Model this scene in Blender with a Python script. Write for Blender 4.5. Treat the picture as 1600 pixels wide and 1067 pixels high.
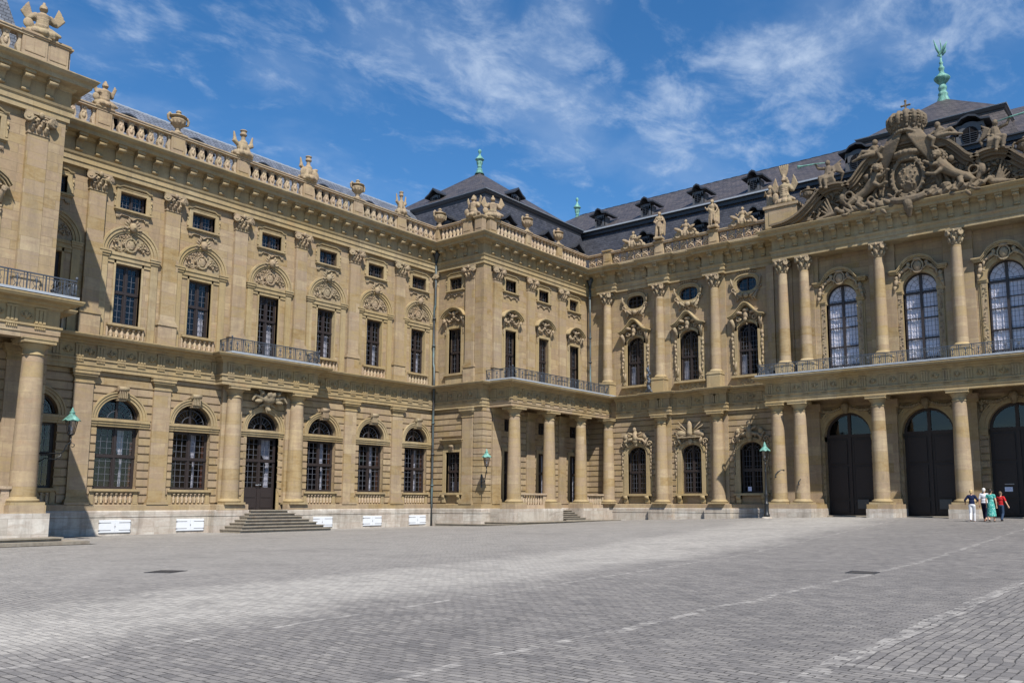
import bpy, bmesh, math, random
from mathutils import Vector, Matrix
from mathutils.geometry import tessellate_polygon
PI = math.pi
scene = bpy.context.scene
for o in list(bpy.data.objects): bpy.data.objects.remove(o)

# ------------------------------------------------------------------ camera
cam_data = bpy.data.cameras.new('camera'); cam = bpy.data.objects.new('camera', cam_data)
scene.collection.objects.link(cam); scene.camera = cam
YAW, PITCH = -0.6428, 0.1318
cam.location = (0, 0, 0)                      # eye level of the photographer is z = 0, the court lies at -1.6
cam.rotation_euler = (PI/2 + PITCH, 0, -YAW)
cam_data.sensor_width = 36.0
cam_data.lens = 1327.46/1600*36.0
cam_data.shift_x = (800-874.13)/1600.0
cam_data.shift_y = (608.87-533.5)/1600.0
cam_data.clip_end = 3000; cam_data.clip_start = .1
scene.render.resolution_x = 1024; scene.render.resolution_y = 682

# ------------------------------------------------------------------ light
SUN = Vector((1, -.69, 1.57)).normalized()
sd = bpy.data.lights.new('sun', 'SUN'); sun = bpy.data.objects.new('sun', sd)
scene.collection.objects.link(sun)
sun.rotation_euler = SUN.to_track_quat('Z', 'Y').to_euler(); sun.location = (40, -30, 60)
sd.energy = 5.0; sd.angle = math.radians(.53); sd.color = (1, .95, .87)
vs = scene.view_settings
vs.view_transform = 'Standard'; vs.look = 'None'; vs.exposure = 0.55; vs.gamma = 1; vs.use_curve_mapping = False

world = bpy.data.worlds.new('World'); scene.world = world; world.use_nodes = True
def make_world():
    nt = world.node_tree; N = nt.nodes; L = nt.links; N.clear()
    out = N.new('ShaderNodeOutputWorld'); bg = N.new('ShaderNodeBackground'); bg.inputs[1].default_value = .088
    sky = N.new('ShaderNodeTexSky'); sky.sky_type = 'NISHITA'; sky.sun_disc = False
    sky.sun_elevation = math.asin(SUN.z); sky.sun_rotation = math.atan2(SUN.x, SUN.y)
    sky.altitude = 200; sky.air_density = 1.0; sky.dust_density = .0; sky.ozone_density = 4.0
    tc = N.new('ShaderNodeTexCoord')
    sep = N.new('ShaderNodeSeparateXYZ'); L.new(tc.outputs['Generated'], sep.inputs[0])
    def M(op, a, b=None, c=None, clamp=False):
        n = N.new('ShaderNodeMath'); n.operation = op; n.use_clamp = clamp
        for i, v in enumerate((a, b, c)):
            if v is None: continue
            if isinstance(v, (int, float)): n.inputs[i].default_value = v
            else: L.new(v, n.inputs[i])
        return n.outputs[0]
    zz = M('ADD', M('MAXIMUM', sep.outputs[2], 0.0), .1)
    px = M('DIVIDE', sep.outputs[0], zz); py = M('DIVIDE', sep.outputs[1], zz)
    cmb = N.new('ShaderNodeCombineXYZ'); L.new(px, cmb.inputs[0]); L.new(py, cmb.inputs[1])
    def noise(scale, det, rough, dist, rot=0, sc=(1, 1, 1), off=(0, 0, 0)):
        mp = N.new('ShaderNodeMapping'); mp.inputs['Rotation'].default_value = (0, 0, rot); mp.inputs['Scale'].default_value = sc
        mp.inputs['Location'].default_value = off
        L.new(cmb.outputs[0], mp.inputs[0])
        n = N.new('ShaderNodeTexNoise'); n.inputs['Scale'].default_value = scale; n.inputs['Detail'].default_value = det
        n.inputs['Roughness'].default_value = rough; n.inputs['Distortion'].default_value = dist
        L.new(mp.outputs[0], n.inputs['Vector']); return n.outputs[0]
    wisps = noise(7.5, 8, .62, .35, .5, (1, .75, 1), (.3, 1.1, 0))
    fine = noise(24, 5, .6, .6, .8, (1, .6, 1))
    broad = noise(2.4, 5, .55, .3, .3, (1, .8, 1), (3.3, .4, 0))
    def blob(cx, cy, rx, ry):
        dx = M('DIVIDE', M('SUBTRACT', px, cx), rx); dy = M('DIVIDE', M('SUBTRACT', py, cy), ry)
        r2 = M('ADD', M('MULTIPLY', dx, dx), M('MULTIPLY', dy, dy))
        return M('POWER', 2.718, M('MULTIPLY', r2, -1.0))
    m1 = M('ADD', blob(-1.04, 1.1, .22, .26), blob(-.36, 1.5, .34, .16))
    m2 = M('ADD', M('MULTIPLY', blob(-.85, 1.6, .22, .22), .75), M('MULTIPLY', blob(-1.5, .72, .3, .2), .3))
    mask = M('MINIMUM', M('ADD', M('ADD', m1, m2), .22), 1.0)
    w = M('ADD', M('MULTIPLY', wisps, .78), M('MULTIPLY', fine, .22))
    w = M('ADD', w, M('MULTIPLY', M('SUBTRACT', mask, .5), .17))
    mr = N.new('ShaderNodeMapRange'); mr.interpolation_type = 'SMOOTHSTEP'
    mr.inputs['From Min'].default_value = .47; mr.inputs['From Max'].default_value = .80
    L.new(w, mr.inputs['Value'])
    veil = N.new('ShaderNodeMapRange'); veil.interpolation_type = 'SMOOTHSTEP'
    veil.inputs['From Min'].default_value = .42; veil.inputs['From Max'].default_value = .75
    L.new(M('ADD', broad, M('MULTIPLY', M('SUBTRACT', mask, .5), .2)), veil.inputs['Value'])
    dens = M('ADD', M('MULTIPLY', mr.outputs[0], .66), M('MULTIPLY', veil.outputs[0], .25), clamp=True)
    mix = N.new('ShaderNodeMix'); mix.data_type = 'RGBA'
    L.new(dens, mix.inputs['Factor'])
    hs = N.new('ShaderNodeHueSaturation'); hs.inputs['Saturation'].default_value = 1.25
    hs.inputs['Value'].default_value = 1.15
    L.new(sky.outputs[0], hs.inputs['Color'])
    L.new(hs.outputs[0], mix.inputs['A']); mix.inputs['B'].default_value = (4.6, 5.5, 6.9, 1)
    L.new(mix.outputs['Result'], bg.inputs[0]); L.new(bg.outputs[0], out.inputs[0])
make_world()

# ------------------------------------------------------------------ materials
class NT:
    def __init__(s, name):
        s.m = bpy.data.materials.new(name); s.m.use_nodes = True
        s.t = s.m.node_tree; s.N = s.t.nodes; s.L = s.t.links
        s.b = s.N['Principled BSDF']
        g = s.N.new('ShaderNodeNewGeometry'); s.pos = g.outputs['Position']; s.nor = g.outputs['Normal']
    def n(s, typ, **kw):
        n = s.N.new(typ)
        for k, v in kw.items():
            if k in n.inputs:
                if hasattr(v, 'links') or str(type(v)).find('NodeSocket') >= 0: s.L.new(v, n.inputs[k])
                else: n.inputs[k].default_value = v
            else: setattr(n, k, v)
        return n
    def math(s, op, a, b=0.0, clamp=False):
        n = s.N.new('ShaderNodeMath'); n.operation = op; n.use_clamp = clamp
        for i, v in enumerate((a, b)):
            if isinstance(v, (int, float)): n.inputs[i].default_value = v
            else: s.L.new(v, n.inputs[i])
        return n.outputs[0]
    def noise(s, scale, detail=4, rough=.55, vec=None, sc=None, dist=0.0):
        v = vec or s.pos
        if sc:
            mp = s.N.new('ShaderNodeMapping'); mp.inputs['Scale'].default_value = sc; s.L.new(v, mp.inputs[0]); v = mp.outputs[0]
        n = s.N.new('ShaderNodeTexNoise'); n.inputs['Scale'].default_value = scale; n.inputs['Detail'].default_value = detail
        n.inputs['Roughness'].default_value = rough; n.inputs['Distortion'].default_value = dist; s.L.new(v, n.inputs['Vector'])
        return n.outputs[0]
    def ramp(s, fac, stops):
        n = s.N.new('ShaderNodeValToRGB'); e = n.color_ramp.elements
        while len(e) < len(stops): e.new(.5)
        for i, (p, c) in enumerate(stops):
            e[i].position = p; e[i].color = c if len(c) == 4 else (*c, 1)
        s.L.new(fac, n.inputs[0]); return n.outputs[0]
    def mix(s, fac, a, b, blend='MIX'):
        n = s.N.new('ShaderNodeMix'); n.data_type = 'RGBA'; n.blend_type = blend
        for k, v in (('Factor', fac), ('A', a), ('B', b)):
            if isinstance(v, (int, float)): n.inputs[k].default_value = v
            elif isinstance(v, tuple): n.inputs[k].default_value = v if len(v) == 4 else (*v, 1)
            else: s.L.new(v, n.inputs[k])
        return n.outputs['Result']
    def facade_vec(s):
        sp = s.N.new('ShaderNodeSeparateXYZ'); s.L.new(s.pos, sp.inputs[0])
        c = s.N.new('ShaderNodeCombineXYZ'); s.L.new(s.math('ADD', sp.outputs[0], sp.outputs[1]), c.inputs[0])
        s.L.new(sp.outputs[2], c.inputs[1]); return c.outputs[0], sp
    def bump(s, h, strength=.3, dist=.02):
        n = s.N.new('ShaderNodeBump'); n.inputs['Strength'].default_value = strength; n.inputs['Distance'].default_value = dist
        s.L.new(h, n.inputs['Height']); s.L.new(n.outputs[0], s.b.inputs['Normal'])
    def out(s, col, rough=.85, spec=.25, metal=0):
        if isinstance(col, tuple): s.b.inputs['Base Color'].default_value = (*col, 1)
        else: s.L.new(col, s.b.inputs['Base Color'])
        if isinstance(rough, (int, float)): s.b.inputs['Roughness'].default_value = rough
        else: s.L.new(rough, s.b.inputs['Roughness'])
        s.b.inputs['Specular IOR Level'].default_value = spec; s.b.inputs['Metallic'].default_value = metal
        return s.m

def stone(name, blocks=True, tones=((.47,.350,.200), (.37,.255,.135), (.55,.415,.245), (.43,.315,.215)), bw=1.15, bh=.42, grey=.3, mortar=(.20,.15,.095), joint=.012):
    t = NT(name); fv, sp = t.facade_vec()
    large = t.noise(.22, 3, .6)
    grain = t.noise(9, 6, .7)
    streak = t.noise(1.1, 5, .65, sc=(1.0, 1.0, 3.2), dist=.6)
    drip = t.noise(1.3, 5, .7, sc=(1.6, 1.6, .22))
    if blocks:
        b = t.n('ShaderNodeTexBrick'); t.L.new(fv, b.inputs['Vector'])
        b.inputs['Scale'].default_value = 1; b.inputs['Brick Width'].default_value = bw; b.inputs['Row Height'].default_value = bh
        b.inputs['Mortar Size'].default_value = joint; b.inputs['Mortar Smooth'].default_value = .2; b.inputs['Bias'].default_value = 0
        b.inputs['Color1'].default_value = (0, 0, 0, 1); b.inputs['Color2'].default_value = (1, 1, 1, 1); b.inputs['Mortar'].default_value = (.5, .5, .5, 1)
        per = b.outputs['Color']; mort = b.outputs['Fac']
    else:
        per = large; mort = None
    tones = [(a*.665, b*.662, c*.63) for a, b, c in tones] if name != 'limestone_plinth' else [(a*.68, b*.675, c*.665) for a, b, c in tones]
    g_ = [sum(q)/3 for q in tones]; gm = sum(g_)/4; tones = [tuple(max(.02, v_+(m_-gm)*.35) for v_ in q) for q, m_ in zip(tones, g_)]
    v = t.math('ADD', t.math('MULTIPLY', per, .42 if blocks else .4), t.math('MULTIPLY', streak, .66))
    col = t.ramp(v, [(.22, tones[1]), (.42, tones[0]), (.60, tones[3]), (.82, tones[2])])
    hs = t.N.new('ShaderNodeHueSaturation'); t.L.new(col, hs.inputs['Color'])
    t.L.new(t.math('ADD', .80, t.math('MULTIPLY', grain, .40)), hs.inputs['Value'])
    t.L.new(t.math('ADD', .80, t.math('MULTIPLY', large, .38)), hs.inputs['Saturation'])
    col = hs.outputs[0]
    wz = t.ramp(drip, [(.46, (0, 0, 0)), (.66, (1, 1, 1))])
    col = t.mix(t.math('MULTIPLY', wz, grey), col, (.125, .10, .078))
    soot = t.ramp(t.noise(.55, 6, .75, sc=(1, 1, .5), dist=.8), [(.56, (0, 0, 0)), (.70, (1, 1, 1))])
    col = t.mix(t.math('MULTIPLY', soot, grey*.8), col, (.085, .072, .058))
    rust = t.ramp(t.noise(.9, 4, .6, sc=(1, 1, 1.8)), [(.60, (0, 0, 0)), (.72, (1, 1, 1))])
    col = t.mix(t.math('MULTIPLY', rust, .22), col, (.34, .19, .10))
    if mort is not None:
        col = t.mix(t.math('MULTIPLY', mort, .75), col, mortar)
        h = t.math('SUBTRACT', t.math('MULTIPLY', grain, .3), mort)
    else: h = grain
    if mort is None: h = t.math('ADD', t.math('MULTIPLY', t.noise(5.5, 5, .7), 1.6), t.math('MULTIPLY', grain, .5)); t.bump(h, .5, .045 if name != 'step_stone' else .02)
    else: t.bump(h, .35, .012)
    return t.out(col, .9, .15)

M = {}
M['wall'] = stone('sandstone_ashlar')
M['smooth'] = stone('sandstone_pilaster', bw=3.1, bh=.62, tones=((.48,.36,.205), (.39,.27,.14), (.57,.44,.27), (.45,.335,.235)), joint=.006)
M['trim'] = stone('sandstone_trim', bw=1.9, bh=3.0, tones=((.50,.38,.21), (.44,.32,.175), (.56,.44,.26), (.47,.36,.21)), grey=.35, joint=.006)
M['weathered'] = stone('weathered_sandstone', blocks=False, tones=((.36,.285,.18), (.27,.21,.135), (.44,.355,.235), (.34,.28,.195)), grey=.6)
M['carved'] = stone('carved_sandstone', blocks=False, tones=((.45,.36,.225), (.36,.28,.17), (.52,.43,.29), (.45,.34,.24)), grey=.4)
M['pale'] = stone('pale_baluster_stone', blocks=False, tones=((.56,.45,.30), (.47,.36,.23), (.64,.52,.37), (.58,.44,.33)), grey=.3)
M['plinth'] = stone('limestone_plinth', bw=1.7, bh=.62, tones=((.62,.57,.50), (.46,.41,.36), (.74,.70,.63), (.58,.50,.43)), mortar=(.30,.27,.23), grey=.45, joint=.01)
M['sooty'] = stone('sooty_carved_sandstone', blocks=False, tones=((.25,.195,.135), (.13,.10,.075), (.44,.35,.235), (.22,.175,.13)), grey=.7)
M['step'] = stone('step_stone', blocks=False, tones=((.38,.345,.29), (.27,.24,.20), (.48,.44,.38), (.38,.33,.28)), grey=.5)

def slate(name, a, b, row=.2, wdt=.3):
    t = NT(name); fv, sp = t.facade_vec()
    k = t.n('ShaderNodeTexBrick'); t.L.new(fv, k.inputs['Vector']); k.inputs['Scale'].default_value = 1
    k.inputs['Brick Width'].default_value = wdt; k.inputs['Row Height'].default_value = row; k.inputs['Mortar Size'].default_value = .016
    k.inputs['Color1'].default_value = (0, 0, 0, 1); k.inputs['Color2'].default_value = (1, 1, 1, 1); k.inputs['Mortar'].default_value = (.3, .3, .3, 1)
    n1 = t.noise(.7, 5, .6); v = t.math('ADD', t.math('MULTIPLY', k.outputs['Color'], .45), t.math('MULTIPLY', n1, .6))
    col = t.ramp(v, [(.2, a), (.8, b)])
    col = t.mix(t.math('MULTIPLY', k.outputs['Fac'], .7), col, (.008, .008, .01))
    t.bump(t.math('SUBTRACT', t.math('MULTIPLY', k.outputs['Color'], .5), k.outputs['Fac']), .6, .03)
    return t.out(col, t.math('ADD', .38, t.math('MULTIPLY', n1, .3)), .5)
M['slate'] = slate('dark_slate', (.020, .021, .028), (.060, .062, .076))
M['slate_grey'] = slate('grey_slate', (.075, .085, .105), (.15, .165, .20), .17, .28)
M['slate_brown'] = slate('brown_slate', (.034, .029, .030), (.080, .067, .065), .24, .4)

def simple(name, col, rough=.6, spec=.4, metal=0, var=.25, scale=6, bump=.15):
    t = NT(name); n = t.noise(scale, 5, .6)
    hs = t.N.new('ShaderNodeHueSaturation'); hs.inputs['Color'].default_value = (*col, 1)
    t.L.new(t.math('ADD', 1-var, t.math('MULTIPLY', n, var*2)), hs.inputs['Value'])
    if bump: t.bump(n, bump, .01)
    return t.out(hs.outputs[0], rough, spec, metal)
M['lead'] = simple('lead_flashing', (.30, .33, .37), .5, .5)
M['lead_mid'] = simple('grey_dormer_lead', (.085, .085, .09), .5, .4)
M['lead_dark'] = simple('dark_roof_moulding', (.028, .030, .036), .45, .5)
M['wood'] = simple('dark_brown_window_wood', (.028, .021, .020), .45, .4, scale=12)
M['redwood'] = simple('reddish_inner_wood', (.13, .055, .035), .55, .3, scale=12)
M['muntin'] = simple('grey_glazing_bars', (.10, .105, .125), .5, .4)
M['gatewood'] = simple('blackish_brown_gate_wood', (.030, .020, .017), .5, .3, scale=10, var=.4)
M['iron'] = simple('blue_grey_wrought_iron', (.045, .055, .072), .5, .5, var=.4, scale=25)
M['black_iron'] = simple('black_lamp_iron', (.012, .014, .016), .4, .5)
M['white'] = simple('white_shutter_paint', (.62, .64, .67), .5, .4, var=.06)
M['cloth'] = simple('white_curtain', (.66, .65, .70), .9, .1, var=.12, scale=3)
M['dark'] = simple('dark_interior', (.012, .011, .012), .9, .1)
def copper():
    t = NT('verdigris_copper'); n = t.noise(5, 6, .65, sc=(1, 1, .35))
    c = t.ramp(n, [(.3, (.045, .105, .09)), (.5, (.115, .27, .225)), (.7, (.24, .42, .37))])
    return t.out(c, .7, .3)
M['copper'] = copper()
def pipe():
    t = NT('weathered_copper_pipe'); n = t.noise(2.5, 5, .6, sc=(1, 1, .4))
    return t.out(t.ramp(n, [(.35, (.045, .042, .042)), (.55, (.075, .095, .10)), (.75, (.12, .19, .19))]), .5, .4, .2)
M['pipe'] = pipe()
def glass(name, tint, mn):
    m = bpy.data.materials.new(name); m.use_nodes = True; N = m.node_tree.nodes; L = m.node_tree.links; N.clear()
    o = N.new('ShaderNodeOutputMaterial'); mx = N.new('ShaderNodeMixShader'); tr = N.new('ShaderNodeBsdfTransparent'); gl = N.new('ShaderNodeBsdfGlossy')
    tr.inputs[0].default_value = (*tint, 1); gl.inputs['Roughness'].default_value = .03
    fr = N.new('ShaderNodeLayerWeight'); fr.inputs['Blend'].default_value = .5
    pw = N.new('ShaderNodeMath'); pw.operation = 'POWER'; L.new(fr.outputs['Facing'], pw.inputs[0]); pw.inputs[1].default_value = 4.5
    mt = N.new('ShaderNodeMath'); mt.operation = 'MULTIPLY_ADD'; L.new(pw.outputs[0], mt.inputs[0]); mt.inputs[1].default_value = .9; mt.inputs[2].default_value = .035+mn; mt.use_clamp = True
    g = N.new('ShaderNodeNewGeometry'); nz = N.new('ShaderNodeTexNoise'); nz.inputs['Scale'].default_value = .9; L.new(g.outputs['Position'], nz.inputs['Vector'])
    bp = N.new('ShaderNodeBump'); bp.inputs['Strength'].default_value = .12; bp.inputs['Distance'].default_value = .05; L.new(nz.outputs[0], bp.inputs['Height'])
    L.new(bp.outputs[0], gl.inputs['Normal'])
    L.new(mt.outputs[0], mx.inputs[0]); L.new(tr.outputs[0], mx.inputs[1]); L.new(gl.outputs[0], mx.inputs[2]); L.new(mx.outputs[0], o.inputs[0])
    return m
M['glass'] = glass('window_glass', (.66, .67, .70), .02)
M['glassclear'] = glass('clear_window_glass', (.93, .93, .96), .0)
M['lampglass'] = glass('lamp_glass', (.7, .7, .72), .08)

# ------------------------------------------------------------------ mesh helpers
class MB:
    def __init__(s): s.v = []; s.f = []; s.s = []
    def add(s, vs, fs, smooth=False):
        n = len(s.v); s.v += [tuple(p) for p in vs]
        for f in fs: s.f.append([i+n for i in f]); s.s.append(smooth)
    def merge(s, o, mat=None):
        n = len(s.v)
        s.v += [tuple(mat @ Vector(p)) for p in o.v] if mat else o.v
        s.f += [[i+n for i in f] for f in o.f]; s.s += o.s
    def hexa(s, p):
        s.add(p, [(0,1,2,3), (7,6,5,4), (0,4,5,1), (1,5,6,2), (2,6,7,3), (3,7,4,0)])
    def box(s, x0, x1, y0, y1, z0, z1):
        s.hexa([(x0,y0,z0), (x1,y0,z0), (x1,y1,z0), (x0,y1,z0), (x0,y0,z1), (x1,y0,z1), (x1,y1,z1), (x0,y1,z1)])
    def lathe(s, prof, seg=20, c=(0,0,0), a0=0, a1=2*PI, cap=True, sq=False):
        full = abs(a1-a0-2*PI) < 1e-6; k = seg if full else seg+1; vs = []
        for r, z in prof:
            for i in range(k):
                a = a0+(a1-a0)*i/seg
                vs.append((c[0]+r*math.cos(a), c[1]+r*math.sin(a), c[2]+z))
        fs = []
        for j in range(len(prof)-1):
            for i in range(seg):
                i2 = (i+1) % k if full else i+1
                fs.append((j*k+i, j*k+i2, (j+1)*k+i2, (j+1)*k+i))
        s.add(vs, fs, True)
        if cap and full:
            n = len(vs); b = len(s.v)-n
            s.f.append([b+i for i in range(k)][::-1]); s.s.append(False)
            s.f.append([b+n-k+i for i in range(k)]); s.s.append(False)
    def tube(s, pts, r, seg=6, smooth=True, cap=True):
        pts = [Vector(p) for p in pts]; n = len(pts); rr = r if isinstance(r, (list, tuple)) else [r]*n
        up = None; vs = []
        for i, p in enumerate(pts):
            d = (pts[min(i+1, n-1)]-pts[max(i-1, 0)])
            if d.length < 1e-9: d = Vector((0, 0, 1))
            d.normalize()
            if up is None:
                up = Vector((0, 1, 0)) if abs(d.y) < .9 else Vector((1, 0, 0))
            a = d.cross(up);
            if a.length < 1e-6: a = d.cross(Vector((1, 0, .01)))
            a.normalize(); b = a.cross(d).normalized(); up = b
            for k in range(seg):
                t = 2*PI*k/seg; vs.append(p+(a*math.cos(t)+b*math.sin(t))*rr[i])
        fs = [(i*seg+k, i*seg+(k+1) % seg, (i+1)*seg+(k+1) % seg, (i+1)*seg+k) for i in range(n-1) for k in range(seg)]
        s.add(vs, fs, smooth)
        if cap:
            b = len(s.v)-len(vs)
            s.f.append([b+k for k in range(seg)][::-1]); s.s.append(False)
            s.f.append([b+(n-1)*seg+k for k in range(seg)]); s.s.append(False)
    def ell(s, c, r, seg=10, rings=7, rot=None):
        vs = []; fs = []
        R = rot or Matrix.Identity(3)
        for j in range(rings+1):
            ph = PI*j/rings
            for i in range(seg):
                th = 2*PI*i/seg
                vs.append(Vector(c)+R @ Vector((r[0]*math.sin(ph)*math.cos(th), r[1]*math.sin(ph)*math.sin(th), r[2]*math.cos(ph))))
        for j in range(rings):
            for i in range(seg): fs.append((j*seg+i, j*seg+(i+1) % seg, (j+1)*seg+(i+1) % seg, (j+1)*seg+i))
        s.add(vs, fs, True)
    def cap(s, a, b, ra, rb, seg=8):
        a = Vector(a); b = Vector(b); s.tube([a, (a+b)/2, b], [ra, (ra+rb)/2, rb], seg); s.ell(a, (ra,)*3, seg, 6); s.ell(b, (rb,)*3, seg, 6)
    def poly_prism(s, poly, y0, y1, axis='y'):
        """poly in (x,z), extruded from y0 to y1"""
        n = len(poly); vs = [(x, y0, z) for x, z in poly]+[(x, y1, z) for x, z in poly]
        tri = tessellate_polygon([[Vector((x, z, 0)) for x, z in poly]])
        fs = [tuple(t) for t in tri]+[tuple(i+n for i in t)[::-1] for t in tri]+[(i, (i+1) % n, (i+1) % n+n, i+n) for i in range(n)]
        s.add(vs, fs)
    def sweep(s, prof, path, closed=False):
        """prof: closed list of (d, z), d = outwards (right side of the plan path); path: (x, y) plan points, mitred"""
        P = [Vector((p[0], p[1])) for p in path]; n = len(P); offs = []
        for i in range(n):
            a = (P[i]-P[i-1]).normalized() if (i > 0 or closed) else None
            b = (P[(i+1) % n]-P[i]).normalized() if (i < n-1 or closed) else None
            if a is None: a = b
            if b is None: b = a
            na = Vector((a.y, -a.x)); nb = Vector((b.y, -b.x)); m = (na+nb)
            m = m/m.length_squared*2 if m.length_squared > 1e-6 else na
            offs.append(m)
        k = len(prof); vs = []
        for i in range(n):
            for d, z in prof: q = P[i]+offs[i]*d; vs.append((q.x, q.y, z))
        fs = []
        for i in range(n if closed else n-1):
            j = (i+1) % n
            for q in range(k): fs.append((i*k+q, i*k+(q+1) % k, j*k+(q+1) % k, j*k+q))
        if not closed: fs += [tuple(range(k))[::-1], tuple((n-1)*k+q for q in range(k))]
        s.add(vs, fs)
    def arch(s, cx, cz, r0, r1, y0, y1, a0=0, a1=PI, seg=20, asp=1.0):
        """ring segment in the facade plane between radii r0,r1 and depths y0,y1"""
        vs = []
        for i in range(seg+1):
            a = a0+(a1-a0)*i/seg; c, d = math.cos(a), math.sin(a)*asp
            vs += [(cx+r0*c, y0, cz+r0*d), (cx+r1*c, y0, cz+r1*d), (cx+r1*c, y1, cz+r1*d), (cx+r0*c, y1, cz+r0*d)]
        fs = [(i*4+q, i*4+(q+1) % 4, i*4+4+(q+1) % 4, i*4+4+q) for i in range(seg) for q in range(4)]
        s.add(vs, fs+[(3, 2, 1, 0), (seg*4, seg*4+1, seg*4+2, seg*4+3)])
    def mesh(s, name, mat, recalc=True):
        me = bpy.data.meshes.new(name); me.from_pydata(s.v, [], s.f)
        me.polygons.foreach_set('use_smooth', s.s)
        if recalc:
            bm = bmesh.new(); bm.from_mesh(me); bmesh.ops.recalc_face_normals(bm, faces=bm.faces); bm.to_mesh(me); bm.free()
        for m in (mat if isinstance(mat, (list, tuple)) else [mat]): me.materials.append(m)
        return me

def link(o): scene.collection.objects.link(o); return o
def tag(o, label=None, cat=None, group=None, kind=None):
    if label: o['label'] = label
    if cat: o['category'] = cat
    if group: o['group'] = group
    if kind: o['kind'] = kind
    return o
def empty(name, loc, label, cat, group=None, rz=0):
    o = link(bpy.data.objects.new(name, None)); o.location = loc; o.rotation_euler = (0, 0, rz); o.empty_display_size = .3
    return tag(o, label, cat, group)
class Node:
    """prototype of a part: a mesh and its sub-parts, in facade coordinates (x along the wall, -y outwards, z up)"""
    def __init__(s, name, mb, mat, kids=()):
        s.name = name; s.mesh = mb.mesh(name, M[mat] if isinstance(mat, str) else mat) if isinstance(mb, MB) else mb; s.kids = list(kids)
    def put(s, parent=None, loc=(0, 0, 0), rz=0, scale=None, label=None):
        o = link(bpy.data.objects.new(s.name, s.mesh))
        if parent is not None:
            o.parent = parent; o.location = Vector(loc)-parent.location
        else: o.location = loc
        o.rotation_euler = (0, 0, rz)
        if scale: o.scale = scale
        if label: o['label'] = label
        for k in s.kids:
            c = link(bpy.data.objects.new(k.name, k.mesh)); c.parent = o
        return o
def clusters(mb, gap=.03):
    """split into groups of touching shells"""
    n = len(mb.v); par = list(range(n))
    def find(a):
        while par[a] != a: par[a] = par[par[a]]; a = par[a]
        return a
    for f in mb.f:
        r = find(f[0])
        for i in f[1:]: par[find(i)] = r
    bb = {}
    for i, p in enumerate(mb.v):
        r = find(i)
        if r not in bb: bb[r] = [list(p), list(p)]
        else:
            for k in range(3): bb[r][0][k] = min(bb[r][0][k], p[k]); bb[r][1][k] = max(bb[r][1][k], p[k])
    ks = list(bb); grp = {k: k for k in ks}
    def g(a):
        while grp[a] != a: a = grp[a]
        return a
    for i, a in enumerate(ks):
        for b in ks[i+1:]:
            if all(bb[a][0][k] <= bb[b][1][k]+gap and bb[b][0][k] <= bb[a][1][k]+gap for k in range(3)): grp[g(b)] = g(a)
    out = {}
    for f, s_ in zip(mb.f, mb.s):
        q = out.setdefault(g(find(f[0])), (MB(), {}))
        ff = []
        for i in f:
            if i not in q[1]: q[1][i] = len(q[0].v); q[0].v.append(mb.v[i])
            ff.append(q[1][i])
        q[0].f.append(ff); q[0].s.append(s_)
    return [q[0] for q in out.values()]
def wsplit(name, mb, mat, parent):
    for q in clusters(mb): wpart(name, q, mat, parent)
def wpart(name, mb, mat, parent, label=None):
    """a part whose vertices are given in world coordinates"""
    l = parent.location; mb.v = [(x-l.x, y-l.y, z-l.z) for x, y, z in mb.v]
    o = link(bpy.data.objects.new(name, mb.mesh(name, M[mat] if isinstance(mat, str) else mat))); o.parent = parent
    if label: o['label'] = label
    return o

class Fr:
    """facade frame; rot 0: wall faces -Y, u = X; rot 1: wall faces +X, u = Y"""
    def __init__(s, rot, plane): s.rot = rot; s.pl = plane; s.rz = PI/2 if rot else 0
    def P(s, u, d, z): return (s.pl+d, u, z) if s.rot else (u, s.pl-d, z)
    def loc(s, u, z=0, d=0): return s.P(u, d, z)
    def lift(s, mb):   # facade coordinates -> world
        mb.v = [s.P(x, -y, z) for x, y, z in mb.v]; return mb

def wall_sheet(mb, u0, u1, z0, z1, holes, reveal=.35):
    """facade-coords wall face at y=0 with polygonal holes, plus reveals going inwards"""
    outer = [(u0, z0), (u1, z0), (u1, z1), (u0, z1)]
    polys = [outer]+holes; flat = [p for q in polys for p in q]
    tri = tessellate_polygon([[Vector((x, z, 0)) for x, z in q] for q in polys])
    mb.add([(x, 0, z) for x, z in flat], [tuple(t) for t in tri])
    for h in holes:
        n = len(h); mb.add([(x, 0, z) for x, z in h]+[(x, reveal, z) for x, z in h], [(i, (i+1) % n, (i+1) % n+n, i+n) for i in range(n)])
def rect_hole(c, w, z0, z1): return [(c-w/2, z0), (c+w/2, z0), (c+w/2, z1), (c-w/2, z1)]
def arch_hole(c, w, z0, zs, rise=None, seg=16):
    r = w/2; rise = r if rise is None else rise
    p = [(c-r, z0), (c+r, z0)] if z0 < zs-1e-6 else []
    return p+[(c+r*math.cos(PI*i/seg), zs+rise*math.sin(PI*i/seg)) for i in range(seg+1)]
def oval_hole(c, z, rx, rz, seg=20, sq=.75):
    o = []
    for i in range(seg):
        a = 2*PI*i/seg; ca, sa = math.cos(a), math.sin(a)
        o.append((c+rx*math.copysign(abs(ca)**sq, ca), z+rz*math.copysign(abs(sa)**sq, sa)))
    return o
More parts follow.
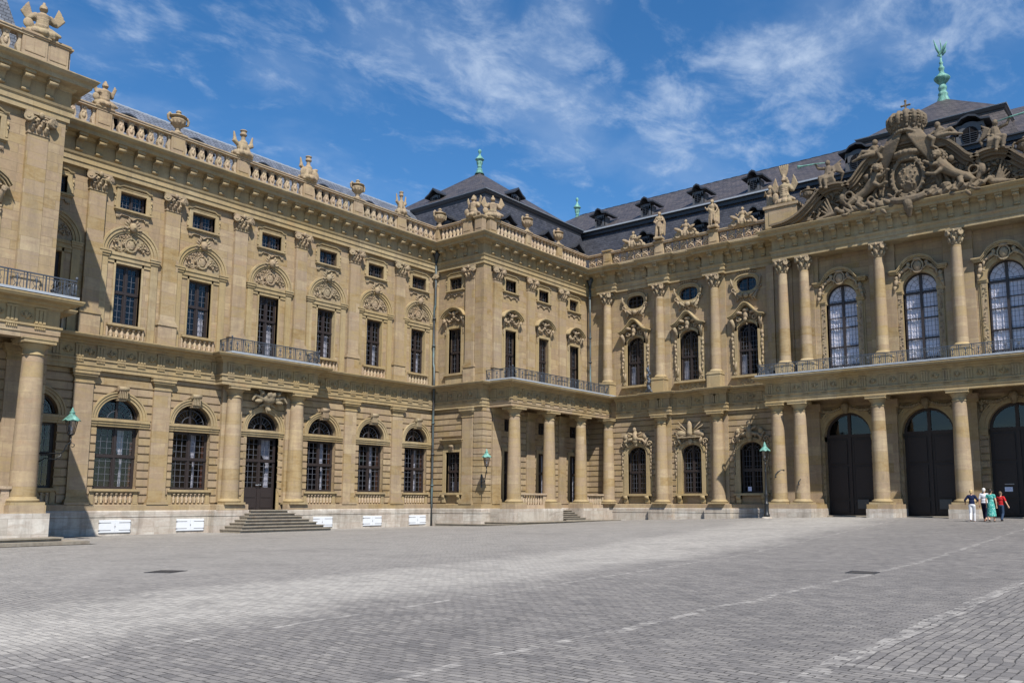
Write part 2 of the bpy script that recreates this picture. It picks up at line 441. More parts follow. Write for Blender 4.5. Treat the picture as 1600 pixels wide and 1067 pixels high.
def courses(mb, u0, u1, z0, z1, obst, ch=.42, gap=.07, d=.08):
    """banded rustication; obst: functions z -> (left, right) or None"""
    z = z0
    while z < z1-.1:
        za, zb = z+gap, min(z+ch, z1); iv = []
        for f in obst:
            a, b = f(za), f(zb)
            if a is None and b is None: continue
            if a is None: a = b
            if b is None: b = a
            iv.append((a, b))
        iv.sort(key=lambda t: t[0][0]+t[1][0])
        ca = cb = u0
        for a, b in iv+[((u1, u1), (u1, u1))]:
            if a[0] > ca+.03 or b[0] > cb+.03:
                A0, A1, B0, B1 = ca, max(a[0], ca), cb, max(b[0], cb)
                mb.hexa([(A0,-d,za), (A1,-d,za), (A1,.02,za), (A0,.02,za), (B0,-d,zb), (B1,-d,zb), (B1,.02,zb), (B0,.02,zb)])
            ca = max(ca, a[1]); cb = max(cb, b[1])
        z += ch
def ob_rect(c, w, z0, z1): return lambda z: (c-w/2, c+w/2) if z0 < z < z1 else None
def ob_arch(c, r, zs):
    def f(z):
        if z < zs-1e-6 or z >= zs+r+.45: return None
        h = math.sqrt(max(0, r*r-(z-zs)**2)); return (c-h, c+h)
    return f
def ob_any(*fs):
    def f(z):
        v = [q for q in (g(z) for g in fs) if q]
        return (min(q[0] for q in v), max(q[1] for q in v)) if v else None
    return f

# carved ornament
def curl(mb, cx, cz, r, y=-.05, turns=1.25, th=.04, flip=1, a0=0, seg=5, n=12):
    pts = []; rr = []
    for i in range(n):
        t = i/(n-1); a = a0+flip*turns*2*PI*t; q = r*(1-.82*t)
        pts.append((cx+q*math.cos(a), y-.02*math.sin(t*PI), cz+q*math.sin(a))); rr.append(th*(1-.35*t))
    mb.tube(pts, rr, seg)
def leaf(mb, x, z, L, ang, w=.08, y=-.05, out=.08):
    c, s_ = math.cos(ang), math.sin(ang); pts = []; rr = []
    for i in range(5):
        t = i/4; pts.append((x+c*L*t, y-out*math.sin(t*PI*.8), z+s_*L*t)); rr.append(w*(.35+math.sin(PI*min(1, t*1.05))*.65)*(1 if t < 1 else .3))
    mb.tube(pts, rr, 5)
def foliage_relief(mb, inside, x0, x1, z0, z1, n, seed, sz=.14, y=-.04, dep=.07):
    rnd = random.Random(seed); k = 0; tries = 0
    while k < n and tries < n*20:
        tries += 1; x = rnd.uniform(x0, x1); z = rnd.uniform(z0, z1)
        if not inside(x, z): continue
        k += 1; q = rnd.random(); s_ = sz*rnd.uniform(.6, 1.2)
        if q < .45: curl(mb, x, z, s_*.7, y-rnd.uniform(0, dep*.5), rnd.uniform(.8, 1.3), s_*.24, rnd.choice((-1, 1)), rnd.uniform(0, 6), 4, 8)
        elif q < .8: leaf(mb, x, z, s_*1.3, rnd.uniform(0, 6.28), s_*.32, y, dep)
        else: mb.ell((x, y-.01, z), (s_*.4, s_*.35, s_*.4), 7, 5)
def garland(mb, x0, z0, x1, z1, sag, r=.06, y=-.08, n=9):
    for i in range(n):
        t = i/(n-1); x = x0+(x1-x0)*t; z = z0+(z1-z0)*t-sag*math.sin(PI*t)
        mb.ell((x, y-.03*(i % 2), z), (r*(1+.5*math.sin(PI*t)),)*3, 7, 5)

_dg = None
def remesh(mb, name, mat, voxel=.04, smooth=2, disp=0.0, loc=None):
    """fuse overlapping solids into ONE continuous carved surface"""
    me = mb.mesh(name+'_raw', mat); o = link(bpy.data.objects.new('tmp', me))
    m = o.modifiers.new('r', 'REMESH'); m.mode = 'VOXEL'; m.voxel_size = voxel; m.use_smooth_shade = True
    if smooth:
        k = o.modifiers.new('s', 'SMOOTH'); k.factor = .5; k.iterations = smooth
    dg = bpy.context.evaluated_depsgraph_get(); dg.update()
    out = bpy.data.meshes.new_from_object(o.evaluated_get(dg)); out.name = name
    bpy.data.objects.remove(o); bpy.data.meshes.remove(me)
    if not out.materials: out.materials.append(mat)
    return out

def zg(x, y):
    """height of the court: level at first, rising gently towards the gates"""
    k = [(-4000, -1.63), (-43, -1.63), (-38.5, -1.52), (-35, -1.32), (-27, -1.12), (-22.6, -.98), (-17, -.90), (0, -.90), (4000, -.9)]
    for (a, za), (b, zb) in zip(k, k[1:]):
        if a <= x <= b: zm = za+(zb-za)*(x-a)/(b-a); break
    t = min(1, max(0, (y-24)/29.0))
    return -1.62+t**1.1*(zm+1.62)
# ================================================================== prototypes (facade coords, z absolute unless said)
def pilaster_low():
    m = MB(); w = .46
    m.box(-w-.12, w+.12, -.34, .1, -.1, .06); m.box(-w-.08, w+.08, -.30, .1, .06, .16); m.box(-w-.03, w+.03, -.25, .1, .16, .24)
    m.box(-w, w, -.2, .1, .24, 5.86)
    c = MB(); c.box(-w-.04, w+.04, -.24, .1, 5.86, 5.93); c.box(-w, w, -.2, .1, 5.93, 6.12)
    c.box(-w-.06, w+.06, -.26, .1, 6.12, 6.2); c.box(-w-.13, w+.13, -.33, .1, 6.2, 6.3); c.box(-w-.18, w+.18, -.38, .1, 6.3, 6.46); c.box(-w-.21, w+.21, -.41, .1, 6.46, 6.515)
    return Node('pilaster', m, 'smooth', [Node('capital', c, 'trim')])
def composite_capital(m, w, round_=False, y0=0.0, z0=15.68, z1=16.62):
    """leafy capital with corner volutes; w half width, front face at y=-y0"""
    H = z1-z0
    if round_:
        m.lathe([(w*.98, z0), (w*1.06, z0+.05), (w, z0+.1), (w*1.0, z0+H*.4), (w*1.15, z0+H*.7), (w*1.4, z1-.14)], 16, (0, y0, 0))
        for ring, (zz, k, L) in enumerate(((z0+.1, 8, .3), (z0+.34, 8, .34))):
            for i in range(k):
                a = 2*PI*(i+.5*ring)/k; c, s_ = math.cos(a), math.sin(a)
                m.tube([(w*c, y0+w*s_, zz), (w*1.12*c, y0+w*1.12*s_, zz+L*.6), (w*1.42*c, y0+w*1.42*s_, zz+L*.95), (w*1.5*c, y0+w*1.5*s_, zz+L*.75)], [.09, .10, .08, .04], 5)
        A = w*1.5
        m.box(-A, A, y0-A, y0+A, z1-.13, z1)
        for i in range(4):
            a = PI/4+i*PI/2; c, s_ = math.cos(a), math.sin(a); R = w*1.72
            for tz, rr in ((0, .17),):
                m.tube([(R*c*.8, y0+R*s_*.8, z1-.26), (R*c*1.12, y0+R*s_*1.12, z1-.26)], rr, 10)
        for i in range(4):
            a = i*PI/2; c, s_ = math.cos(a), math.sin(a); m.ell((A*c, y0+A*s_, z1-.12), (.09, .09, .12), 7, 5)
    else:
        m.box(-w-.03, w+.03, -y0-.04, .05, z0, z0+.07)
        m.box(-w, w, -y0-.03, .05, z0+.07, z1-.12)
        for ring, (zz, k, L) in enumerate(((z0+.08, 3, .3), (z0+.32, 4, .34))):
            for i in range(k):
                x = -w+2*w*(i+.5)/k
                m.tube([(x, -y0, zz), (x, -y0-.07, zz+L*.6), (x, -y0-.17, zz+L*.95), (x, -y0-.2, zz+L*.72)], [.09, .1, .08, .04], 5)
        for sx in (-1, 1):
            m.tube([(sx*w*.98, -y0-.0, z1-.3), (sx*(w+.1), -y0-.26, z1-.3)], .19, 10)
            m.tube([(sx*w*.98, -y0-.0, z1-.3), (sx*(w+.12), -y0-.29, z1-.3)], .08, 8)
            curl(m, sx*w*.45, z1-.28, .14, -y0-.12, 1.2, .045, sx, 0)
        m.box(-w-.16, w+.16, -y0-.17, .05, z1-.12, z1)
        m.ell((0, -y0-.2, z1-.1), (.11, .09, .14), 7, 5)
def pilaster_up(zb=8.25):
    m = MB(); w = .41
    m.box(-w-.1, w+.1, -.26, .1, zb, 9.34); m.box(-w-.15, w+.15, -.31, .1, 9.34, 9.42)
    m.box(-w-.1, w+.1, -.28, .1, 9.42, 9.52); m.box(-w-.06, w+.06, -.25, .1, 9.52, 9.6); m.box(-w-.02, w+.02, -.22, .1, 9.6, 9.68)
    m.box(-w, w, -.2, .1, 9.68, 15.7)
    c = MB(); composite_capital(c, w, False, .2)
    return Node('pilaster', m, 'smooth', [Node('capital', c, 'carved')])
def col_low(base=-.1):
    m = MB()
    prof = [(.48, .2)]+[(.48-.1*((t/10)**1.6), .2+5.66*t/10) for t in range(1, 11)]
    m.lathe(prof, 24, cap=False)
    b = MB(); b.box(-.62, .62, -.62, .62, -.1, .02); b.lathe([(.6, .02), (.63, .07), (.6, .13), (.52, .15), (.52, .19), (.485, .22)], 24)
    c = MB(); c.lathe([(.38, 5.84), (.42, 5.86), (.42, 5.9), (.385, 5.93), (.385, 6.1), (.42, 6.14), (.5, 6.25), (.56, 6.32)], 24)
    c.box(-.6, .6, -.6, .6, 6.32, 6.5); c.box(-.63, .63, -.63, .63, 6.46, 6.515)
    return Node('column', m, 'smooth', [Node('capital', c, 'trim'), Node('base', b, 'trim')])
def col_up(z0=8.9, ped=True):
    m = MB(); zz = 9.55 if ped else z0+.3
    m.lathe([(.395-.09*((t/10)**1.5), zz+(15.66-zz)*t/10) for t in range(11)], 20, cap=False)
    b = MB(); zb = zz
    b.box(-.5, .5, -.5, .5, zb-.27, zb-.17); b.lathe([(.49, zb-.17), (.51, zb-.12), (.48, zb-.08), (.43, zb-.05), (.41, zb+.02)], 20)
    if ped: b.box(-.52, .52, -.52, .52, 8.2, zb-.36); b.box(-.56, .56, -.56, .56, zb-.36, zb-.27)
    c = MB(); composite_capital(c, .31, True, 0)
    return Node('column', m, 'smooth', [Node('capital', c, 'carved'), Node('base', b, 'trim')])

def casement(w, z0, z1, cols, rows, transom=None, y=.22, fw=.07, post=.11, frame=.09, wood='wood', bar=.018, top=None):
    """double-leaf window: wood frame; cols per leaf; top=(rise) for a curved head"""
    f = MB(); b = MB(); g = MB(); h = w/2
    f.box(-h, -h+frame, y, y+.1, z0, z1); f.box(h-frame, h, y, y+.1, z0, z1); f.box(-h, h, y+.004, y+.104, z0, z0+frame)
    if not top: f.box(-h, h, y+.006, y+.106, z1-frame, z1)
    else: f.arch(0, z1, h-frame, h, y, y+.1, 0, PI, 16, top/h)
    zt = z1+(top or 0)-(0 if not top else .02)
    f.box(-post/2, post/2, y-.03, y+.09, z0, zt)
    if transom: f.box(-h, h, y-.04, y+.08, transom-.06, transom+.06)
    segs = [(z0+frame, (transom-.06) if transom else z1-(0 if top else frame))]
    if transom: segs.append((transom+.06, z1-(0 if top else frame)))
    for sx in (-1, 1):
        xa, xb = (post/2, h-frame) if sx > 0 else (-h+frame, -post/2)
        for za, zb in segs:
            f.box(xa, xa+fw*.8, y+.01, y+.08, za, zb); f.box(xb-fw*.8, xb, y+.01, y+.08, za, zb)
            f.box(xa, xb, y+.012, y+.082, za, za+fw*.6); f.box(xa, xb, y+.014, y+.084, zb-fw*.6, zb)
        for i in range(1, cols):
            x = xa+(xb-xa)*i/cols; b.box(x-bar/2, x+bar/2, y+.03, y+.055, z0+frame, z1-(0 if top else frame))
    n = max(1, rows)
    for i in range(1, n):
        z = z0+frame+(z1-z0-2*frame)*i/n
        b.box(-h+frame, h-frame, y+.028, y+.053, z-bar/2, z+bar/2)
    if top:
        for a in (PI*.22, PI*.36, PI*.64, PI*.78):
            b.tube([(0, y+.04, z1), (h*.92*math.cos(a), y+.04, z1+top*.92*math.sin(a))], bar/2, 4)
        b.arch(0, z1, h*.5-.012, h*.5+.012, y+.03, y+.05, 0, PI, 12, top/h)
    if top:
        vs = arch_hole(0, w, z0, z1, top); g.add([(x, y+.045, z) for x, z in vs], [tuple(range(len(vs)))])
    else: g.add([(-h, y+.045, z0), (h, y+.045, z0), (h, y+.045, z1), (-h, y+.045, z1)], [(0, 1, 2, 3)])
    return f, b, g
def curtain(x0, x1, z0, z1, y=.42, tie=True, side=1, n=14, tz=.45):
    m = MB(); vs = []; rows = 8
    for j in range(rows+1):
        t = j/rows; z = z1-(z1-z0)*t
        k = 1.0
        if tie: k = 1-.72*math.exp(-((t-tz)/.22)**2) if t < tz else .28+.2*(t-tz)
        for i in range(n+1):
            q = i/n; xx = (x1-(x1-x0)*q*k) if side > 0 else (x0+(x1-x0)*q*k)
            vs.append((xx, y+.035*math.sin(q*n*1.9+t), z))
    m.add(vs, [(j*(n+1)+i, j*(n+1)+i+1, (j+1)*(n+1)+i+1, (j+1)*(n+1)+i) for j in range(rows) for i in range(n)], True)
    return m
def win_node(f, b, g, cur=None, extra=(), wood='wood'):
    kids = [Node('glazing_bars', b, 'muntin'), Node('pane', g, 'glass')]
    if cur: kids.append(Node('curtain', cur, 'cloth'))
    return Node('window', f, wood, kids+list(extra))

# --- side wing ground-floor window with fan light
WGW = 2.14
def wing_ground_surround(door=False):
    s = MB(); r = WGW/2
    # impost string over the opening and archivolt
    for sx in (-1, 1):
        a, b = (r, 1.56) if sx > 0 else (-1.56, -r)
        s.box(a, b, -.09, .02, 3.80, 3.92); s.box(a-.0, b, -.14, .02, 3.92, 4.04); s.box(a, b, -.19, .02, 4.04, 4.18)
    s.box(-r, r, -.07, .34, 3.80, 3.93); s.box(-r, r, -.13, .34, 3.93, 4.05); s.box(-r, r, -.18, .34, 4.05, 4.19)
    s.arch(0, 4.19, r, r+.13, -.10, .3, 0, PI, 24); s.arch(0, 4.19, r+.13, r+.26, -.15, .02, 0, PI, 24); s.arch(0, 4.19, r+.26, r+.33, -.19, .02, 0, PI, 24)
    k = MB()                                                        # scrolled keystone
    k.hexa([(-.15,-.24,5.18), (.15,-.24,5.18), (.13,.2,5.18), (-.13,.2,5.18), (-.24,-.34,5.78), (.24,-.34,5.78), (.24,.0,5.78), (-.24,.0,5.78)])
    k.tube([(-.26, -.33, 5.72), (.26, -.33, 5.72)], .13, 10)
    for i in range(5): k.box(-.20+i*.09, -.16+i*.09, -.40, -.2, 5.24, 5.70)
    k.box(-.2, .2, -.28, .1, 5.12, 5.2)
    return s, k
def fanlight(y=.24):
    f = MB(); b = MB(); g = MB(); r = WGW/2
    f.arch(0, 4.19, r-.1, r, y, y+.1, 0, PI, 24); f.box(-r, r, y, y+.1, 4.19, 4.27); f.box(-.06, .06, y-.02, y+.09, 4.19, 4.19+r)
    b.arch(0, 4.19, r*.75, r*.75+.025, y+.02, y+.05, 0, PI, 20); b.arch(0, 4.19, r*.40, r*.40+.025, y+.02, y+.05, 0, PI, 16)
    for i in range(1, 10):
        if i == 5: continue
        a = PI*i/10; b.tube([(r*.4*math.cos(a), y+.035, 4.19+r*.4*math.sin(a)), (r*.75*math.cos(a), y+.035, 4.19+r*.75*math.sin(a))], .013, 4)
    vs = arch_hole(0, WGW, 4.19, 4.19); g.add([(x, y+.045, z) for x, z in vs], [tuple(range(len(vs)))])
    return f, b, g
def blind_balusters(x0, x1, z0, z1, n, y=0):
    m = MB(); H = z1-z0
    for i in range(n):
        x = x0+(x1-x0)*(i+.5)/n; w = (x1-x0)/n*.36
        m.lathe([(w*.75, z0), (w*.75, z0+H*.08), (w*.5, z0+H*.12), (w, z0+H*.36), (w*.85, z0+H*.5), (w*.42, z0+H*.78), (w*.6, z0+H*.86), (w*.95, z0+H*.9), (w*.95, z1)], 8, (x, y, 0))
    return m
def make_fanlight():
    f2, b2, g2 = fanlight()
    return Node('fanlight', f2, 'wood', [Node('glazing_bars', b2, 'muntin'), Node('pane', g2, 'glass')])
def make_wing_ground(cloth=True):
    f, b, g = casement(WGW, .68, 3.8, 3, 9, 2.32, .24)
    # reddish inner reveal shutters seen at the sides
    red = MB()
    for sx in (-1, 1): red.box(*( (.86, 1.0) if sx > 0 else (-1.0, -.86)), .38, .44, .75, 3.7)
    cur = curtain(.1, .62, .74, 3.7, .62, True, 1, 12, .55)
    s, k = wing_ground_surround()
    s.box(-1.24, 1.24, -.16, .3, .56, .68); s.box(-1.16, 1.16, -.10, .02, .50, .56)
    s.box(-1.2, -.98, -.05, .02, -.08, .5); s.box(.98, 1.2, -.05, .02, -.08, .5)
    bal = blind_balusters(-.95, .95, -.02, .46, 8, -.03)
    return Node('window', f, 'wood', [Node('glazing_bars', b, 'muntin'), Node('pane', g, 'glass'), ]+([Node('curtain', cur, 'cloth')] if cloth else [])+[Node('inner_shutter', q, 'redwood') for q in clusters(red)]+[
                                      Node('surround', s, 'trim'), Node('keystone', k, 'carved'), Node('blind_balustrade', bal, 'pale')])
def make_wing_door():
    f, b, g = casement(2.14, .75, 3.8, 3, 9, 2.42, .24)
    f.box(-1.07, 1.07, .24, .34, -.42, .75); f.box(-.06, .06, .19, .3, -.42, .75)
    for sx in (-1, 1):
        x = .55*sx
        f.box(x-.36, x+.36, .215, .25, .3, .64); f.box(x-.36, x+.36, .215, .25, -.3, .2)
    s, k0 = wing_ground_surround()
    s.box(-1.25, -1.07, -.06, .3, -.42, 3.8); s.box(1.07, 1.25, -.06, .3, -.42, 3.8)
    cur = curtain(.1, .95, .8, 3.7, .62, True, 1, 14, .5)
    hd = MB(); hd.tube([(-.2, .17, 1.02), (-.12, .12, 1.0), (0, .12, 1.03), (.1, .14, 1.02)], .018, 6); hd.ell((.12, .14, 1.02), (.03,)*3)
    c = MB()                                                        # trophy of arms carved over the arch
    c.ell((0, -.5, 6.02), (.42, .3, .36), 12, 8); c.box(-.3, .3, -.55, 0, 5.9, 6.25)
    for sx in (-1, 1):
        c.cap((sx*.25, -.45, 5.95), (sx*.95, -.55, 6.15), .16, .1); c.cap((sx*.95, -.55, 6.15), (sx*1.15, -.6, 5.85), .1, .06)
        c.ell((sx*.7, -.5, 5.82), (.28, .16, .12), 8, 6); c.cap((sx*.4, -.5, 6.3), (sx*.75, -.6, 6.5), .12, .07); c.ell((sx*.55, -.62, 6.32), (.15,)*3)
        c.cap((sx*.2, -.3, 5.7), (sx*.5, -.35, 5.55), .12, .05)
    for i in range(4): c.ell((-.2+.13*i, -.75, 6.2+.05*(i % 2)), (.1, .1, .16), 8, 6)
    c.cap((0, -.35, 5.7), (0, -.4, 5.25), .2, .12); c.ell((0, -.55, 5.35), (.12,)*3)
    tr = remesh(c, 'carved_trophy', M['weathered'], .035, 2)
    return Node('door', f, 'wood', [Node('glazing_bars', b, 'muntin'), Node('pane', g, 'glass'), Node('curtain', cur, 'cloth'), Node('surround', s, 'trim'), Node('handle', hd, 'lead'), Node('carved_trophy', tr, None)])

# --- side wing upper window with carved tympanum
def make_wing_upper(balcony=False, cloth=True):
    W = 1.34; z0 = 8.32 if balcony else 9.06
    f, b, g = casement(W, z0, 12.2, 2, 9 if not balcony else 11, 10.75, .24)
    cur = curtain(.28, .58, z0+.05, 10.6, .5, False, 1, 7)
    s = MB()
    for sx in (-1, 1):                                              # broad jambs and slim outer strips
        a, c = (W/2, W/2+.1) if sx > 0 else (-W/2-.1, -W/2)
        s.box(a, c, -.05, .22, z0, 12.5)
        a, c = (1.12, 1.5) if sx > 0 else (-1.5, -1.12)
        s.box(a, c, -.10, .02, z0-.75 if not balcony else z0, 12.5); 
        s.box(a-.05, c+.05, -.15, .02, 12.5, 12.62); s.box(a-.08, c+.08, -.2, .02, 12.62, 12.74); s.box(a-.11, c+.11, -.23, .02, 12.74, 12.82)
    s.box(-1.12, 1.12, -.05, .1, 12.22, 12.4); s.box(-1.14, 1.14, -.10, .1, 12.4, 12.62); s.box(-1.16, 1.16, -.15, .1, 12.62, 12.78)
    for r0, r1, d in ((1.12, 1.24, .08), (1.24, 1.40, .14), (1.40, 1.5, .19)): s.arch(0, 12.82, r0, r1, -d, .1, 0, PI, 24, .98)
    if not balcony:
        s.box(-.96, .96, -.2, .24, 8.94, 9.06); s.box(-.9, .9, -.14, .02, 8.88, 8.94)
    t = MB(); ins = lambda x, z: (x*x+(z-12.82)**2) < 1.02**2 and z > 12.9
    t.arch(0, 12.80, 0, 1.12, -.015, .06, 0, PI, 24)
    foliage_relief(t, ins, -1, 1, 12.85, 13.85, 75, 5, .15, -.02, .09)
    t.ell((0, -.03, 13.3), (.25, .1, .3), 10, 8); t.arch(0, 13.3, .27, .34, -.12, .0, 0, 2*PI, 16, 1.15)
    k = MB()                                                        # mask and palm crest above the arch
    k.ell((0, -.22, 14.22), (.2, .17, .26), 10, 8); k.ell((0, -.36, 14.2), (.05, .07, .08)); 
    for sx in (-1, 1):
        for q in range(4): leaf(k, sx*.16, 14.1+.1*q, .42-.04*q, (PI-.25-.35*q) if sx < 0 else (.25+.35*q), .065, -.1, .07)
        curl(k, sx*.45, 14.08, .13, -.12, 1.1, .04, sx); curl(k, sx*.26, 14.45, .1, -.12, 1.1, .035, -sx)
    bal = blind_balusters(-.85, .85, 8.36, 8.86, 6, -.04)
    kids = [Node('surround', s, 'trim'), Node('carved_tympanum', t, 'carved'), Node('carved_mask', k, 'carved')]
    if not balcony:
        fr = MB(); fr.box(-.96, -.88, -.1, .02, 8.3, 8.9); fr.box(.88, .96, -.1, .02, 8.3, 8.9); fr.box(-.96, .96, -.1, .02, 8.27, 8.36)
        bal.merge(fr); kids.append(Node('blind_balustrade', bal, 'pale'))
    return win_node(f, b, g, cur if cloth else None, kids)
# --- attic window
def make_attic(W=1.36):
    z0, z1 = 15.13, 16.04
    f, b, g = casement(W, z0, z1, 3 if W > 1.3 else 2, 3, None, .2, .05, .09, .06)
    s = MB()
    for sx in (-1, 1):
        a, c = (W/2, W/2+.2) if sx > 0 else (-W/2-.2, -W/2)
        s.box(a, c, -.07, .2, z0, z1+.02)
        s.box(c-.04 if sx > 0 else a-.1, c+.1 if sx > 0 else a+.04, -.05, .02, z0+.1, z1-.1)
        s.ell((sx*(W/2+.28), -.07, z1-.22), (.05, .04, .09), 6, 5); s.ell((sx*(W/2+.28), -.07, z1-.42), (.035, .03, .07), 6, 5)
    s.box(-W/2-.2, W/2+.2, -.072, .2, z1+.02, z1+.16)
    s.box(-W/2-.28, W/2+.28, -.09, .02, z1+.16, z1+.2)
    pts = [(-W/2-.28, z1+.2), (-W/2-.1, z1+.2), (-W/2+.08, z1+.3), (W/2-.08, z1+.3), (W/2+.1, z1+.2), (W/2+.28, z1+.2)]
    for (xa, za), (xb, zb) in zip(pts, pts[1:]): s.hexa([(xa,-.13,za), (xb,-.13,zb), (xb,.02,zb), (xa,.02,za), (xa,-.15,za+.07), (xb,-.15,zb+.07), (xb,.02,zb+.07), (xa,.02,za+.07)])
    s.box(-W/2-.26, W/2+.26, -.12, .02, z0-.16, z0-.06); s.box(-W/2-.3, W/2+.3, -.2, .2, z0-.09, z0)
    ap = MB()                                                       # scalloped apron under the sill
    pr = [(-W/2-.18, z0-.16), (-W/2-.18, z0-.42), (-W/2+.02, z0-.42), (-W/2+.08, z0-.3), (-.2, z0-.33), (0, z0-.5), (.2, z0-.33), (W/2-.08, z0-.3), (W/2-.02, z0-.42), (W/2+.18, z0-.42), (W/2+.18, z0-.16)]
    ap.poly_prism(pr, -.05, .02)
    for i in range(len(pr)-1): 
        if i not in (0, 9): ap.tube([(pr[i][0], -.06, pr[i][1]), (pr[i+1][0], -.06, pr[i+1][1])], .03, 5)
    for sx in (-1, 1):
        for q in range(3): ap.ell((sx*(W/2+.02+.07*q), -.06, z0-.47), (.025, .03, .05), 5, 4)
    return win_node(f, b, g, None, [Node('surround', s, 'trim'), Node('apron', ap, 'carved')])
# --- corner pavilion windows
def hood(cx=0, z=12.62, w=.95, rise=.72, seed=1):
    """segmental hood on consoles filled with shells and garlands"""
    s = MB(); n = 12
    for k, (r0, dz, d) in enumerate(((0, 0, .30), (.07, .07, .38), (.14, .14, .44))):
        pts = []
        for i in range(n+1):
            t = -1+2*i/n; x = t*(w+r0); zz = z+.42+dz+rise*(math.cos(t*PI*.5))**.8*.78
            if abs(t) > .86: zz -= .06
            pts.append((x, zz))
        for (xa, za), (xb, zb) in zip(pts, pts[1:]): s.hexa([(xa,-d,za), (xb,-d,zb), (xb,.02,zb), (xa,.02,za), (xa,-d,za+.075), (xb,-d,zb+.075), (xb,.02,zb+.075), (xa,.02,za+.075)])
    r = MB()
    for sx in (-1, 1):
        r.tube([(sx*w*.86, -.05, z-.25), (sx*w*.84, -.12, z+.1), (sx*w*.93, -.3, z+.42)], [.07, .1, .12], 6); curl(r, sx*w*.9, z+.3, .15, -.28, 1.2, .05, sx)
        garland(r, sx*.1, z+.5, sx*w*.8, z+.5, .3, .06, -.14, 7)
        leaf(r, sx*.1, z+.72, .5, .35 if sx > 0 else PI-.35, .1, -.14, .1)
        for q in range(3): r.ell((sx*w*.88, -.1, z-.4-.13*q), (.05-.008*q, .05, .07), 6, 5)
    r.ell((0, -.18, z+.74), (.17, .13, .2), 9, 7); r.ell((0, -.16, z+.48), (.13, .1, .12), 8, 6)
    foliage_relief(r, lambda x, zz: zz < z+.45+rise*.7*math.cos(x/w*1.4), -w*.85, w*.85, z+.1, z+1.05, 26, seed, .15, -.03, .12)
    return s, r
def make_pav_upper(z0, seed=1):
    W = 1.22
    f, b, g = casement(W, z0, 12.3, 2, 9 if z0 > 9 else 11, 10.6, .24)
    cur = curtain(.02, .34, z0+.05, 10.4, .5, True, 1, 7, .5)
    s, r = hood(0, 12.62, .98, .75, seed)
    for sx in (-1, 1):
        a, c = (W/2, W/2+.2) if sx > 0 else (-W/2-.2, -W/2); s.box(a, c, -.08, .22, z0, 12.32)
        a, c = (W/2+.2, W/2+.32) if sx > 0 else (-W/2-.32, -W/2-.2); s.box(a, c, -.04, .02, z0, 12.2)
    s.box(-W/2-.2, W/2+.2, -.082, .22, 12.32, 12.5)
    if z0 > 9:
        s.box(-1.0, 1.0, -.2, .24, z0-.14, z0); s.box(-.85, .85, -.08, .02, z0-.7, z0-.14)
    return win_node(f, b, g, cur, [Node('surround', s, 'trim'), Node('carved_hood', r, 'carved')])
def make_pav_ground(hooded=True, W=1.35, z0=.68, z1=3.5):
    f, b, g = casement(W, z0, z1, 2, 8, 2.15, .24)
    if not hooded: cur = curtain(.1, .55, z0, z1, .5, True, 1, 8, .3)
    else: cur = curtain(-.5, .5, z0, z0+.75, .5, False, 1, 16); 
    s = MB()
    for sx in (-1, 1):
        a, c = (W/2, W/2+.26) if sx > 0 else (-W/2-.26, -W/2); s.box(a, c, -.1, .22, z0, z1)
        if z0 > 0:
            s.box(sx*.72-.12, sx*.72+.12, -.22, .02, .0, .52); s.tube([(sx*.72-.12, -.2, .42), (sx*.72+.12, -.2, .42)], .12, 8); s.tube([(sx*.72-.11, -.1, .05), (sx*.72+.11, -.1, .05)], .09, 8)
    s.box(-W/2-.26, W/2+.26, -.102, .22, z1, z1+.26)
    if z0 > 0: s.box(-1.08, 1.08, -.26, .24, z0-.15, z0)
    k = MB(); k.hexa([(-.09,-.18,z1+.0), (.09,-.18,z1+.0), (.09,0,z1+.0), (-.09,0,z1+.0), (-.16,-.3,z1+.42), (.16,-.3,z1+.42), (.16,0,z1+.42), (-.16,0,z1+.42)]); k.tube([(-.17, -.27, z1+.4), (.17, -.27, z1+.4)], .09, 8)
    if hooded:
        s.box(-W/2-.22, W/2+.22, -.05, .02, z1+.26, z1+.62); s.box(-W/2-.3, W/2+.3, -.22, .02, z1+.62, z1+.72); s.box(-W/2-.38, W/2+.38, -.34, .02, z1+.72, z1+.82); s.box(-W/2-.42, W/2+.42, -.40, .02, z1+.82, z1+.88)
    return win_node(f, b, g, cur, [Node('surround', s, 'trim'), Node('keystone', k, 'carved')])
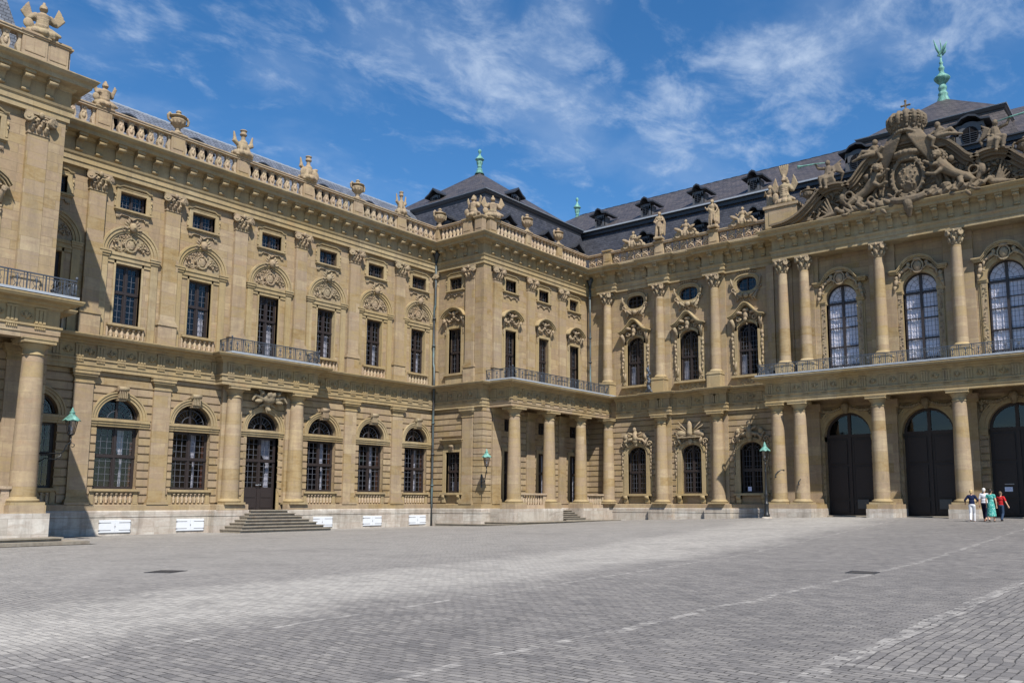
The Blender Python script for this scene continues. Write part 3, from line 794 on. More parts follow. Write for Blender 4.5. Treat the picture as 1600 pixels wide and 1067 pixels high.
# --- central block windows
def make_main_ground(kind):
    W = 1.66; z0, zs = .66, 3.72; rise = .52
    f, b, g = casement(W, z0, zs, 3, 8, 2.3, .24, top=rise)
    s = MB()
    for sx in (-1, 1):
        a, c = (W/2, W/2+.34) if sx > 0 else (-W/2-.34, -W/2); s.box(a, c, -.12, .22, z0, zs)
        a, c = (W/2+.34, W/2+.5) if sx > 0 else (-W/2-.5, -W/2-.34); s.box(a, c, -.06, .02, z0, 4.55)
        s.box(sx*.95-.17, sx*.95+.17, -.24, .02, .0, .5); s.tube([(sx*.95-.17, -.22, .38), (sx*.95+.17, -.22, .38)], .16, 9); s.tube([(sx*.95-.14, -.1, -.02), (sx*.95+.14, -.1, -.02)], .11, 8)
    s.box(-1.34, 1.34, -.32, .24, .5, .62); s.box(-1.26, 1.26, -.25, .24, .62, z0)
    for r0, r1, d in ((W/2, W/2+.2, .12), (W/2+.2, W/2+.36, .18)): s.arch(0, zs, r0, r1, -d, .22 if r0 < .9 else .02, 0, PI, 16, (rise+.04)/(W/2))
    r = MB()
    for sx in (-1, 1):
        for q in range(9): r.ell((sx*(W/2+.44+.03*math.sin(q*2)), -.12, 4.2-.27*q), (.1-.006*q, .07, .15), 7, 5)
        curl(r, sx*(W/2+.36), 4.45, .22, -.2, 1.3, .07, sx)
        leaf(r, sx*.75, 4.2, .7, PI*.62 if sx < 0 else PI*.38, .14, -.16, .16)
    foliage_relief(r, lambda x, z: (x/1.15)**2+((z-4.2)/.55)**2 < 1 and z > 4.18+.2*(1-(x/.9)**2), -1.15, 1.15, 4.1, 5.0, 40, kind+7, .2, -.05, .2)
    if kind == 1:
        r.box(-.95, .95, -.5, 0, 4.72, 4.82); r.arch(0, 4.55, .9, 1.02, -.45, 0, PI*.15, PI*.85, 10, .4)
        r.lathe([(.2, 4.85), (.26, 5.1), (.18, 5.4), (.2, 5.6), (.14, 5.85), (.04, 6.0)], 10, (0, -.3, 0))     # helmet trophy
        for sx in (-1, 1):
            for q in range(3): r.cap((sx*.2, -.3, 5.0+.1*q), (sx*(1.25-.15*q), -.3, 5.35+.3*q), .06, .03, 6)
            r.ell((sx*.7, -.32, 5.05), (.42, .14, .22), 10, 7); r.ell((sx*1.0, -.3, 4.95), (.2, .12, .2))
    else:
        r.cap((0, -.3, 4.7), (0, -.3, 5.35), .26, .15); r.ell((-.05, -.32, 5.55), (.15, .15, .19)); 
        for sx in (-1, 1):
            r.cap((sx*.2, -.3, 5.15), (sx*.55, -.4, 5.3), .09, .07); r.cap((sx*.1, -.3, 4.85), (sx*.7, -.4, 4.75), .14, .09); r.cap((sx*.7, -.4, 4.75), (sx*.95, -.4, 4.5), .1, .06)
            r.ell((sx*.85, -.3, 5.0), (.2, .16, .24)); r.cap((sx*.8, -.25, 4.6), (sx*1.1, -.25, 4.9), .12, .08)
    r.ell((0, -.22, 4.45), (.2, .14, .24), 9, 7)
    return win_node(f, b, g, None, [Node('surround', s, 'trim'), Node('carved_crest', r, 'carved')])
def make_main_upper(kind):
    W = 1.58; z0, zs = 9.02, 12.28; rise = .55
    f, b, g = casement(W, z0, zs, 3, 9, 10.85, .24, top=rise)
    cur = curtain(-.72, -.35, z0, 10.6, .5, False, 1, 8)
    s = MB()
    for sx in (-1, 1):
        a, c = (W/2, W/2+.22) if sx > 0 else (-W/2-.22, -W/2); s.box(a, c, -.14, .22, z0, 12.7)
        a, c = (W/2+.22, W/2+.42) if sx > 0 else (-W/2-.42, -W/2-.22); s.box(a, c, -.07, .02, z0-.2, 12.5)
    s.arch(0, zs, W/2, W/2+.22, -.14, .22, 0, PI, 16, (rise+.03)/(W/2))
    s.box(-1.3, 1.3, -.3, .24, 8.86, 9.02); s.box(-1.2, 1.2, -.14, .02, 8.8, 8.86); s.box(-.95, .95, -.05, .02, 8.35, 8.8)
    # serpentine baroque hood
    n = 18
    for k, (dw, dz, d) in enumerate(((0, 0, .42), (.05, .08, .52), (.1, .16, .6))):
        pts = []
        for i in range(n+1):
            t = -1+2*i/n; x = t*(1.28+dw); zz = 13.12+dz+.92*math.exp(-(t/.52)**2*1.1)-.05*abs(t)
            pts.append((x, zz))
        for (xa, za), (xb, zb) in zip(pts, pts[1:]): s.hexa([(xa,-d,za), (xb,-d,zb), (xb,.02,zb), (xa,.02,za), (xa,-d,za+.085), (xb,-d,zb+.085), (xb,.02,zb+.085), (xa,.02,za+.085)])
    r = MB()
    for sx in (-1, 1):
        r.tube([(sx*1.02, -.08, 12.3), (sx*1.04, -.2, 12.75), (sx*1.12, -.38, 13.1)], [.1, .13, .15], 7)
        for q in range(8): r.ell((sx*(W/2+.34+.04*math.sin(q*1.7)), -.14, 12.0-.3*q), (.12-.007*q, .09, .17), 7, 5)
        leaf(r, sx*.98, 9.3, .75, PI/2+.15*sx, .13, -.1, .1); curl(r, sx*1.0, 9.2, .13, -.12, 1.1, .05, sx)
        leaf(r, sx*.2, 13.45, .75, .25 if sx > 0 else PI-.25, .14, -.2, .18); curl(r, sx*.62, 13.12, .22, -.22, 1.3, .065, sx)
    r.ell((0, -.3, 13.3), (.2, .18, .26), 10, 8); r.ell((0, -.42, 13.0), (.14, .1, .16)); r.ell((0, -.3, 13.68), (.26, .16, .14))
    foliage_relief(r, lambda x, z: z < 13.05+.85*math.exp(-(x/.66)**2), -1.05, 1.05, 12.8, 13.9, 26, kind+21, .2, -.05, .15)
    foliage_relief(r, lambda x, z: True, -.85, .85, 8.42, 8.74, 34, kind+31, .13, -.04, .05)
    return win_node(f, b, g, cur, [Node('surround', s, 'trim'), Node('carved_hood', r, 'carved')])
def make_oval(kind):
    rx, rz, cz = .78, .52, 15.66
    f = MB(); g = MB(); s = MB(); r = MB()
    h = oval_hole(0, cz, rx, rz)
    g.add([(x, .24, z) for x, z in h], [tuple(range(len(h)))])
    f.box(-.06, .06, .17, .27, cz-rz, cz+rz); 
    for i in range(len(h)):
        (xa, za), (xb, zb) = h[i], h[(i+1) % len(h)]
        f.tube([(xa*.97, .22, cz+(za-cz)*.97), (xb*.97, .22, cz+(zb-cz)*.97)], .04, 4, cap=False)
        def ring(k0, k1, d, mbx):
            P = lambda x, z, k: (x*(1+k/rx), cz+(z-cz)*(1+k/rz))
            a0, a1 = P(xa, za, k0), P(xa, za, k1); b0, b1 = P(xb, zb, k0), P(xb, zb, k1)
            mbx.hexa([(a0[0],-d,a0[1]), (b0[0],-d,b0[1]), (b1[0],-d,b1[1]), (a1[0],-d,a1[1]), (a0[0],.1,a0[1]), (b0[0],.1,b0[1]), (b1[0],.02,b1[1]), (a1[0],.02,a1[1])])
        ring(0, .14, .08, s); ring(.14, .24, .15, s)
    b = MB()
    for x in (-.38, .38): b.box(x-.01, x+.01, .22, .24, cz-rz*.9, cz+rz*.9)
    for z in (-.17, .17): b.box(-rx*.95, rx*.95, .22, .24, cz+z-.01, cz+z+.01)
    for sx in (-1, 1):
        leaf(r, sx*(rx+.25), cz-.15, .7, PI/2+.2*sx*-1, .1, -.1, .08); curl(r, sx*(rx+.2), cz-.35, .2, -.14, 1.3, .06, sx)
        curl(r, sx*.55, cz-.85, .24, -.18, 1.3, .075, -sx); leaf(r, sx*.25, cz-1.0, .6, PI/2-sx*.9, .12, -.14, .14)
        r.tube([(sx*.95, -.12, cz-.5), (sx*.6, -.2, cz-1.0), (sx*.75, -.14, cz-1.25)], [.08, .1, .06], 6)
    r.ell((0, -.2, cz-.85), (.22, .15, .2), 9, 7)
    foliage_relief(r, lambda x, z: abs(x) < .8-.3*abs(z-14.8), -.8, .8, 14.45, 15.0, 20, 50+kind, .17, -.06, .12)
    for i in range(9): r.ell((-.7+.175*i, -.09, 16.5+.1*math.sin(PI*i/8)), (.095, .06, .07), 6, 5)
    return win_node(f, b, g, None, [Node('surround', s, 'trim'), Node('carved_scrolls', r, 'carved')])
def make_great_window():
    W = 2.08; z0, zs = 8.35, 13.55
    f = MB(); b = MB(); g = MB(); y = .3; h = W/2
    f.box(-h, -h+.09, y, y+.12, z0, zs); f.box(h-.09, h, y, y+.12, z0, zs); f.arch(0, zs, h-.09, h, y, y+.12, 0, PI, 24)
    f.box(-.08, .08, y-.04, y+.1, z0, zs+h-.03)
    for z, t in ((10.35, .05), (11.65, .03), (13.35, .07), (9.1, .05), (12.35, .02)): f.box(-h, h, y-.02, y+.08, z-t, z+t)
    for sx in (-1, 1):
        for i in range(1, 4): x = sx*(.08+(h-.17)*i/4); b.box(x-.009, x+.009, y+.03, y+.05, z0, zs)
    for i in range(1, 17): z = z0+(zs-z0)*i/17; b.box(-h+.09, h-.09, y+.028, y+.048, z-.008, z+.008)
    for a in (PI*.15, PI*.3, PI*.42, PI*.58, PI*.7, PI*.85): b.tube([(h*.35*math.cos(a), y+.04, zs+h*.35*math.sin(a)), (h*.9*math.cos(a), y+.04, zs+h*.9*math.sin(a))], .01, 4)
    for q in (.35, .65): b.arch(0, zs, h*q-.01, h*q+.01, y+.03, y+.05, 0, PI, 18)
    vs = arch_hole(0, W, z0, zs, h); g.add([(x, y+.045, z) for x, z in vs], [tuple(range(len(vs)))])
    cur = MB()
    for xa, xb in ((-h+.03, -.06), (.06, h-.03)):
        n = 26; v = []
        for j, z in enumerate((z0, 10, 12, zs-.05)):
            for i in range(n+1): v.append((xa+(xb-xa)*i/n, y+.13+.03*math.sin(i*1.35+(i*i % 5)*.4)+.02*math.sin(i*.5+j), z))
        cur.add(v, [(j*(n+1)+i, j*(n+1)+i+1, (j+1)*(n+1)+i+1, (j+1)*(n+1)+i) for j in range(3) for i in range(n)], True)
    top = MB(); vs = arch_hole(0, W-.06, zs, zs, h-.03); top.add([(x, y+.15, z) for x, z in vs], [tuple(range(len(vs)))]); cur.merge(top)
    s = MB()
    for sx in (-1, 1):
        a, c = (h, h+.38) if sx > 0 else (-h-.38, -h); s.box(a, c, -.12, .3, z0, 13.3)
        a, c = (h+.38, h+.5) if sx > 0 else (-h-.5, -h-.38); s.box(a, c, -.05, .02, z0, 13.3)
        a, c = (h-.02, h+.52) if sx > 0 else (-h-.52, -h+.02); s.box(a, c, -.18, .3, 13.3, 13.42); s.box(a-.0, c+.0, -.23, .3, 13.42, 13.53)
    for r0, r1, d in ((h, h+.2, .12), (h+.2, h+.32, .18)): s.arch(0, zs, r0, r1, -d, .3 if r0 == h else .02, 0, PI, 24)
    n = 20
    for k, (dw, dz, d) in enumerate(((0, 0, .38), (.05, .09, .48), (.08, .17, .55))):
        pts = []
        for i in range(n+1):
            t = -1+2*i/n; x = t*(1.72+dw); zz = 14.55+dz+(.85*math.sqrt(max(0, 1-(t/.62)**2)) if abs(t) < .62 else 0)
            pts.append((x, zz))
        for (xa, za), (xb, zb) in zip(pts, pts[1:]): s.hexa([(xa,-d,za), (xb,-d,zb), (xb,.02,zb), (xa,.02,za), (xa,-d,za+.09), (xb,-d,zb+.09), (xb,.02,zb+.09), (xa,.02,za+.09)])
    r = MB()
    r.ell((0, -.3, 14.95), (.26, .16, .33), 12, 8); r.arch(0, 14.95, .3, .38, -.35, -.1, 0, 2*PI, 16, 1.2); r.ell((0, -.34, 15.4), (.3, .14, .12))
    for i in range(5): r.cap((-.2+.1*i, -.34, 15.4), (-.26+.13*i, -.36, 15.55), .04, .03, 5)
    for sx in (-1, 1):                                              # reclining putti and garlands on the archivolt
        r.ell((sx*.55, -.3, 15.1), (.13, .13, .15)); r.cap((sx*.6, -.28, 14.95), (sx*.85, -.28, 14.8), .14, .12); r.cap((sx*.85, -.28, 14.8), (sx*1.1, -.34, 14.55), .11, .07); r.cap((sx*1.1, -.34, 14.55), (sx*1.15, -.34, 14.25), .08, .05)
        r.ell((sx*1.32, -.26, 14.3), (.15, .14, .17)); r.cap((sx*1.32, -.26, 14.15), (sx*1.42, -.26, 13.8), .14, .12); r.cap((sx*1.42, -.26, 13.8), (sx*1.5, -.3, 13.45), .12, .06); r.cap((sx*1.3, -.26, 14.1), (sx*1.1, -.3, 14.0), .07, .05)
        r.cap((sx*.6, -.3, 14.95), (sx*.35, -.36, 14.75), .06, .05)
        garland(r, sx*1.45, 14.2, sx*1.45, 13.5, 0, .06, -.14, 6)
        foliage_relief(r, lambda x, z: True, *sorted((sx*(h+.08), sx*(h+.3))), 8.5, 13.2, 46, 3+sx, .11, -.12, .04)
    r.ell((0, -.2, 14.66), (.2, .15, .16))
    for sx in (-1, 1): r.box(*sorted((sx*(h+.05), sx*(h+.33))), -.135, .0, 8.45, 13.28)
    r.arch(0, zs, 1.37, 1.62, -.08, .0, .1, PI-.1, 20)
    foliage_relief(r, lambda x, z: x*x+(z-zs)**2 > 1.3**2 and x*x+(z-zs)**2 < 1.62**2, -1.6, 1.6, 13.8, 15.2, 36, 77, .17, -.1, .16)
    return Node('window', f, 'wood', [Node('glazing_bars', b, 'muntin'), Node('pane', g, 'glassclear'), *[Node('curtain', q, 'cloth') for q in clusters(cur, 0)], Node('surround', s, 'trim'), Node('carved_putti', r, 'carved')])
def make_gate():
    W = 3.06; h = W/2; z0, zs = -.78, 4.37
    f = MB(); g = MB(); y = .45
    f.box(-h, h, y, y+.12, z0, zs)
    f.box(-h, h, y-.06, y+.1, zs-.1, zs+.1); f.arch(0, zs, h-.16, h, y-.04, y+.1, 0, PI, 28); f.box(-.1, .1, y-.06, y+.1, zs+.1, zs+h-.1)
    f.box(-.09, .09, y-.08, y, z0, zs-.1)
    for sx in (-1, 1):
        x0, x1 = (.2, h-.14) if sx > 0 else (-h+.14, -.2)
        for za, zb in ((z0+.15, .1), (.28, 2.35), (2.53, 4.1)):
            f.box(x0, x1, y-.05, y, za, zb); f.box(x0+.1, x1-.1, y-.02, y+.02, za+.1, zb-.1)
            for q0, q1 in ((x0, x0+.06), (x1-.06, x1)): f.box(q0, q1, y-.085, y-.04, za, zb)
            f.box(x0, x1, y-.08, y-.045, za, za+.06); f.box(x0, x1, y-.083, y-.043, zb-.06, zb)
    vs = arch_hole(0, W-.2, zs+.05, zs+.05, h-.1); g.add([(x, y+.04, z) for x, z in vs], [tuple(range(len(vs)))])
    s = MB(); s.arch(0, zs, h, h+.2, -.06, .45, 0, PI, 28); s.arch(0, zs, h+.2, h+.42, -.12, .02, 0, PI, 28); s.arch(0, zs, h+.42, h+.5, -.17, .02, 0, PI, 28)
    for sx in (-1, 1):
        a, c = (h, h+.5) if sx > 0 else (-h-.5, -h); s.box(a, c, -.15, .45, 4.15, 4.37); s.box(a, c, -.1, .45, 4.02, 4.15)
    k = MB(); k.cap((0, -.2, 5.95), (0, -.35, 6.3), .16, .26); k.ell((0, -.4, 6.22), (.2, .16, .22))
    for sx in (-1, 1):
        garland(k, sx*.25, 6.25, sx*1.75, 6.1, .18, .085, -.2, 12); k.ell((sx*1.8, -.16, 5.95), (.14, .1, .16)); leaf(k, sx*1.8, 5.9, .5, -PI/2, .12, -.1, .08); curl(k, sx*1.55, 5.75, .16, -.12, 1.2, .05, sx)
    return Node('gate', f, 'gatewood', [Node('pane', g, 'glass'), Node('surround', s, 'trim'), Node('keystone', k, 'weathered')])

# --- iron railing panel, 1 m pitch built to length along x
def railing(mb, x0, x1, y, z0=8.32, z1=9.07):
    n = max(2, int((x1-x0)/.115))
    mb.box(x0, x1, y-.035, y+.035, z1-.05, z1); mb.box(x0, x1, y-.02, y+.02, z0+.02, z0+.05); mb.box(x0, x1, y-.015, y+.015, z1-.15, z1-.125)
    for i in range(n+1):
        x = x0+(x1-x0)*i/n; k = i % 6
        if k == 0: mb.box(x-.022, x+.022, y-.022, y+.022, z0, z1-.05)
        elif k in (1, 5): mb.box(x-.011, x+.011, y-.011, y+.011, z0, z1-.05)
        elif k in (2, 4):
            s_ = 1 if k == 2 else -1
            mb.tube([(x-s_*.03, y, z0+.05), (x+s_*.05, y-.03, z0+.2), (x-s_*.02, y, z0+.34), (x+s_*.055, y-.03, z0+.5), (x, y, z1-.14)], .013, 4)
        else:
            mb.lathe([(.012, z0+.05), (.04, z0+.22), (.015, z0+.3), (.05, z0+.44), (.035, z0+.52), (.012, z1-.14)], 6, (x, y, 0))
    i = 0
# --- balustrades
def balusters(mb, x0, x1, y, z0=19.06, z1=19.92, pitch=.5):
    n = max(1, round((x1-x0)/pitch)); p = (x1-x0)/n; H = z1-z0
    for i in range(n):
        x = x0+p*(i+.5)
        mb.lathe([(.13, z0), (.13, z0+.06), (.085, z0+.1), (.165, z0+H*.33), (.15, z0+H*.46), (.075, z0+H*.74), (.1, z0+H*.8), (.14, z0+H*.88), (.17, z1)], 8, (x, y, 0))
def slotted(mb, x0, x1, y, z0=19.04, z1=19.94, pitch=.52):
    """ornate wing balustrade: broad carved balusters leaving keyhole openings"""
    n = max(1, round((x1-x0)/pitch)); p = (x1-x0)/n
    for i in range(n+1):
        x = x0+p*i; L = x0 if i == 0 else x; 
        prof = [(.10, 0), (.135, .12), (.17, .26), (.17, .36), (.125, .5), (.105, .62), (.13, .76), (.19, .9)]
        pl = [(min(max(x+w, x0), x1), z0+z) for w, z in prof]+[(min(max(x-w, x0), x1), z0+z) for w, z in reversed(prof)]
        if i in (0, n): pl = [(x0 if i == 0 else x1, z0)]+([(a, b) for a, b in pl[:8]] if i == 0 else [(a, b) for a, b in reversed(pl[8:])][::1])+[(x0 if i == 0 else x1, z0+.9)]
        mb.poly_prism(pl, y-.1, y+.1)
        if 0 < i < n:
            mb.ell((x, y-.1, z0+.33), (.10, .06, .16), 6, 5); mb.ell((x, y-.1, z0+.74), (.07, .05, .1), 6, 5)
            for q in range(2): mb.ell((x+(-.07 if q else .07), y-.1, z0+.5), (.04, .04, .07), 5, 4)
def scrollwork(mb, x0, x1, y, z0=19.04, z1=19.94, seed=1):
    p = .62; n = max(1, round((x1-x0)/p)); p = (x1-x0)/n; H = z1-z0; rnd = random.Random(seed)
    for i in range(n):
        x = x0+p*(i+.5)
        for s_ in (-1, 1):
            curl(mb, x+s_*p*.22, z0+H*.28, p*.24, y, 1.3, .06, s_, PI/2); curl(mb, x+s_*p*.22, z0+H*.72, p*.24, y, 1.3, .06, -s_, -PI/2)
            mb.tube([(x+s_*p*.5, y, z0), (x+s_*p*.3, y-.04, z0+H*.3), (x+s_*p*.42, y-.03, z0+H*.5), (x+s_*p*.1, y-.04, z0+H*.75), (x, y, z1)], .055, 5)
            leaf(mb, x, z0+H*.45, .3, PI/2+s_*.8, .075, y, .06); leaf(mb, x, z0+H*.5, .3, -PI/2+s_*.8, .075, y, .06)
        mb.ell((x, y-.05, z0+H*.48), (.09, .08, .1), 7, 5)
def coping(mb, a, b):
    mb.box(a, b, -.34, .14, 19.90, 20.0); mb.box(a-.001, b+.001, -.38, .18, 20.0, 20.06); mb.box(a, b, -.3, .1, 20.06, 20.1)
    mb.box(a, b, -.27, .07, 18.99, 19.07)
def pedestal(w=.78, d=.42, z0=18.92, z1=20.1, panel=True):
    m = MB(); h = w/2
    m.box(-h-.03, h+.03, -d/2-.03, d/2+.03, z0, z0+.12); m.box(-h, h, -d/2, d/2, z0+.12, z1-.14)
    if panel:
        m.box(-h+.1, h-.1, -d/2-.025, -d/2+.02, z0+.28, z1-.26)
    m.box(-h-.05, h+.05, -d/2-.05, d/2+.05, z1-.14, z1-.07); m.box(-h-.09, h+.09, -d/2-.09, d/2+.09, z1-.07, z1+.02)
    return Node('pedestal', m, 'smooth')
# ================================================================== shared profiles
P_LOW = [(-.3,6.52),(.24,6.52),(.24,6.72),(.28,6.72),(.28,6.97),(.34,7.0),(.34,7.08),(.24,7.1),(.24,7.74),(.30,7.78),(.34,7.86),(.5,7.91),(.52,8.0),(.84,8.04),(.9,8.15),(.9,8.2),(.2,8.3),(-.3,8.3)]
P_UP = [(-.3,16.65),(.24,16.65),(.24,16.9),(.29,16.9),(.29,17.14),(.35,17.2),(.38,17.3),(.24,17.33),(.24,18.06),(.34,18.1),(.4,18.22),(.82,18.25),(.84,18.42),(.98,18.5),(1.06,18.62),(1.06,18.66),(.35,18.86),(-.3,18.86)]
P_BASE = [(-.12,18.84),(.34,18.84),(.34,18.96),(.28,19.05),(-.06,19.05),(-.12,18.96)]
P_COPE = [(-.14,19.93),(.34,19.93),(.38,20.0),(.38,20.05),(.3,20.1),(-.1,20.1),(-.18,20.05),(-.18,20.0)]

def modillions(fr, u0, u1, d=0.0, pitch=.98):
    m = MB(); n = max(1, round((u1-u0)/pitch)); p = (u1-u0)/n
    for i in range(n):
        u = u0+p*(i+.5); w = .17
        m.hexa([(u-w*.8,-.24-d,17.42), (u+w*.8,-.24-d,17.42), (u+w*.8,.0-d,17.42), (u-w*.8,.0-d,17.42), (u-w,-.36-d,17.9), (u+w,-.36-d,17.9), (u+w,0-d,17.9), (u-w,0-d,17.9)])
        m.hexa([(u-w,-.36-d,17.9), (u+w,-.36-d,17.9), (u+w,0-d,17.9), (u-w,0-d,17.9), (u-w,-.7-d,18.12), (u+w,-.7-d,18.12), (u+w,0-d,18.12), (u-w,0-d,18.12)])
        m.box(u-w-.04, u+w+.04, -.74-d, -d, 18.12, 18.245)
        m.tube([(u-w-.01, -.62-d, 18.0), (u+w+.01, -.62-d, 18.0)], .1, 8); m.tube([(u-w, -.3-d, 17.5), (u+w, -.3-d, 17.5)], .075, 8)
    return fr.lift(m)
def triglyphs(fr, u0, u1, d=0.0, pitch=1.03, relief=True, seed=3):
    m = MB(); n = max(1, round((u1-u0)/pitch)); p = (u1-u0)/n; rnd = random.Random(seed)
    for i in range(n+1):
        u = u0+p*i
        if i < n or True:
            for q in (-.145, 0, .145): m.box(u+q-.05, u+q+.05, -.31-d, -.2-d, 7.12, 7.74)
            m.box(u-.21, u+.21, -.275-d, -.2-d, 7.1, 7.74); m.box(u-.22, u+.22, -.33-d, -.2-d, 7.66, 7.745)
            for q in range(6): m.box(u-.205+q*.07, u-.165+q*.07, -.335-d, -.25-d, 6.88, 6.97)
        if i < n and relief:
            c = u+p/2
            curl(m, c-.1, 7.42, .14, -.26-d, 1.2, .035, rnd.choice((-1, 1)), rnd.uniform(0, 6), 4, 8)
            curl(m, c+.12, 7.4, .13, -.26-d, 1.2, .035, rnd.choice((-1, 1)), rnd.uniform(0, 6), 4, 8)
            m.ell((c, -.26-d, 7.45), (.09, .05, .15), 6, 5); leaf(m, c, 7.25, .3, rnd.uniform(.8, 2.3), .06, -.25-d, .04)
    return fr.lift(m)
def plinth_run(mb, path, zb=-1.95):
    mb.sweep([(-.2, -.72), (.36, -.72), (.36, -.46), (.33, -.4), (-.2, -.4)], path)
    mb.sweep([(-.2, zb), (.34, zb), (.34, -.755), (.31, -.74), (.31, -.71), (-.2, -.71)], path)
def ochre_run(mb, path):
    mb.sweep([(-.2, -.41), (.30, -.41), (.30, -.12), (.26, -.1), (-.2, -.1)], path)

def slope(mb, pts): mb.add(pts, [tuple(range(len(pts)))])

# ================================================================== SIDE WING
N = {}
N['pl'] = pilaster_low(); N['pu'] = pilaster_up(); N['cl'] = col_low(); N['cu'] = col_up(); N['cu2'] = col_up(8.35, True)
N['wg'] = make_wing_ground(); N['wgn'] = make_wing_ground(False); N['fan'] = make_fanlight(); N['wun'] = make_wing_upper(False, False); N['wd'] = make_wing_door(); N['wu'] = make_wing_upper(); N['wub'] = make_wing_upper(True)
N['at'] = make_attic(1.36); N['at2'] = make_attic(1.2)
N['ped'] = pedestal(); N['pedw'] = pedestal(1.0, .42)

def cellar_shutter():
    m = MB(); w = .77; z0, z1 = -1.49, -.86
    m.box(-w, w, -.37, -.30, z0, z1)
    for i in range(1, 8): pass
    m.box(-w, -.012, -.395, -.36, z0+.02, z1-.02); m.box(.012, w, -.395, -.36, z0+.02, z1-.02)
    h = MB()
    for sx in (-1, 1):
        for z in (z0+.13, z1-.13): h.box(*sorted((sx*.2, sx*(w-.02))), -.405, -.39, z-.009, z+.009); h.box(*sorted((sx*(w-.05), sx*(w+.02))), -.41, -.35, z-.016, z+.016)
    h.box(-.015, .02, -.41, -.39, (z0+z1)/2-.025, (z0+z1)/2+.025)
    return Node('cellar_shutter', m, 'white', [Node('hinges', h, 'lead_mid')])
N['sh'] = cellar_shutter()

def ring_steps(mb, cx, x0, hw, ztop, n, rise, tread, spread, frame_y0=0.0):
    """pyramid of steps against a wall: local coords, wall at y = frame_y0"""
    for i in range(n):
        z1 = ztop-i*rise; h = hw+i*spread; y = frame_y0-(x0+i*tread)
        mb.box(cx-h, cx+h, y, frame_y0+.1, z1-rise-.05-(.6 if i == n-1 else 0), z1)
        mb.box(cx-h-.025, cx+h+.025, y-.075, frame_y0+.1-.003, z1-.05, z1+.004+0.0*i)

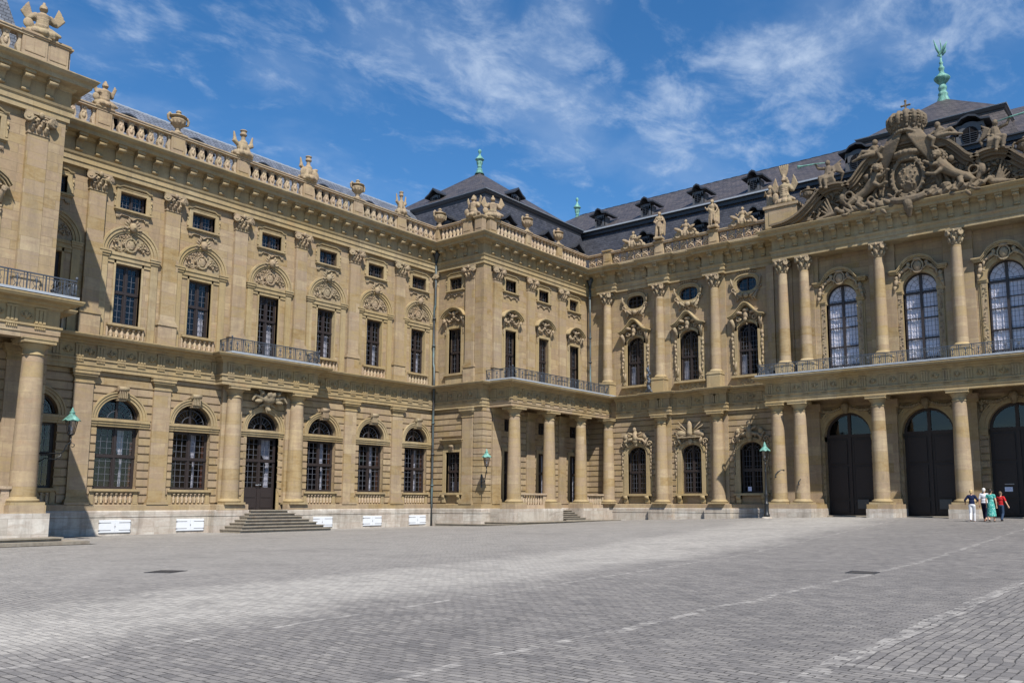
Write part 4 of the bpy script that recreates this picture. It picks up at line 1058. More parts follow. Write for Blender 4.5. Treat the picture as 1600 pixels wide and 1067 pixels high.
def build_wing():
    W = empty('side_wing', (-43.8, 29, -1.6), 'long yellow sandstone side wing with a stepped door and white cellar shutters', 'palace wing')
    fr = Fr(1, -43.8); y0, y1 = 15.4, 43.35
    gw = [17.05, 21.02, 25.0, 33.6, 37.6, 41.62]; door = 29.4; allb = [17.05, 21.02, 25.0, 29.4, 33.6, 37.6, 41.62]
    pil = [19.15, 23.15, 35.72, 39.75]; cols = [27.2, 31.4]
    m = MB(); holes = []
    for c in gw: holes += [rect_hole(c, WGW, .68, 3.8), arch_hole(c, WGW, 4.19, 4.19)]
    holes += [rect_hole(door, 2.14, -.42, 3.8), arch_hole(door, WGW, 4.19, 4.19)]
    wall_sheet(m, y0, y1, -.45, 8.25, holes, .4)
    holes = [rect_hole(c, 1.34, 9.06 if c != door else 8.32, 12.2) for c in allb]+[rect_hole(c, 1.36, 15.13, 16.04) for c in allb]
    wall_sheet(m, y0, y1, 8.2, 18.9, holes, .3)
    ob = []
    for c in allb: ob.append(ob_any(ob_rect(c, 2.14, -.5, 3.8), ob_rect(c, 3.12, 3.74, 4.19), ob_arch(c, 1.4, 4.19), ob_rect(c, 2.52, -.5, .7)))
    ob += [ob_rect(p, .9, -.5, 6.5) for p in pil+cols]
    courses(m, y0, y1, -.08, 6.5, ob)
    wpart('wall', fr.lift(m), 'wall', W)
    m = MB(); m.add([(-45.2, y0, -.5), (-45.2, y1, -.5), (-45.2, y1, 18), (-45.2, y0, 18)], [(0, 1, 2, 3)])
    for z in (-.45, 8.0, 8.3, 14.6, 17.8): m.box(-45.2, -44.05, y0, y1, z, z+.05)
    for c in [15.5, 19.15, 23.15, 27.2, 31.4, 35.72, 39.75, 43.3]: m.box(-45.2, -44.06, c-.1, c+.1, -.5, 18)
    wpart('interior', m, 'dark', W)
    m = MB(); plinth_run(m, [(-43.8, y0), (-43.8, 26.4), (-43.25, 26.4), (-43.25, 28.15)]); plinth_run(m, [(-43.25, 30.65), (-43.25, 32.2), (-43.8, 32.2), (-43.8, y1)])
    wsplit('plinth', m, 'plinth', W)
    m = MB(); ochre_run(m, [(-43.8, y0), (-43.8, 26.45), (-43.2, 26.45), (-43.2, 28.1)]); ochre_run(m, [(-43.2, 30.7), (-43.2, 32.15), (-43.8, 32.15), (-43.8, y1)])
    wsplit('base_course', m, 'smooth', W)
    m = MB(); pth = [(-43.8, y0), (-43.8, 26.35), (-43.15, 26.35), (-43.15, 32.25), (-43.8, 32.25), (-43.8, y1)]
    m.sweep(P_LOW, pth); m.merge(triglyphs(fr, y0+.3, 26.0)); m.merge(triglyphs(fr, 32.75, y1-.6)); m.merge(triglyphs(fr, 26.6, 32.0, .65)); m.box(-44, -43.0, 26.4, 32.2, 6.6, 8.28)
    wpart('string_course', m, 'trim', W)
    m = MB(); m.sweep(P_UP, [(-43.8, y0), (-43.8, y1)]); m.merge(modillions(fr, y0+.2, y1-.5))
    wpart('cornice', m, 'trim', W)
    for i, c in enumerate(gw): (N['wgn'] if i < 1 else N['wg']).put(W, fr.loc(c), fr.rz)
    for c in allb: N['fan'].put(W, fr.loc(c), fr.rz)
    N['wd'].put(W, fr.loc(door), fr.rz)
    for c in allb: (N['wub'] if c == door else N['wu'] if c > 24 else N['wun']).put(W, fr.loc(c), fr.rz)
    for c in allb: N['at'].put(W, fr.loc(c), fr.rz)
    for p in pil: N['pl'].put(W, fr.loc(p), fr.rz)
    for p in [19.15, 23.15, 27.3, 31.5, 35.72, 39.75]: N['pu'].put(W, fr.loc(p), fr.rz)
    for p in cols: N['cl'].put(W, fr.loc(p, 0, .42), fr.rz)
    m = MB()
    for p in cols: m.box(-43.9, -43.52, p-.62, p+.62, -.1, 6.5)
    wsplit('pier', m, 'smooth', W)
    for c in gw[1:]: N['sh'].put(W, fr.loc(c), fr.rz)
    # balustrade
    ped = [19.12, 23.1, 27.1, 31.72, 35.7, 39.6]
    m = MB(); m.sweep(P_BASE, [(-43.8, y0), (-43.8, y1)]); wpart('balustrade_base', m, 'weathered', W)
    ed = [y0-.3]+ped+[43.45]
    for a, b in zip(ed, ed[1:]):
        q = MB(); slotted(q, a+.4, b-.4, -.1); coping(q, a, b); fr.lift(q); wpart('balustrade', q, 'pale', W)
    for p in ped: N['ped'].put(W, fr.loc(p, 0, .1), fr.rz)
    # iron balcony over the door
    m = MB(); m.box(-43.8, -42.42, 26.3, 32.3, 8.26, 8.36); wpart('balcony_slab', m, 'lead', W)
    q = MB(); railing(q, 26.35, 32.25, -1.28, 8.36, 9.12); fr.lift(q)
    for yy in (26.35, 32.25):
        r = MB(); railing(r, -43.7, -42.52, 0, 8.36, 9.12); r.v = [(x, y+yy, z) for x, y, z in r.v]; q.merge(r); q.ell((-42.52, yy, 9.17), (.05, .05, .07))
    wpart('balcony_railing', q, 'iron', W)
    q = MB(); ring_steps(q, 0, .75, 1.22, -.42, 7, .17, .3, .29); q2 = Node('steps', q, 'step'); q2.put(W, fr.loc(29.4, 0, .25), fr.rz)
    # roof
    m = MB(); slope(m, [(-44.7, 12, 18.9), (-44.7, 46, 18.9), (-48.7, 50, 23.0), (-48.7, 10, 23.0)]); slope(m, [(-48.7, 10, 23.0), (-48.7, 50, 23.0), (-53, 50, 24.3), (-53, 10, 24.3)])
    wpart('roof', m, 'slate_grey', W)
    m = MB(); m.box(-44.9, -43.7, 12, 46, 18.7, 18.93); wpart('gutter', m, 'lead', W)
    m = MB()
    for i in range(60): m.ell((-48.7, 15+i*.55, 23.0), (.05, .26, .05), 6, 4)
    m.box(-48.75, -48.65, 12, 47.9, 22.9, 23.02); wpart('ridge_tiles', m, 'lead', W)
    def eyebrow():
        d = MB(); n = 14                                             # curved eyebrow hood running back into the slope
        for i in range(n):
            ta, tb = -1+2*i/n, -1+2*(i+1)/n
            f = lambda t: .62*math.cos(t*PI/2)**1.2 if abs(t) < 1 else 0
            xa, xb, za, zb = ta*1.15, tb*1.15, f(ta), f(tb)
            d.hexa([(xa,-.3,za), (xb,-.3,zb), (xb,1.2,zb), (xa,1.2,za), (xa,-.3,za+.09), (xb,-.3,zb+.09), (xb,1.2,zb+.09), (xa,1.2,za+.09)])
        l = MB(); l.arch(0, 0, 0, .62, -.1, -.05, 0, PI, 12)
        for i in range(5): l.box(-.55+.03*i, .55-.03*i, -.16, -.08, .06+i*.1, .09+i*.1)
        return Node('dormer', d, 'lead_dark', [Node('louvre', l, 'dark')])
    eb = eyebrow()
    for c in (21.4, 25.4, 29.9, 34.5, 38.5, 42.0): eb.put(W, (-45.95, c, 20.55), PI/2)
    return W
build_wing()

# ================================================================== PAVILIONS
def mans_dormer(w=.62, h=.95, tri=True, depth=1.6):
    """dormer with an arched louvre, in facade coordinates: front at y=0, base z=0"""
    s = MB(); s.box(-w, -w+.18, 0, .2, 0, h); s.box(w-.18, w, 0, .2, 0, h); s.box(-w-.12, w+.12, -.08, .2, -.12, 0)
    s.arch(0, h*.55, w*.62, w, 0, .2, 0, PI, 14); s.box(-w, w, .05, depth*.6, 0, h*.95)
    for z in (0,): s.box(-w, w, .02, .2, h*.8, h+.05)
    r = MB()
    if tri: pr = [(-w-.35, h-.05), (-w*.9, h+.12), (0, h+.52), (w*.9, h+.12), (w+.35, h-.05), (w+.35, h+.06), (w*.9, h+.26), (0, h+.68), (-w*.9, h+.26), (-w-.35, h+.06)]
    else:
        up = [(-w-.4, h+.02), (-w*.85, h+.08), (-w*.5, h+.36), (0, h+.48), (w*.5, h+.36), (w*.85, h+.08), (w+.4, h+.02)]; pr = up+[(x, z+.13) for x, z in reversed(up)]
    r.poly_prism(pr, -.28, depth)
    l = MB(); l.arch(0, h*.5, 0, w*.6, -.01, .03, 0, 2*PI, 16, 1.15)
    lv = MB()
    for i in range(5): lv.box(-w*.5, w*.5, -.05, -.015, h*.2+i*.14, h*.2+i*.14+.03)
    lv.box(-.02, .02, -.05, -.01, .15, h*.85)
    return Node('dormer', s, 'lead_mid', [Node('dormer_roof', r, 'lead_dark'), Node('louvre', l, 'dark'), Node('slats', lv, 'lead_dark')])
DM = mans_dormer(.55, .85); DMb = mans_dormer(.48, .95, False, 1.6); DMc = mans_dormer(.85, 1.5, False, 2.4)
def finial(s=1.0):
    m = MB(); m.lathe([(r*s, z*s) for r, z in ((.75, -.3), (.5, .05), (.42, .25), (.46, .35), (.3, .5), (.26, .62), (.34, .68), (.34, .76), (.26, .82), (.44, 1.1), (.48, 1.35), (.44, 1.55), (.58, 1.62), (.70, 1.68), (.66, 1.76), (.42, 2.0), (.22, 2.25), (.14, 2.4), (.12, 2.55), (.24, 2.7), (.27, 2.85), (.22, 3.0), (.1, 3.08), (.02, 3.14))], 16)
    return Node('finial', m, 'copper')
def hip_roof(B, x0, x1, ya, yb, bx, by, zb, apex, lower='slate', upper='slate_brown', zbase=18.9, inset=.95):
    """mansard: base rectangle (x0,x1,ya,yb) at zbase; break inset by (bx, by) at zb; pyramid to the apex"""
    m = MB(); lo = [(x1, ya, zbase), (x1, yb, zbase), (x0, yb, zbase), (x0, ya, zbase)]
    hi = [(x1-bx, ya+by, zb), (x1-bx, yb-by, zb), (x0+bx, yb-by, zb), (x0+bx, ya+by, zb)]
    for i in range(4): slope(m, [lo[i], lo[(i+1) % 4], hi[(i+1) % 4], hi[i]])
    wpart('roof', m, lower, B)
    m = MB()
    for i in range(4): slope(m, [hi[i], hi[(i+1) % 4], apex])
    m.v = [(x, y, z+.12) for x, y, z in m.v]
    wpart('roof', m, upper, B)
    m = MB(); pth = [(p[0], p[1]) for p in hi][::-1]; pth = [pth[0], pth[3], pth[2], pth[1]] if False else pth
    c = [(p[0], p[1]) for p in hi]
    m.sweep([(-.3, zb-.42), (.10, zb-.42), (.14, zb-.2), (.22, zb-.15), (.30, zb+.02), (.30, zb+.1), (-.3, zb+.22)], [c[3], c[0], c[1], c[2]], True)
    wpart('roof_moulding', m, 'lead_dark', B)
    m = MB(); m.sweep([(.08, zb+.1), (.34, zb+.06), (.36, zb+.11), (.1, zb+.17)], [c[3], c[0], c[1], c[2]], True)
    wpart('gutter', m, 'lead', B)

def build_pavilion(right=True):
    if right: B = empty('corner_pavilion', (-39.1, 49.5, -1.3), 'projecting corner pavilion with a columned portico, long iron balcony and slate hipped roof', 'pavilion')
    else: B = empty('end_pavilion', (-39.1, 8.9, -1.6), 'pavilion cut by the left photo edge, balcony above one big round column', 'pavilion')
    fr = Fr(1, -39.1); T = (lambda s: 43.3+s) if right else (lambda s: 15.4-s)
    L = 12.9 if right else 13.6
    wins = [2.95, 6.85, 10.8]; cols = ([44.65, 48.55, 52.5] if right else [14.35, 10.45, 6.6, 2.7]); pils = [1.4 if right else .95, 5.2, 9.1, 12.75]
    u0, u1 = sorted((T(0), T(L)))
    wc = [T(s) for s in wins]; pc = [T(s) for s in pils[:3]]+([] if right else [T(12.75)])
    m = MB(); holes = [rect_hole(c, 1.3, -.4, 3.6) for c in wc]+[rect_hole(c, 1.1, 5.0, 5.9) for c in wc]
    wall_sheet(m, u0, u1, -.5, 8.25, holes, .35)
    wall_sheet(m, u0, u1, 8.2, 18.9, [rect_hole(c, 1.22, 8.35, 12.3) for c in wc]+[rect_hole(c, 1.2, 15.13, 16.04) for c in wc], .3)
    ob = [ob_any(ob_rect(c, 1.9, -.5, 3.9), ob_rect(c, 1.3, 4.9, 6.0)) for c in wc]+[ob_rect(c, .9, -.5, 6.6) for c in pc]
    courses(m, u0, u1, -.08, 6.5, ob)
    wpart('wall', fr.lift(m), 'wall', B)
    m = MB(); m.add([(-40.4, u0, -.5), (-40.4, u1, -.5), (-40.4, u1, 18), (-40.4, u0, 18)], [(0, 1, 2, 3)])
    for z in (-.5, 4.2, 8.1, 14.6, 18): m.box(-40.4, -39.4, u0+.1, u1, z, z+.05)
    for c in wc:
        for s_ in (-1.2, 1.2): m.box(-40.4, -39.42, c+s_-.05, c+s_+.05, -.5, 18)
    wpart('interior', m, 'dark', B)
    # corner pier, bright ashlar, rusticated below
    cy = T(0); sg = 1 if right else -1
    m = MB(); a, b = sorted((cy-sg*.12, cy+sg*.62)); m.box(-39.75, -38.93, a, b, 8.25, 16.66); wpart('corner_pier', m, 'wall', B)
    m = MB(); z = -.1
    while z < 6.5: m.box(-39.72, -38.90, a-.0, b+.2*sg if sg > 0 else b, z+.05, min(z+.42, 6.52)); z += .42
    m.box(-39.7, -38.95, a+.04, b, -.1, 6.5); wpart('corner_pier', m, 'smooth', B)
    # side wall towards the court (right pavilion) or away from the viewer (left one)
    if right:
        f2 = Fr(0, 43.3); m = MB(); c = -41.72
        wall_sheet(m, -43.8, -39.1, -.5, 8.25, [rect_hole(c, 1.35, .68, 3.5)], .35)
        wall_sheet(m, -43.8, -39.1, 8.2, 18.9, [rect_hole(c, 1.22, 9.06, 12.3), rect_hole(c, 1.2, 15.13, 16.04)], .3)
        courses(m, -43.7, -39.75, -.08, 6.5, [ob_any(ob_rect(c, 1.95, -.2, 3.9), ob_rect(c, 2.3, 3.86, 4.45)), ob_rect(-40.28, .9, -.5, 6.6)])
        wpart('wall', f2.lift(m), 'wall', B)
        m = MB(); m.box(-43.7, -39.5, 44.6, 44.7, -.5, 18); wpart('interior', m, 'dark', B)
        make = make_pav_ground(True); make.put(B, f2.loc(c), 0)
        make_pav_upper(9.06, 9).put(B, f2.loc(c), 0); N['at2'].put(B, f2.loc(c), 0)
        N['pl'].put(B, f2.loc(-40.28), 0); N['pu'].put(B, f2.loc(-40.2), 0)
        N['pu'].put(B, f2.loc(-43.85), 0)
    else:
        m = MB(); m.box(-44.2, -39.2, 15.1, 15.38, -.5, 18.9); wpart('wall', m, 'wall', B)
    # fronts
    g0 = make_pav_ground(False, 1.3, -.4, 3.6); up = [make_pav_upper(8.35, 2+i) for i in range(3)]
    mz = casement(1.1, 5.0, 5.9, 2, 2, None, .24); mezz = win_node(*mz)
    for i, c in enumerate(wc):
        g0.put(B, fr.loc(c), fr.rz); up[i].put(B, fr.loc(c), fr.rz); N['at2'].put(B, fr.loc(c), fr.rz); mezz.put(B, fr.loc(c), fr.rz)
    for c in pc: N['pl'].put(B, fr.loc(c), fr.rz); N['pu'].put(B, fr.loc(c), fr.rz)
    # plinth + string course + cornice, mitred round the corner
    yend = 56.1 if right else T(L)
    if right: path = [(-43.8, 43.3), (-39.1, 43.3), (-39.1, 56.1)]
    else: path = [(-39.1, T(L)), (-39.1, 15.4), (-43.8, 15.4)]
    m = MB(); plinth_run(m, path); wsplit('plinth', m, 'plinth', B)
    m = MB(); ochre_run(m, path); wsplit('base_course', m, 'smooth', B)
    px_ = -37.18                                                      # portico plane
    pa = T(.62 if right else .05)
    if right: low = [(-43.8, 43.3), (-39.1, 43.3), (-39.1, pa+.0), (px_, pa), (px_, 56.1)]
    else: low = [(px_, T(L)), (px_, pa), (-39.1, pa), (-39.1, 15.4), (-43.8, 15.4)]
    if right: low = [(-43.8, 43.3), (-39.1, 43.3), (-39.1, 44.07), (px_, 44.07), (px_, 56.1)]
    else: low = [(px_, T(L)), (px_, 14.85), (-39.1, 14.85), (-39.1, 15.4), (-43.8, 15.4)]
    m = MB(); m.sweep(P_LOW, low)
    a, b = sorted((low[3][1] if right else 14.85, 56.1 if right else T(L)))
    m.merge(triglyphs(Fr(1, px_), a+.15, b-.5, 0, 1.03, True, 8))
    if right: m.merge(triglyphs(Fr(0, 43.3), -43.3, -39.5)); m.merge(triglyphs(Fr(0, 44.07), -38.4, -37.2, 0, 1.1))
    m.box(-39.1, px_, a+.1, b, 6.95, 8.28)
    wpart('string_course', m, 'trim', B)
    m = MB(); m.sweep([(-.25, 6.515), (.245, 6.515), (.245, 6.73), (-.25, 6.73)], [low[2], low[3], low[4]] if right else [low[0], low[1], low[2]])
    m.sweep([(-.25, 6.73), (.285, 6.73), (.285, 6.96), (-.25, 6.96)], [low[2], low[3], low[4]] if right else [low[0], low[1], low[2]])
    wpart('architrave', m, 'smooth', B)
    m = MB(); m.sweep(P_UP, path)
    if right: m.merge(modillions(Fr(0, 43.3), -43.2, -39.0)); m.merge(modillions(fr, 43.5, 55.7))
    else: m.merge(modillions(fr, T(L), 15.2)); m.box(-44.6, -39.3, 15.2, 16.2, 18.1, 18.6)
    wpart('cornice', m, 'trim', B)
    for c in cols: N['cl'].put(B, (-37.3, c, 0), fr.rz)
    # portico base, parapets and stairs
    m = MB(); pb = -1.95
    segs = []
    e0, e1 = (43.85, 55.9) if right else (T(L), 15.15)
    s0, s1 = (49.35, 51.75) if right else (7.2, 9.85)
    m.box(-39.0, -36.62, e0, s0, pb, -.42); m.box(-39.0, -36.62, s1, e1, pb, -.42); m.box(-39.0, -38.0, s0, s1, pb, -.422)
    wsplit('portico_base', m, 'plinth', B)
    m = MB()
    for c in cols+([56.0] if right else []): m.box(-37.98, -36.66, c-.66, c+.66, -.42, -.1)
    wsplit('pedestal', m, 'smooth', B)
    m = MB()
    prs = [(cols[0], cols[1]), (cols[2], 56.0)] if right else [(cols[1]+0, cols[0])]
    for ca, cb in prs:
        ca, cb = sorted((ca, cb)); q = MB()
        q.box(ca+.55, cb-.55, .15, .4, -.42, -.16); q.box(ca+.45, cb-.45, .1, .45, .52, .64); q.box(ca+.5, ca+.8, .17, .38, -.16, .52); q.box(cb-.8, cb-.5, .17, .38, -.16, .52)
        n = 8; 
        for i in range(n):
            x = ca+.85+(cb-ca-1.7)*(i+.5)/n; q.lathe([(.09, -.16), (.05, -.1), (.1, .08), (.085, .18), (.045, .4), (.08, .5), (.09, .52)], 8, (x, .275, 0))
        Fr(1, -37.0).lift(q); m.merge(q)
    wsplit('parapet', m, 'pale', B)
    st = MB(); k = 6
    for i in range(k):
        z1 = -.42-(i+1)*.135; x1 = -37.9+.26*(i+1)
        st.box(-38.1, x1, s0-.02+0*i, s1+.28*max(0, i-2)*.6, z1-.8, z1)
        st.box(-38.1, x1+.07, s0-.02, s1+.28*max(0, i-2)*.6+.03, z1-.045, z1+.004)
    gz = -1.28 if right else -1.35
    st.box(-43, -35.9, e0-.5, e1+.2, -1.8, gz); st.box(-43, -35.82, e0-.54, e1+.24, gz-.05, gz+.005)
    st.box(-42.9, -35.45, e0-1.0, e1+.0 if right else e1+.6, -1.9, gz-.15); st.box(-42.9, -35.37, e0-1.04, (e1 if right else e1+.64), gz-.2, gz-.145)
    if not right:
        st.box(-42.8, -34.9, e0-1.0, e1+1.15, -2, -1.62); st.box(-42.8, -35.3, e0, e1+1.0, -2, -1.5)
    if right:
        for i in range(3): st.box(-41.2+.5*i-.0, -38.9, 42.78-.32*(2-i)*0-.35*(3-i), 43.1, -1.8, -1.5+.14*(i+1)-.14) if False else None
    wpart('steps', st, 'step', B)
    # balcony railing
    xe = px_+.66
    m = MB(); m.box(-39.1, px_+.76, a-.72 if right else a, b if right else b+.72, 8.27, 8.37); wpart('balcony_slab', m, 'lead', B)
    ya, yb = (43.5, 56.55) if right else (T(L), 15.45)
    q = MB(); railing(q, ya, yb, -(xe+39.1)); fr.lift(q)
    yy = ya if right else yb
    r = MB(); railing(r, -39.0, xe, 0); r.v = [(x, y+yy, z) for x, y, z in r.v]; q.merge(r); q.ell((xe, yy, 9.16), (.06, .06, .08))
    if right:
        r = MB(); railing(r, xe-.0, -36.2, 0)
        r.v = [(x, y+56.55-.9, z) for x, y, z in r.v]
    wpart('balcony_railing', q, 'iron', B)
    # roof balustrade
    m = MB(); m.sweep(P_BASE, path); wpart('balustrade_base', m, 'weathered', B)
    if right:
        q = MB(); balusters(q, -43.15, -40.95, -.1+0, pitch=.38); coping(q, -43.45, -40.5); Fr(0, 43.3).lift(q); wpart('balustrade', q, 'pale', B)
        ped = [48.0, 51.9]; ed = [44.35, 48.0, 51.9, 56.0]
        for i, (p, q_) in enumerate(zip(ed, ed[1:])):
            q = MB(); balusters(q, p+(.3 if i else .15), q_-.3, -.1, pitch=.4); coping(q, p-.3 if i == 0 else p, q_); fr.lift(q); wpart('balustrade', q, 'pale', B)
        for p in ped: N['ped'].put(B, fr.loc(p, 0, .1), fr.rz, (.75, 1, 1))
        for x in (-40.45, -39.35): N['ped'].put(B, (x, 43.2, 0), 0, (1.05 if x < -40 else .9, 1, 1))
        N['ped'].put(B, (-39.0, 43.95, 0), PI/2, (.9, 1, 1)); N['ped'].put(B, (-43.45, 43.2, 0), 0, (.5, 1, 1))
    else:
        ped = [10.8, 6.9, 3.0]
        N['pedw'].put(B, (-39.0, 14.0, 0), PI/2); N['pedw'].put(B, (-39.05, 14.95, 0), PI/2, (.85, 1, 1)); N['pedw'].put(B, (-39.6, 15.3, 0), PI, (1.2, 1, 1))
        ed = [13.5]+ped
        for a_, b_ in zip(ed, ed[1:]):
            q = MB(); slotted(q, b_+.4, a_-.02, -.1); coping(q, b_, a_+.4); fr.lift(q); wpart('balustrade', q, 'pale', B)
        for p in ped: N['ped'].put(B, fr.loc(p, 0, .1), fr.rz)
    m = MB()
    if right:
        hip_roof(B, -54.0, -40.0, 44.2, 58.6, .9, 1.2, 23.0, (-47, 51.4, 27.7)); finial(.66).put(B, (-47, 51.4, 27.85), 0, (.85, .85, 1))
        DM.put(B, (-43.75, 44.3, 20.0), 0); DM.put(B, (-40.1, 47.0, 20.0), PI/2); DM.put(B, (-40.15, 51.8, 20.0), PI/2); DM.put(B, (-40.15, 56.0, 20.0), PI/2)
        DM.put(B, (-47.4, 46.6, 23.5), 0); DM.put(B, (-42.1, 50.4, 23.5), PI/2)
        m.box(-43.8, -39.2, 43.4, 44.3, 18.7, 18.94); m.box(-40.2, -39.2, 43.5, 57, 18.7, 18.935)
    else:
        hip_roof(B, -54.0, -40.0, .3, 14.35, .9, 1.2, 23.0, (-47, 7.3, 27.7), 'slate_grey'); DM.put(B, (-40.1, 11.5, 19.9), PI/2)
        m.box(-40.2, -39.2, 1, 15.2, 18.7, 18.935); m.box(-44, -39.2, 14.2, 15.2, 18.7, 18.94)
    wpart('gutter', m, 'lead', B)
    return B
RP = build_pavilion(True); LP = build_pavilion(False)

# ================================================================== CENTRAL BLOCK
def build_main():
    B = empty('central_block', (-13.2, 56.1, -.9), 'palace block with three dark gates and a richly carved crowned pediment', 'palace')
    fr = Fr(0, 56.1); xl, xr = -39.1, 14.0
    bays = [-34.5, -29.8, -25.1]; gates = [-18.3, -13.3, -8.35]; cx = [-36.95, -32.15, -27.5]
    mir = lambda x: -26.4-x
    rb = [mir(b) for b in bays]; CR = [mir(c) for c in cx]
    ecol = [-22.0, -20.48, -15.5, -10.85, -5.95, -4.4]
    m = MB(); holes = [arch_hole(c, 1.66, .66, 3.72, .52) for c in bays+rb]+[arch_hole(c, 3.06, -.86, 4.37, 1.53, 24) for c in gates]
    wall_sheet(m, xl, xr, -1.0, 8.25, holes, .45)
    holes = [arch_hole(c, 1.58, 9.02, 12.28, .55) for c in bays+rb]+[arch_hole(c, 2.08, 8.35, 13.55, 1.04, 20) for c in gates]+[oval_hole(c, 15.66, .78, .52) for c in bays+rb]
    wall_sheet(m, xl, xr, 8.2, 18.9, holes, .32)
    ob = []
    for c in bays+rb: ob.append(ob_any(ob_rect(c, 2.66, -.2, 4.6)))
    for c in gates: ob.append(ob_any(ob_rect(c, 3.06, -1, 4.02), ob_rect(c, 4.1, 4.0, 4.37), ob_arch(c, 2.03, 4.37)))
    courses(m, xl, xr, -.08, 6.5, ob)
    wpart('wall', fr.lift(m), 'wall', B)
    m = MB()
    m.box(xl, xr, 57.9, 58.0, -1, 18)
    for c in [xl]+bays+rb: 
        if c != xl:
            for z in (-.5, 8.1, 14.8): m.box(c-1.6, c+1.6, 56.5, 57.9, z, z+.05)
            for s_ in (-1.6, 1.6): m.box(c+s_-.05, c+s_+.05, 56.5, 57.9, -.5, 18)
    for c in gates:
        m.box(c-1.6, c+1.6, 57.2, 57.25, 4.2, 6.4)
        for s_ in (-1.6, 1.6): m.box(c+s_-.05, c+s_+.05, 56.6, 57.9, -.5, 18)
        m.box(c-1.6, c+1.6, 56.65, 57.9, 8.1, 8.2); m.box(c-1.6, c+1.6, 56.65, 57.9, 14.9, 15)
    wpart('interior', m, 'dark', B)
    # plain flanking pilaster strips behind the columns
    m = MB()
    for c in cx[1:]+CR: m.box(c-.75, c+.75, 55.98, 56.3, 8.3, 16.66); 
    for c in cx[1:]+CR: m.box(c-.72, c+.72, 55.96, 56.3, -.1, 6.52)
    for a, b in ((-23.5, -19.75), (-16.35, -14.7), (-11.75, -10.05), (-6.65, -2.9)):
        m.box(a, b, 55.86, 56.3, 8.3, 16.66)
        if a in (-23.5, -6.65): 
            for q in ((-23.3, -22.9), (-22.45, -21.55), (-20.95, -20.02)) if a < -20 else (): m.box(q[0], q[1], 55.72, 56.0, 8.3, 16.66)
    wsplit('pilaster_strip', m, 'smooth', B)
    m = MB()
    for c in ecol: m.box(c-.5, c+.5, 55.62, 56.2, .24, 6.0); m.box(c-.6, c+.6, 55.5, 56.2, -.1, .24); m.box(c-.62, c+.62, 55.5, 56.2, 6.0, 6.52)
    m.box(-23.2, -22.6, 55.8, 56.2, -.1, 6.5)
    wsplit('pier', m, 'smooth', B)
    def jog(xs, d, w): 
        p = []
        for x in xs: p += [(x-w, 56.1), (x-w, 56.1-d), (x+w, 56.1-d), (x+w, 56.1)]
        return p
    # plinth
    m = MB(); plinth_run(m, [(xl, 56.1)]+jog(cx[1:], .42, .66)+[(-23.3, 56.1)]); plinth_run(m, [(-3.1, 56.1), (xr, 56.1)])
    for a, b in ((-22.75, -19.7), (-16.3, -14.7), (-11.65, -10.05), (-6.7, -3.65)): m.box(a, b, 52.78, 56.0, -1.6, -.38)
    wsplit('plinth', m, 'plinth', B)
    m = MB(); ochre_run(m, [(xl, 56.1)]+jog(cx[1:], .42, .66)+[(-23.3, 56.1)]); ochre_run(m, [(-3.1, 56.1), (xr, 56.1)])
    for a, b in ((-22.72, -19.73), (-16.27, -14.73), (-11.62, -10.08), (-6.67, -3.68)): m.box(a, b, 52.81, 56.0, -.38, -.1)
    wsplit('base_course', m, 'smooth', B)
    # columns
    for c in cx: N['cl'].put(B, fr.loc(c, 0, .35), 0); N['cu'].put(B, fr.loc(c, 0, .35), 0)
    for c in ecol: N['cl'].put(B, (c, 53.45, 0), 0); N['cu2'].put(B, (c, 55.15, 0), 0)
    # lower entablature
    X0, X1 = -22.4, -4.0
    m = MB(); m.sweep(P_LOW, [(-36.3, 56.1)]+jog(cx[1:], .42, .62)+[(X0, 56.1), (X0, 53.3), (X1, 53.3), (X1, 56.1), (xr, 56.1)])
    m.merge(triglyphs(Fr(0, 53.3), X0+.1, X1-.1, 0, 1.22, True, 5))
    for a, b in ((-36.0, -33.2), (-31.1, -28.5), (-26.4, -23.2)): m.merge(triglyphs(fr, a, b, 0, 1.05, True, int(-a)))
    for c in cx[1:]: m.merge(triglyphs(fr, c-.12, c+.12, .42, 3, False))
    m.box(X0, X1, 53.4, 56.2, 6.96, 8.27)
    wpart('string_course', m, 'trim', B)
    # upper entablature
    U0, U1 = -22.35, -4.05
    m = MB(); m.sweep(P_UP, [(xl, 56.1)]+jog(cx, .35, .62)+[(U0, 56.1), (U0, 55.1), (U1, 55.1), (U1, 56.1), (xr, 56.1)])
    m.merge(modillions(fr, -36.2, -32.9)); m.merge(modillions(fr, -31.4, -28.2)); m.merge(modillions(fr, -26.7, -23.2)); m.merge(modillions(Fr(0, 55.1), U0+.1, U1-.1, 0, .92))
    for c in cx: m.merge(modillions(fr, c-.45, c+.45, .35, .9))
    m.box(U0, U1, 55.2, 56.2, 16.66, 18.8)
    wpart('cornice', m, 'trim', B)
    mg = [make_main_ground(i) for i in range(3)]; mu = [make_main_upper(i) for i in range(3)]; ov = [make_oval(i) for i in range(3)]; gwn = make_great_window(); gt = make_gate()
    for i, c in enumerate(bays): mg[i].put(B, fr.loc(c), 0); mu[i].put(B, fr.loc(c), 0); ov[i].put(B, fr.loc(c), 0)
    for i, c in enumerate(rb): mu[i].put(B, fr.loc(c), 0)
    for c in gates: gwn.put(B, fr.loc(c), 0); gt.put(B, fr.loc(c), 0)
    # threshold ramp
    m = MB(); m.box(-22.9, -3.5, 55.6, 56.9, -1.5, -.83); wpart('threshold', m, 'step', B)
    # balcony
    m = MB(); m.box(X0-.74, X1+.74, 52.56, 56.1, 8.27, 8.36); wpart('balcony_slab', m, 'lead', B)
    q = MB(); railing(q, X0-.6, X1+.6, .0, 8.34, 9.06); q.v = [(x, y+52.7, z) for x, y, z in q.v]
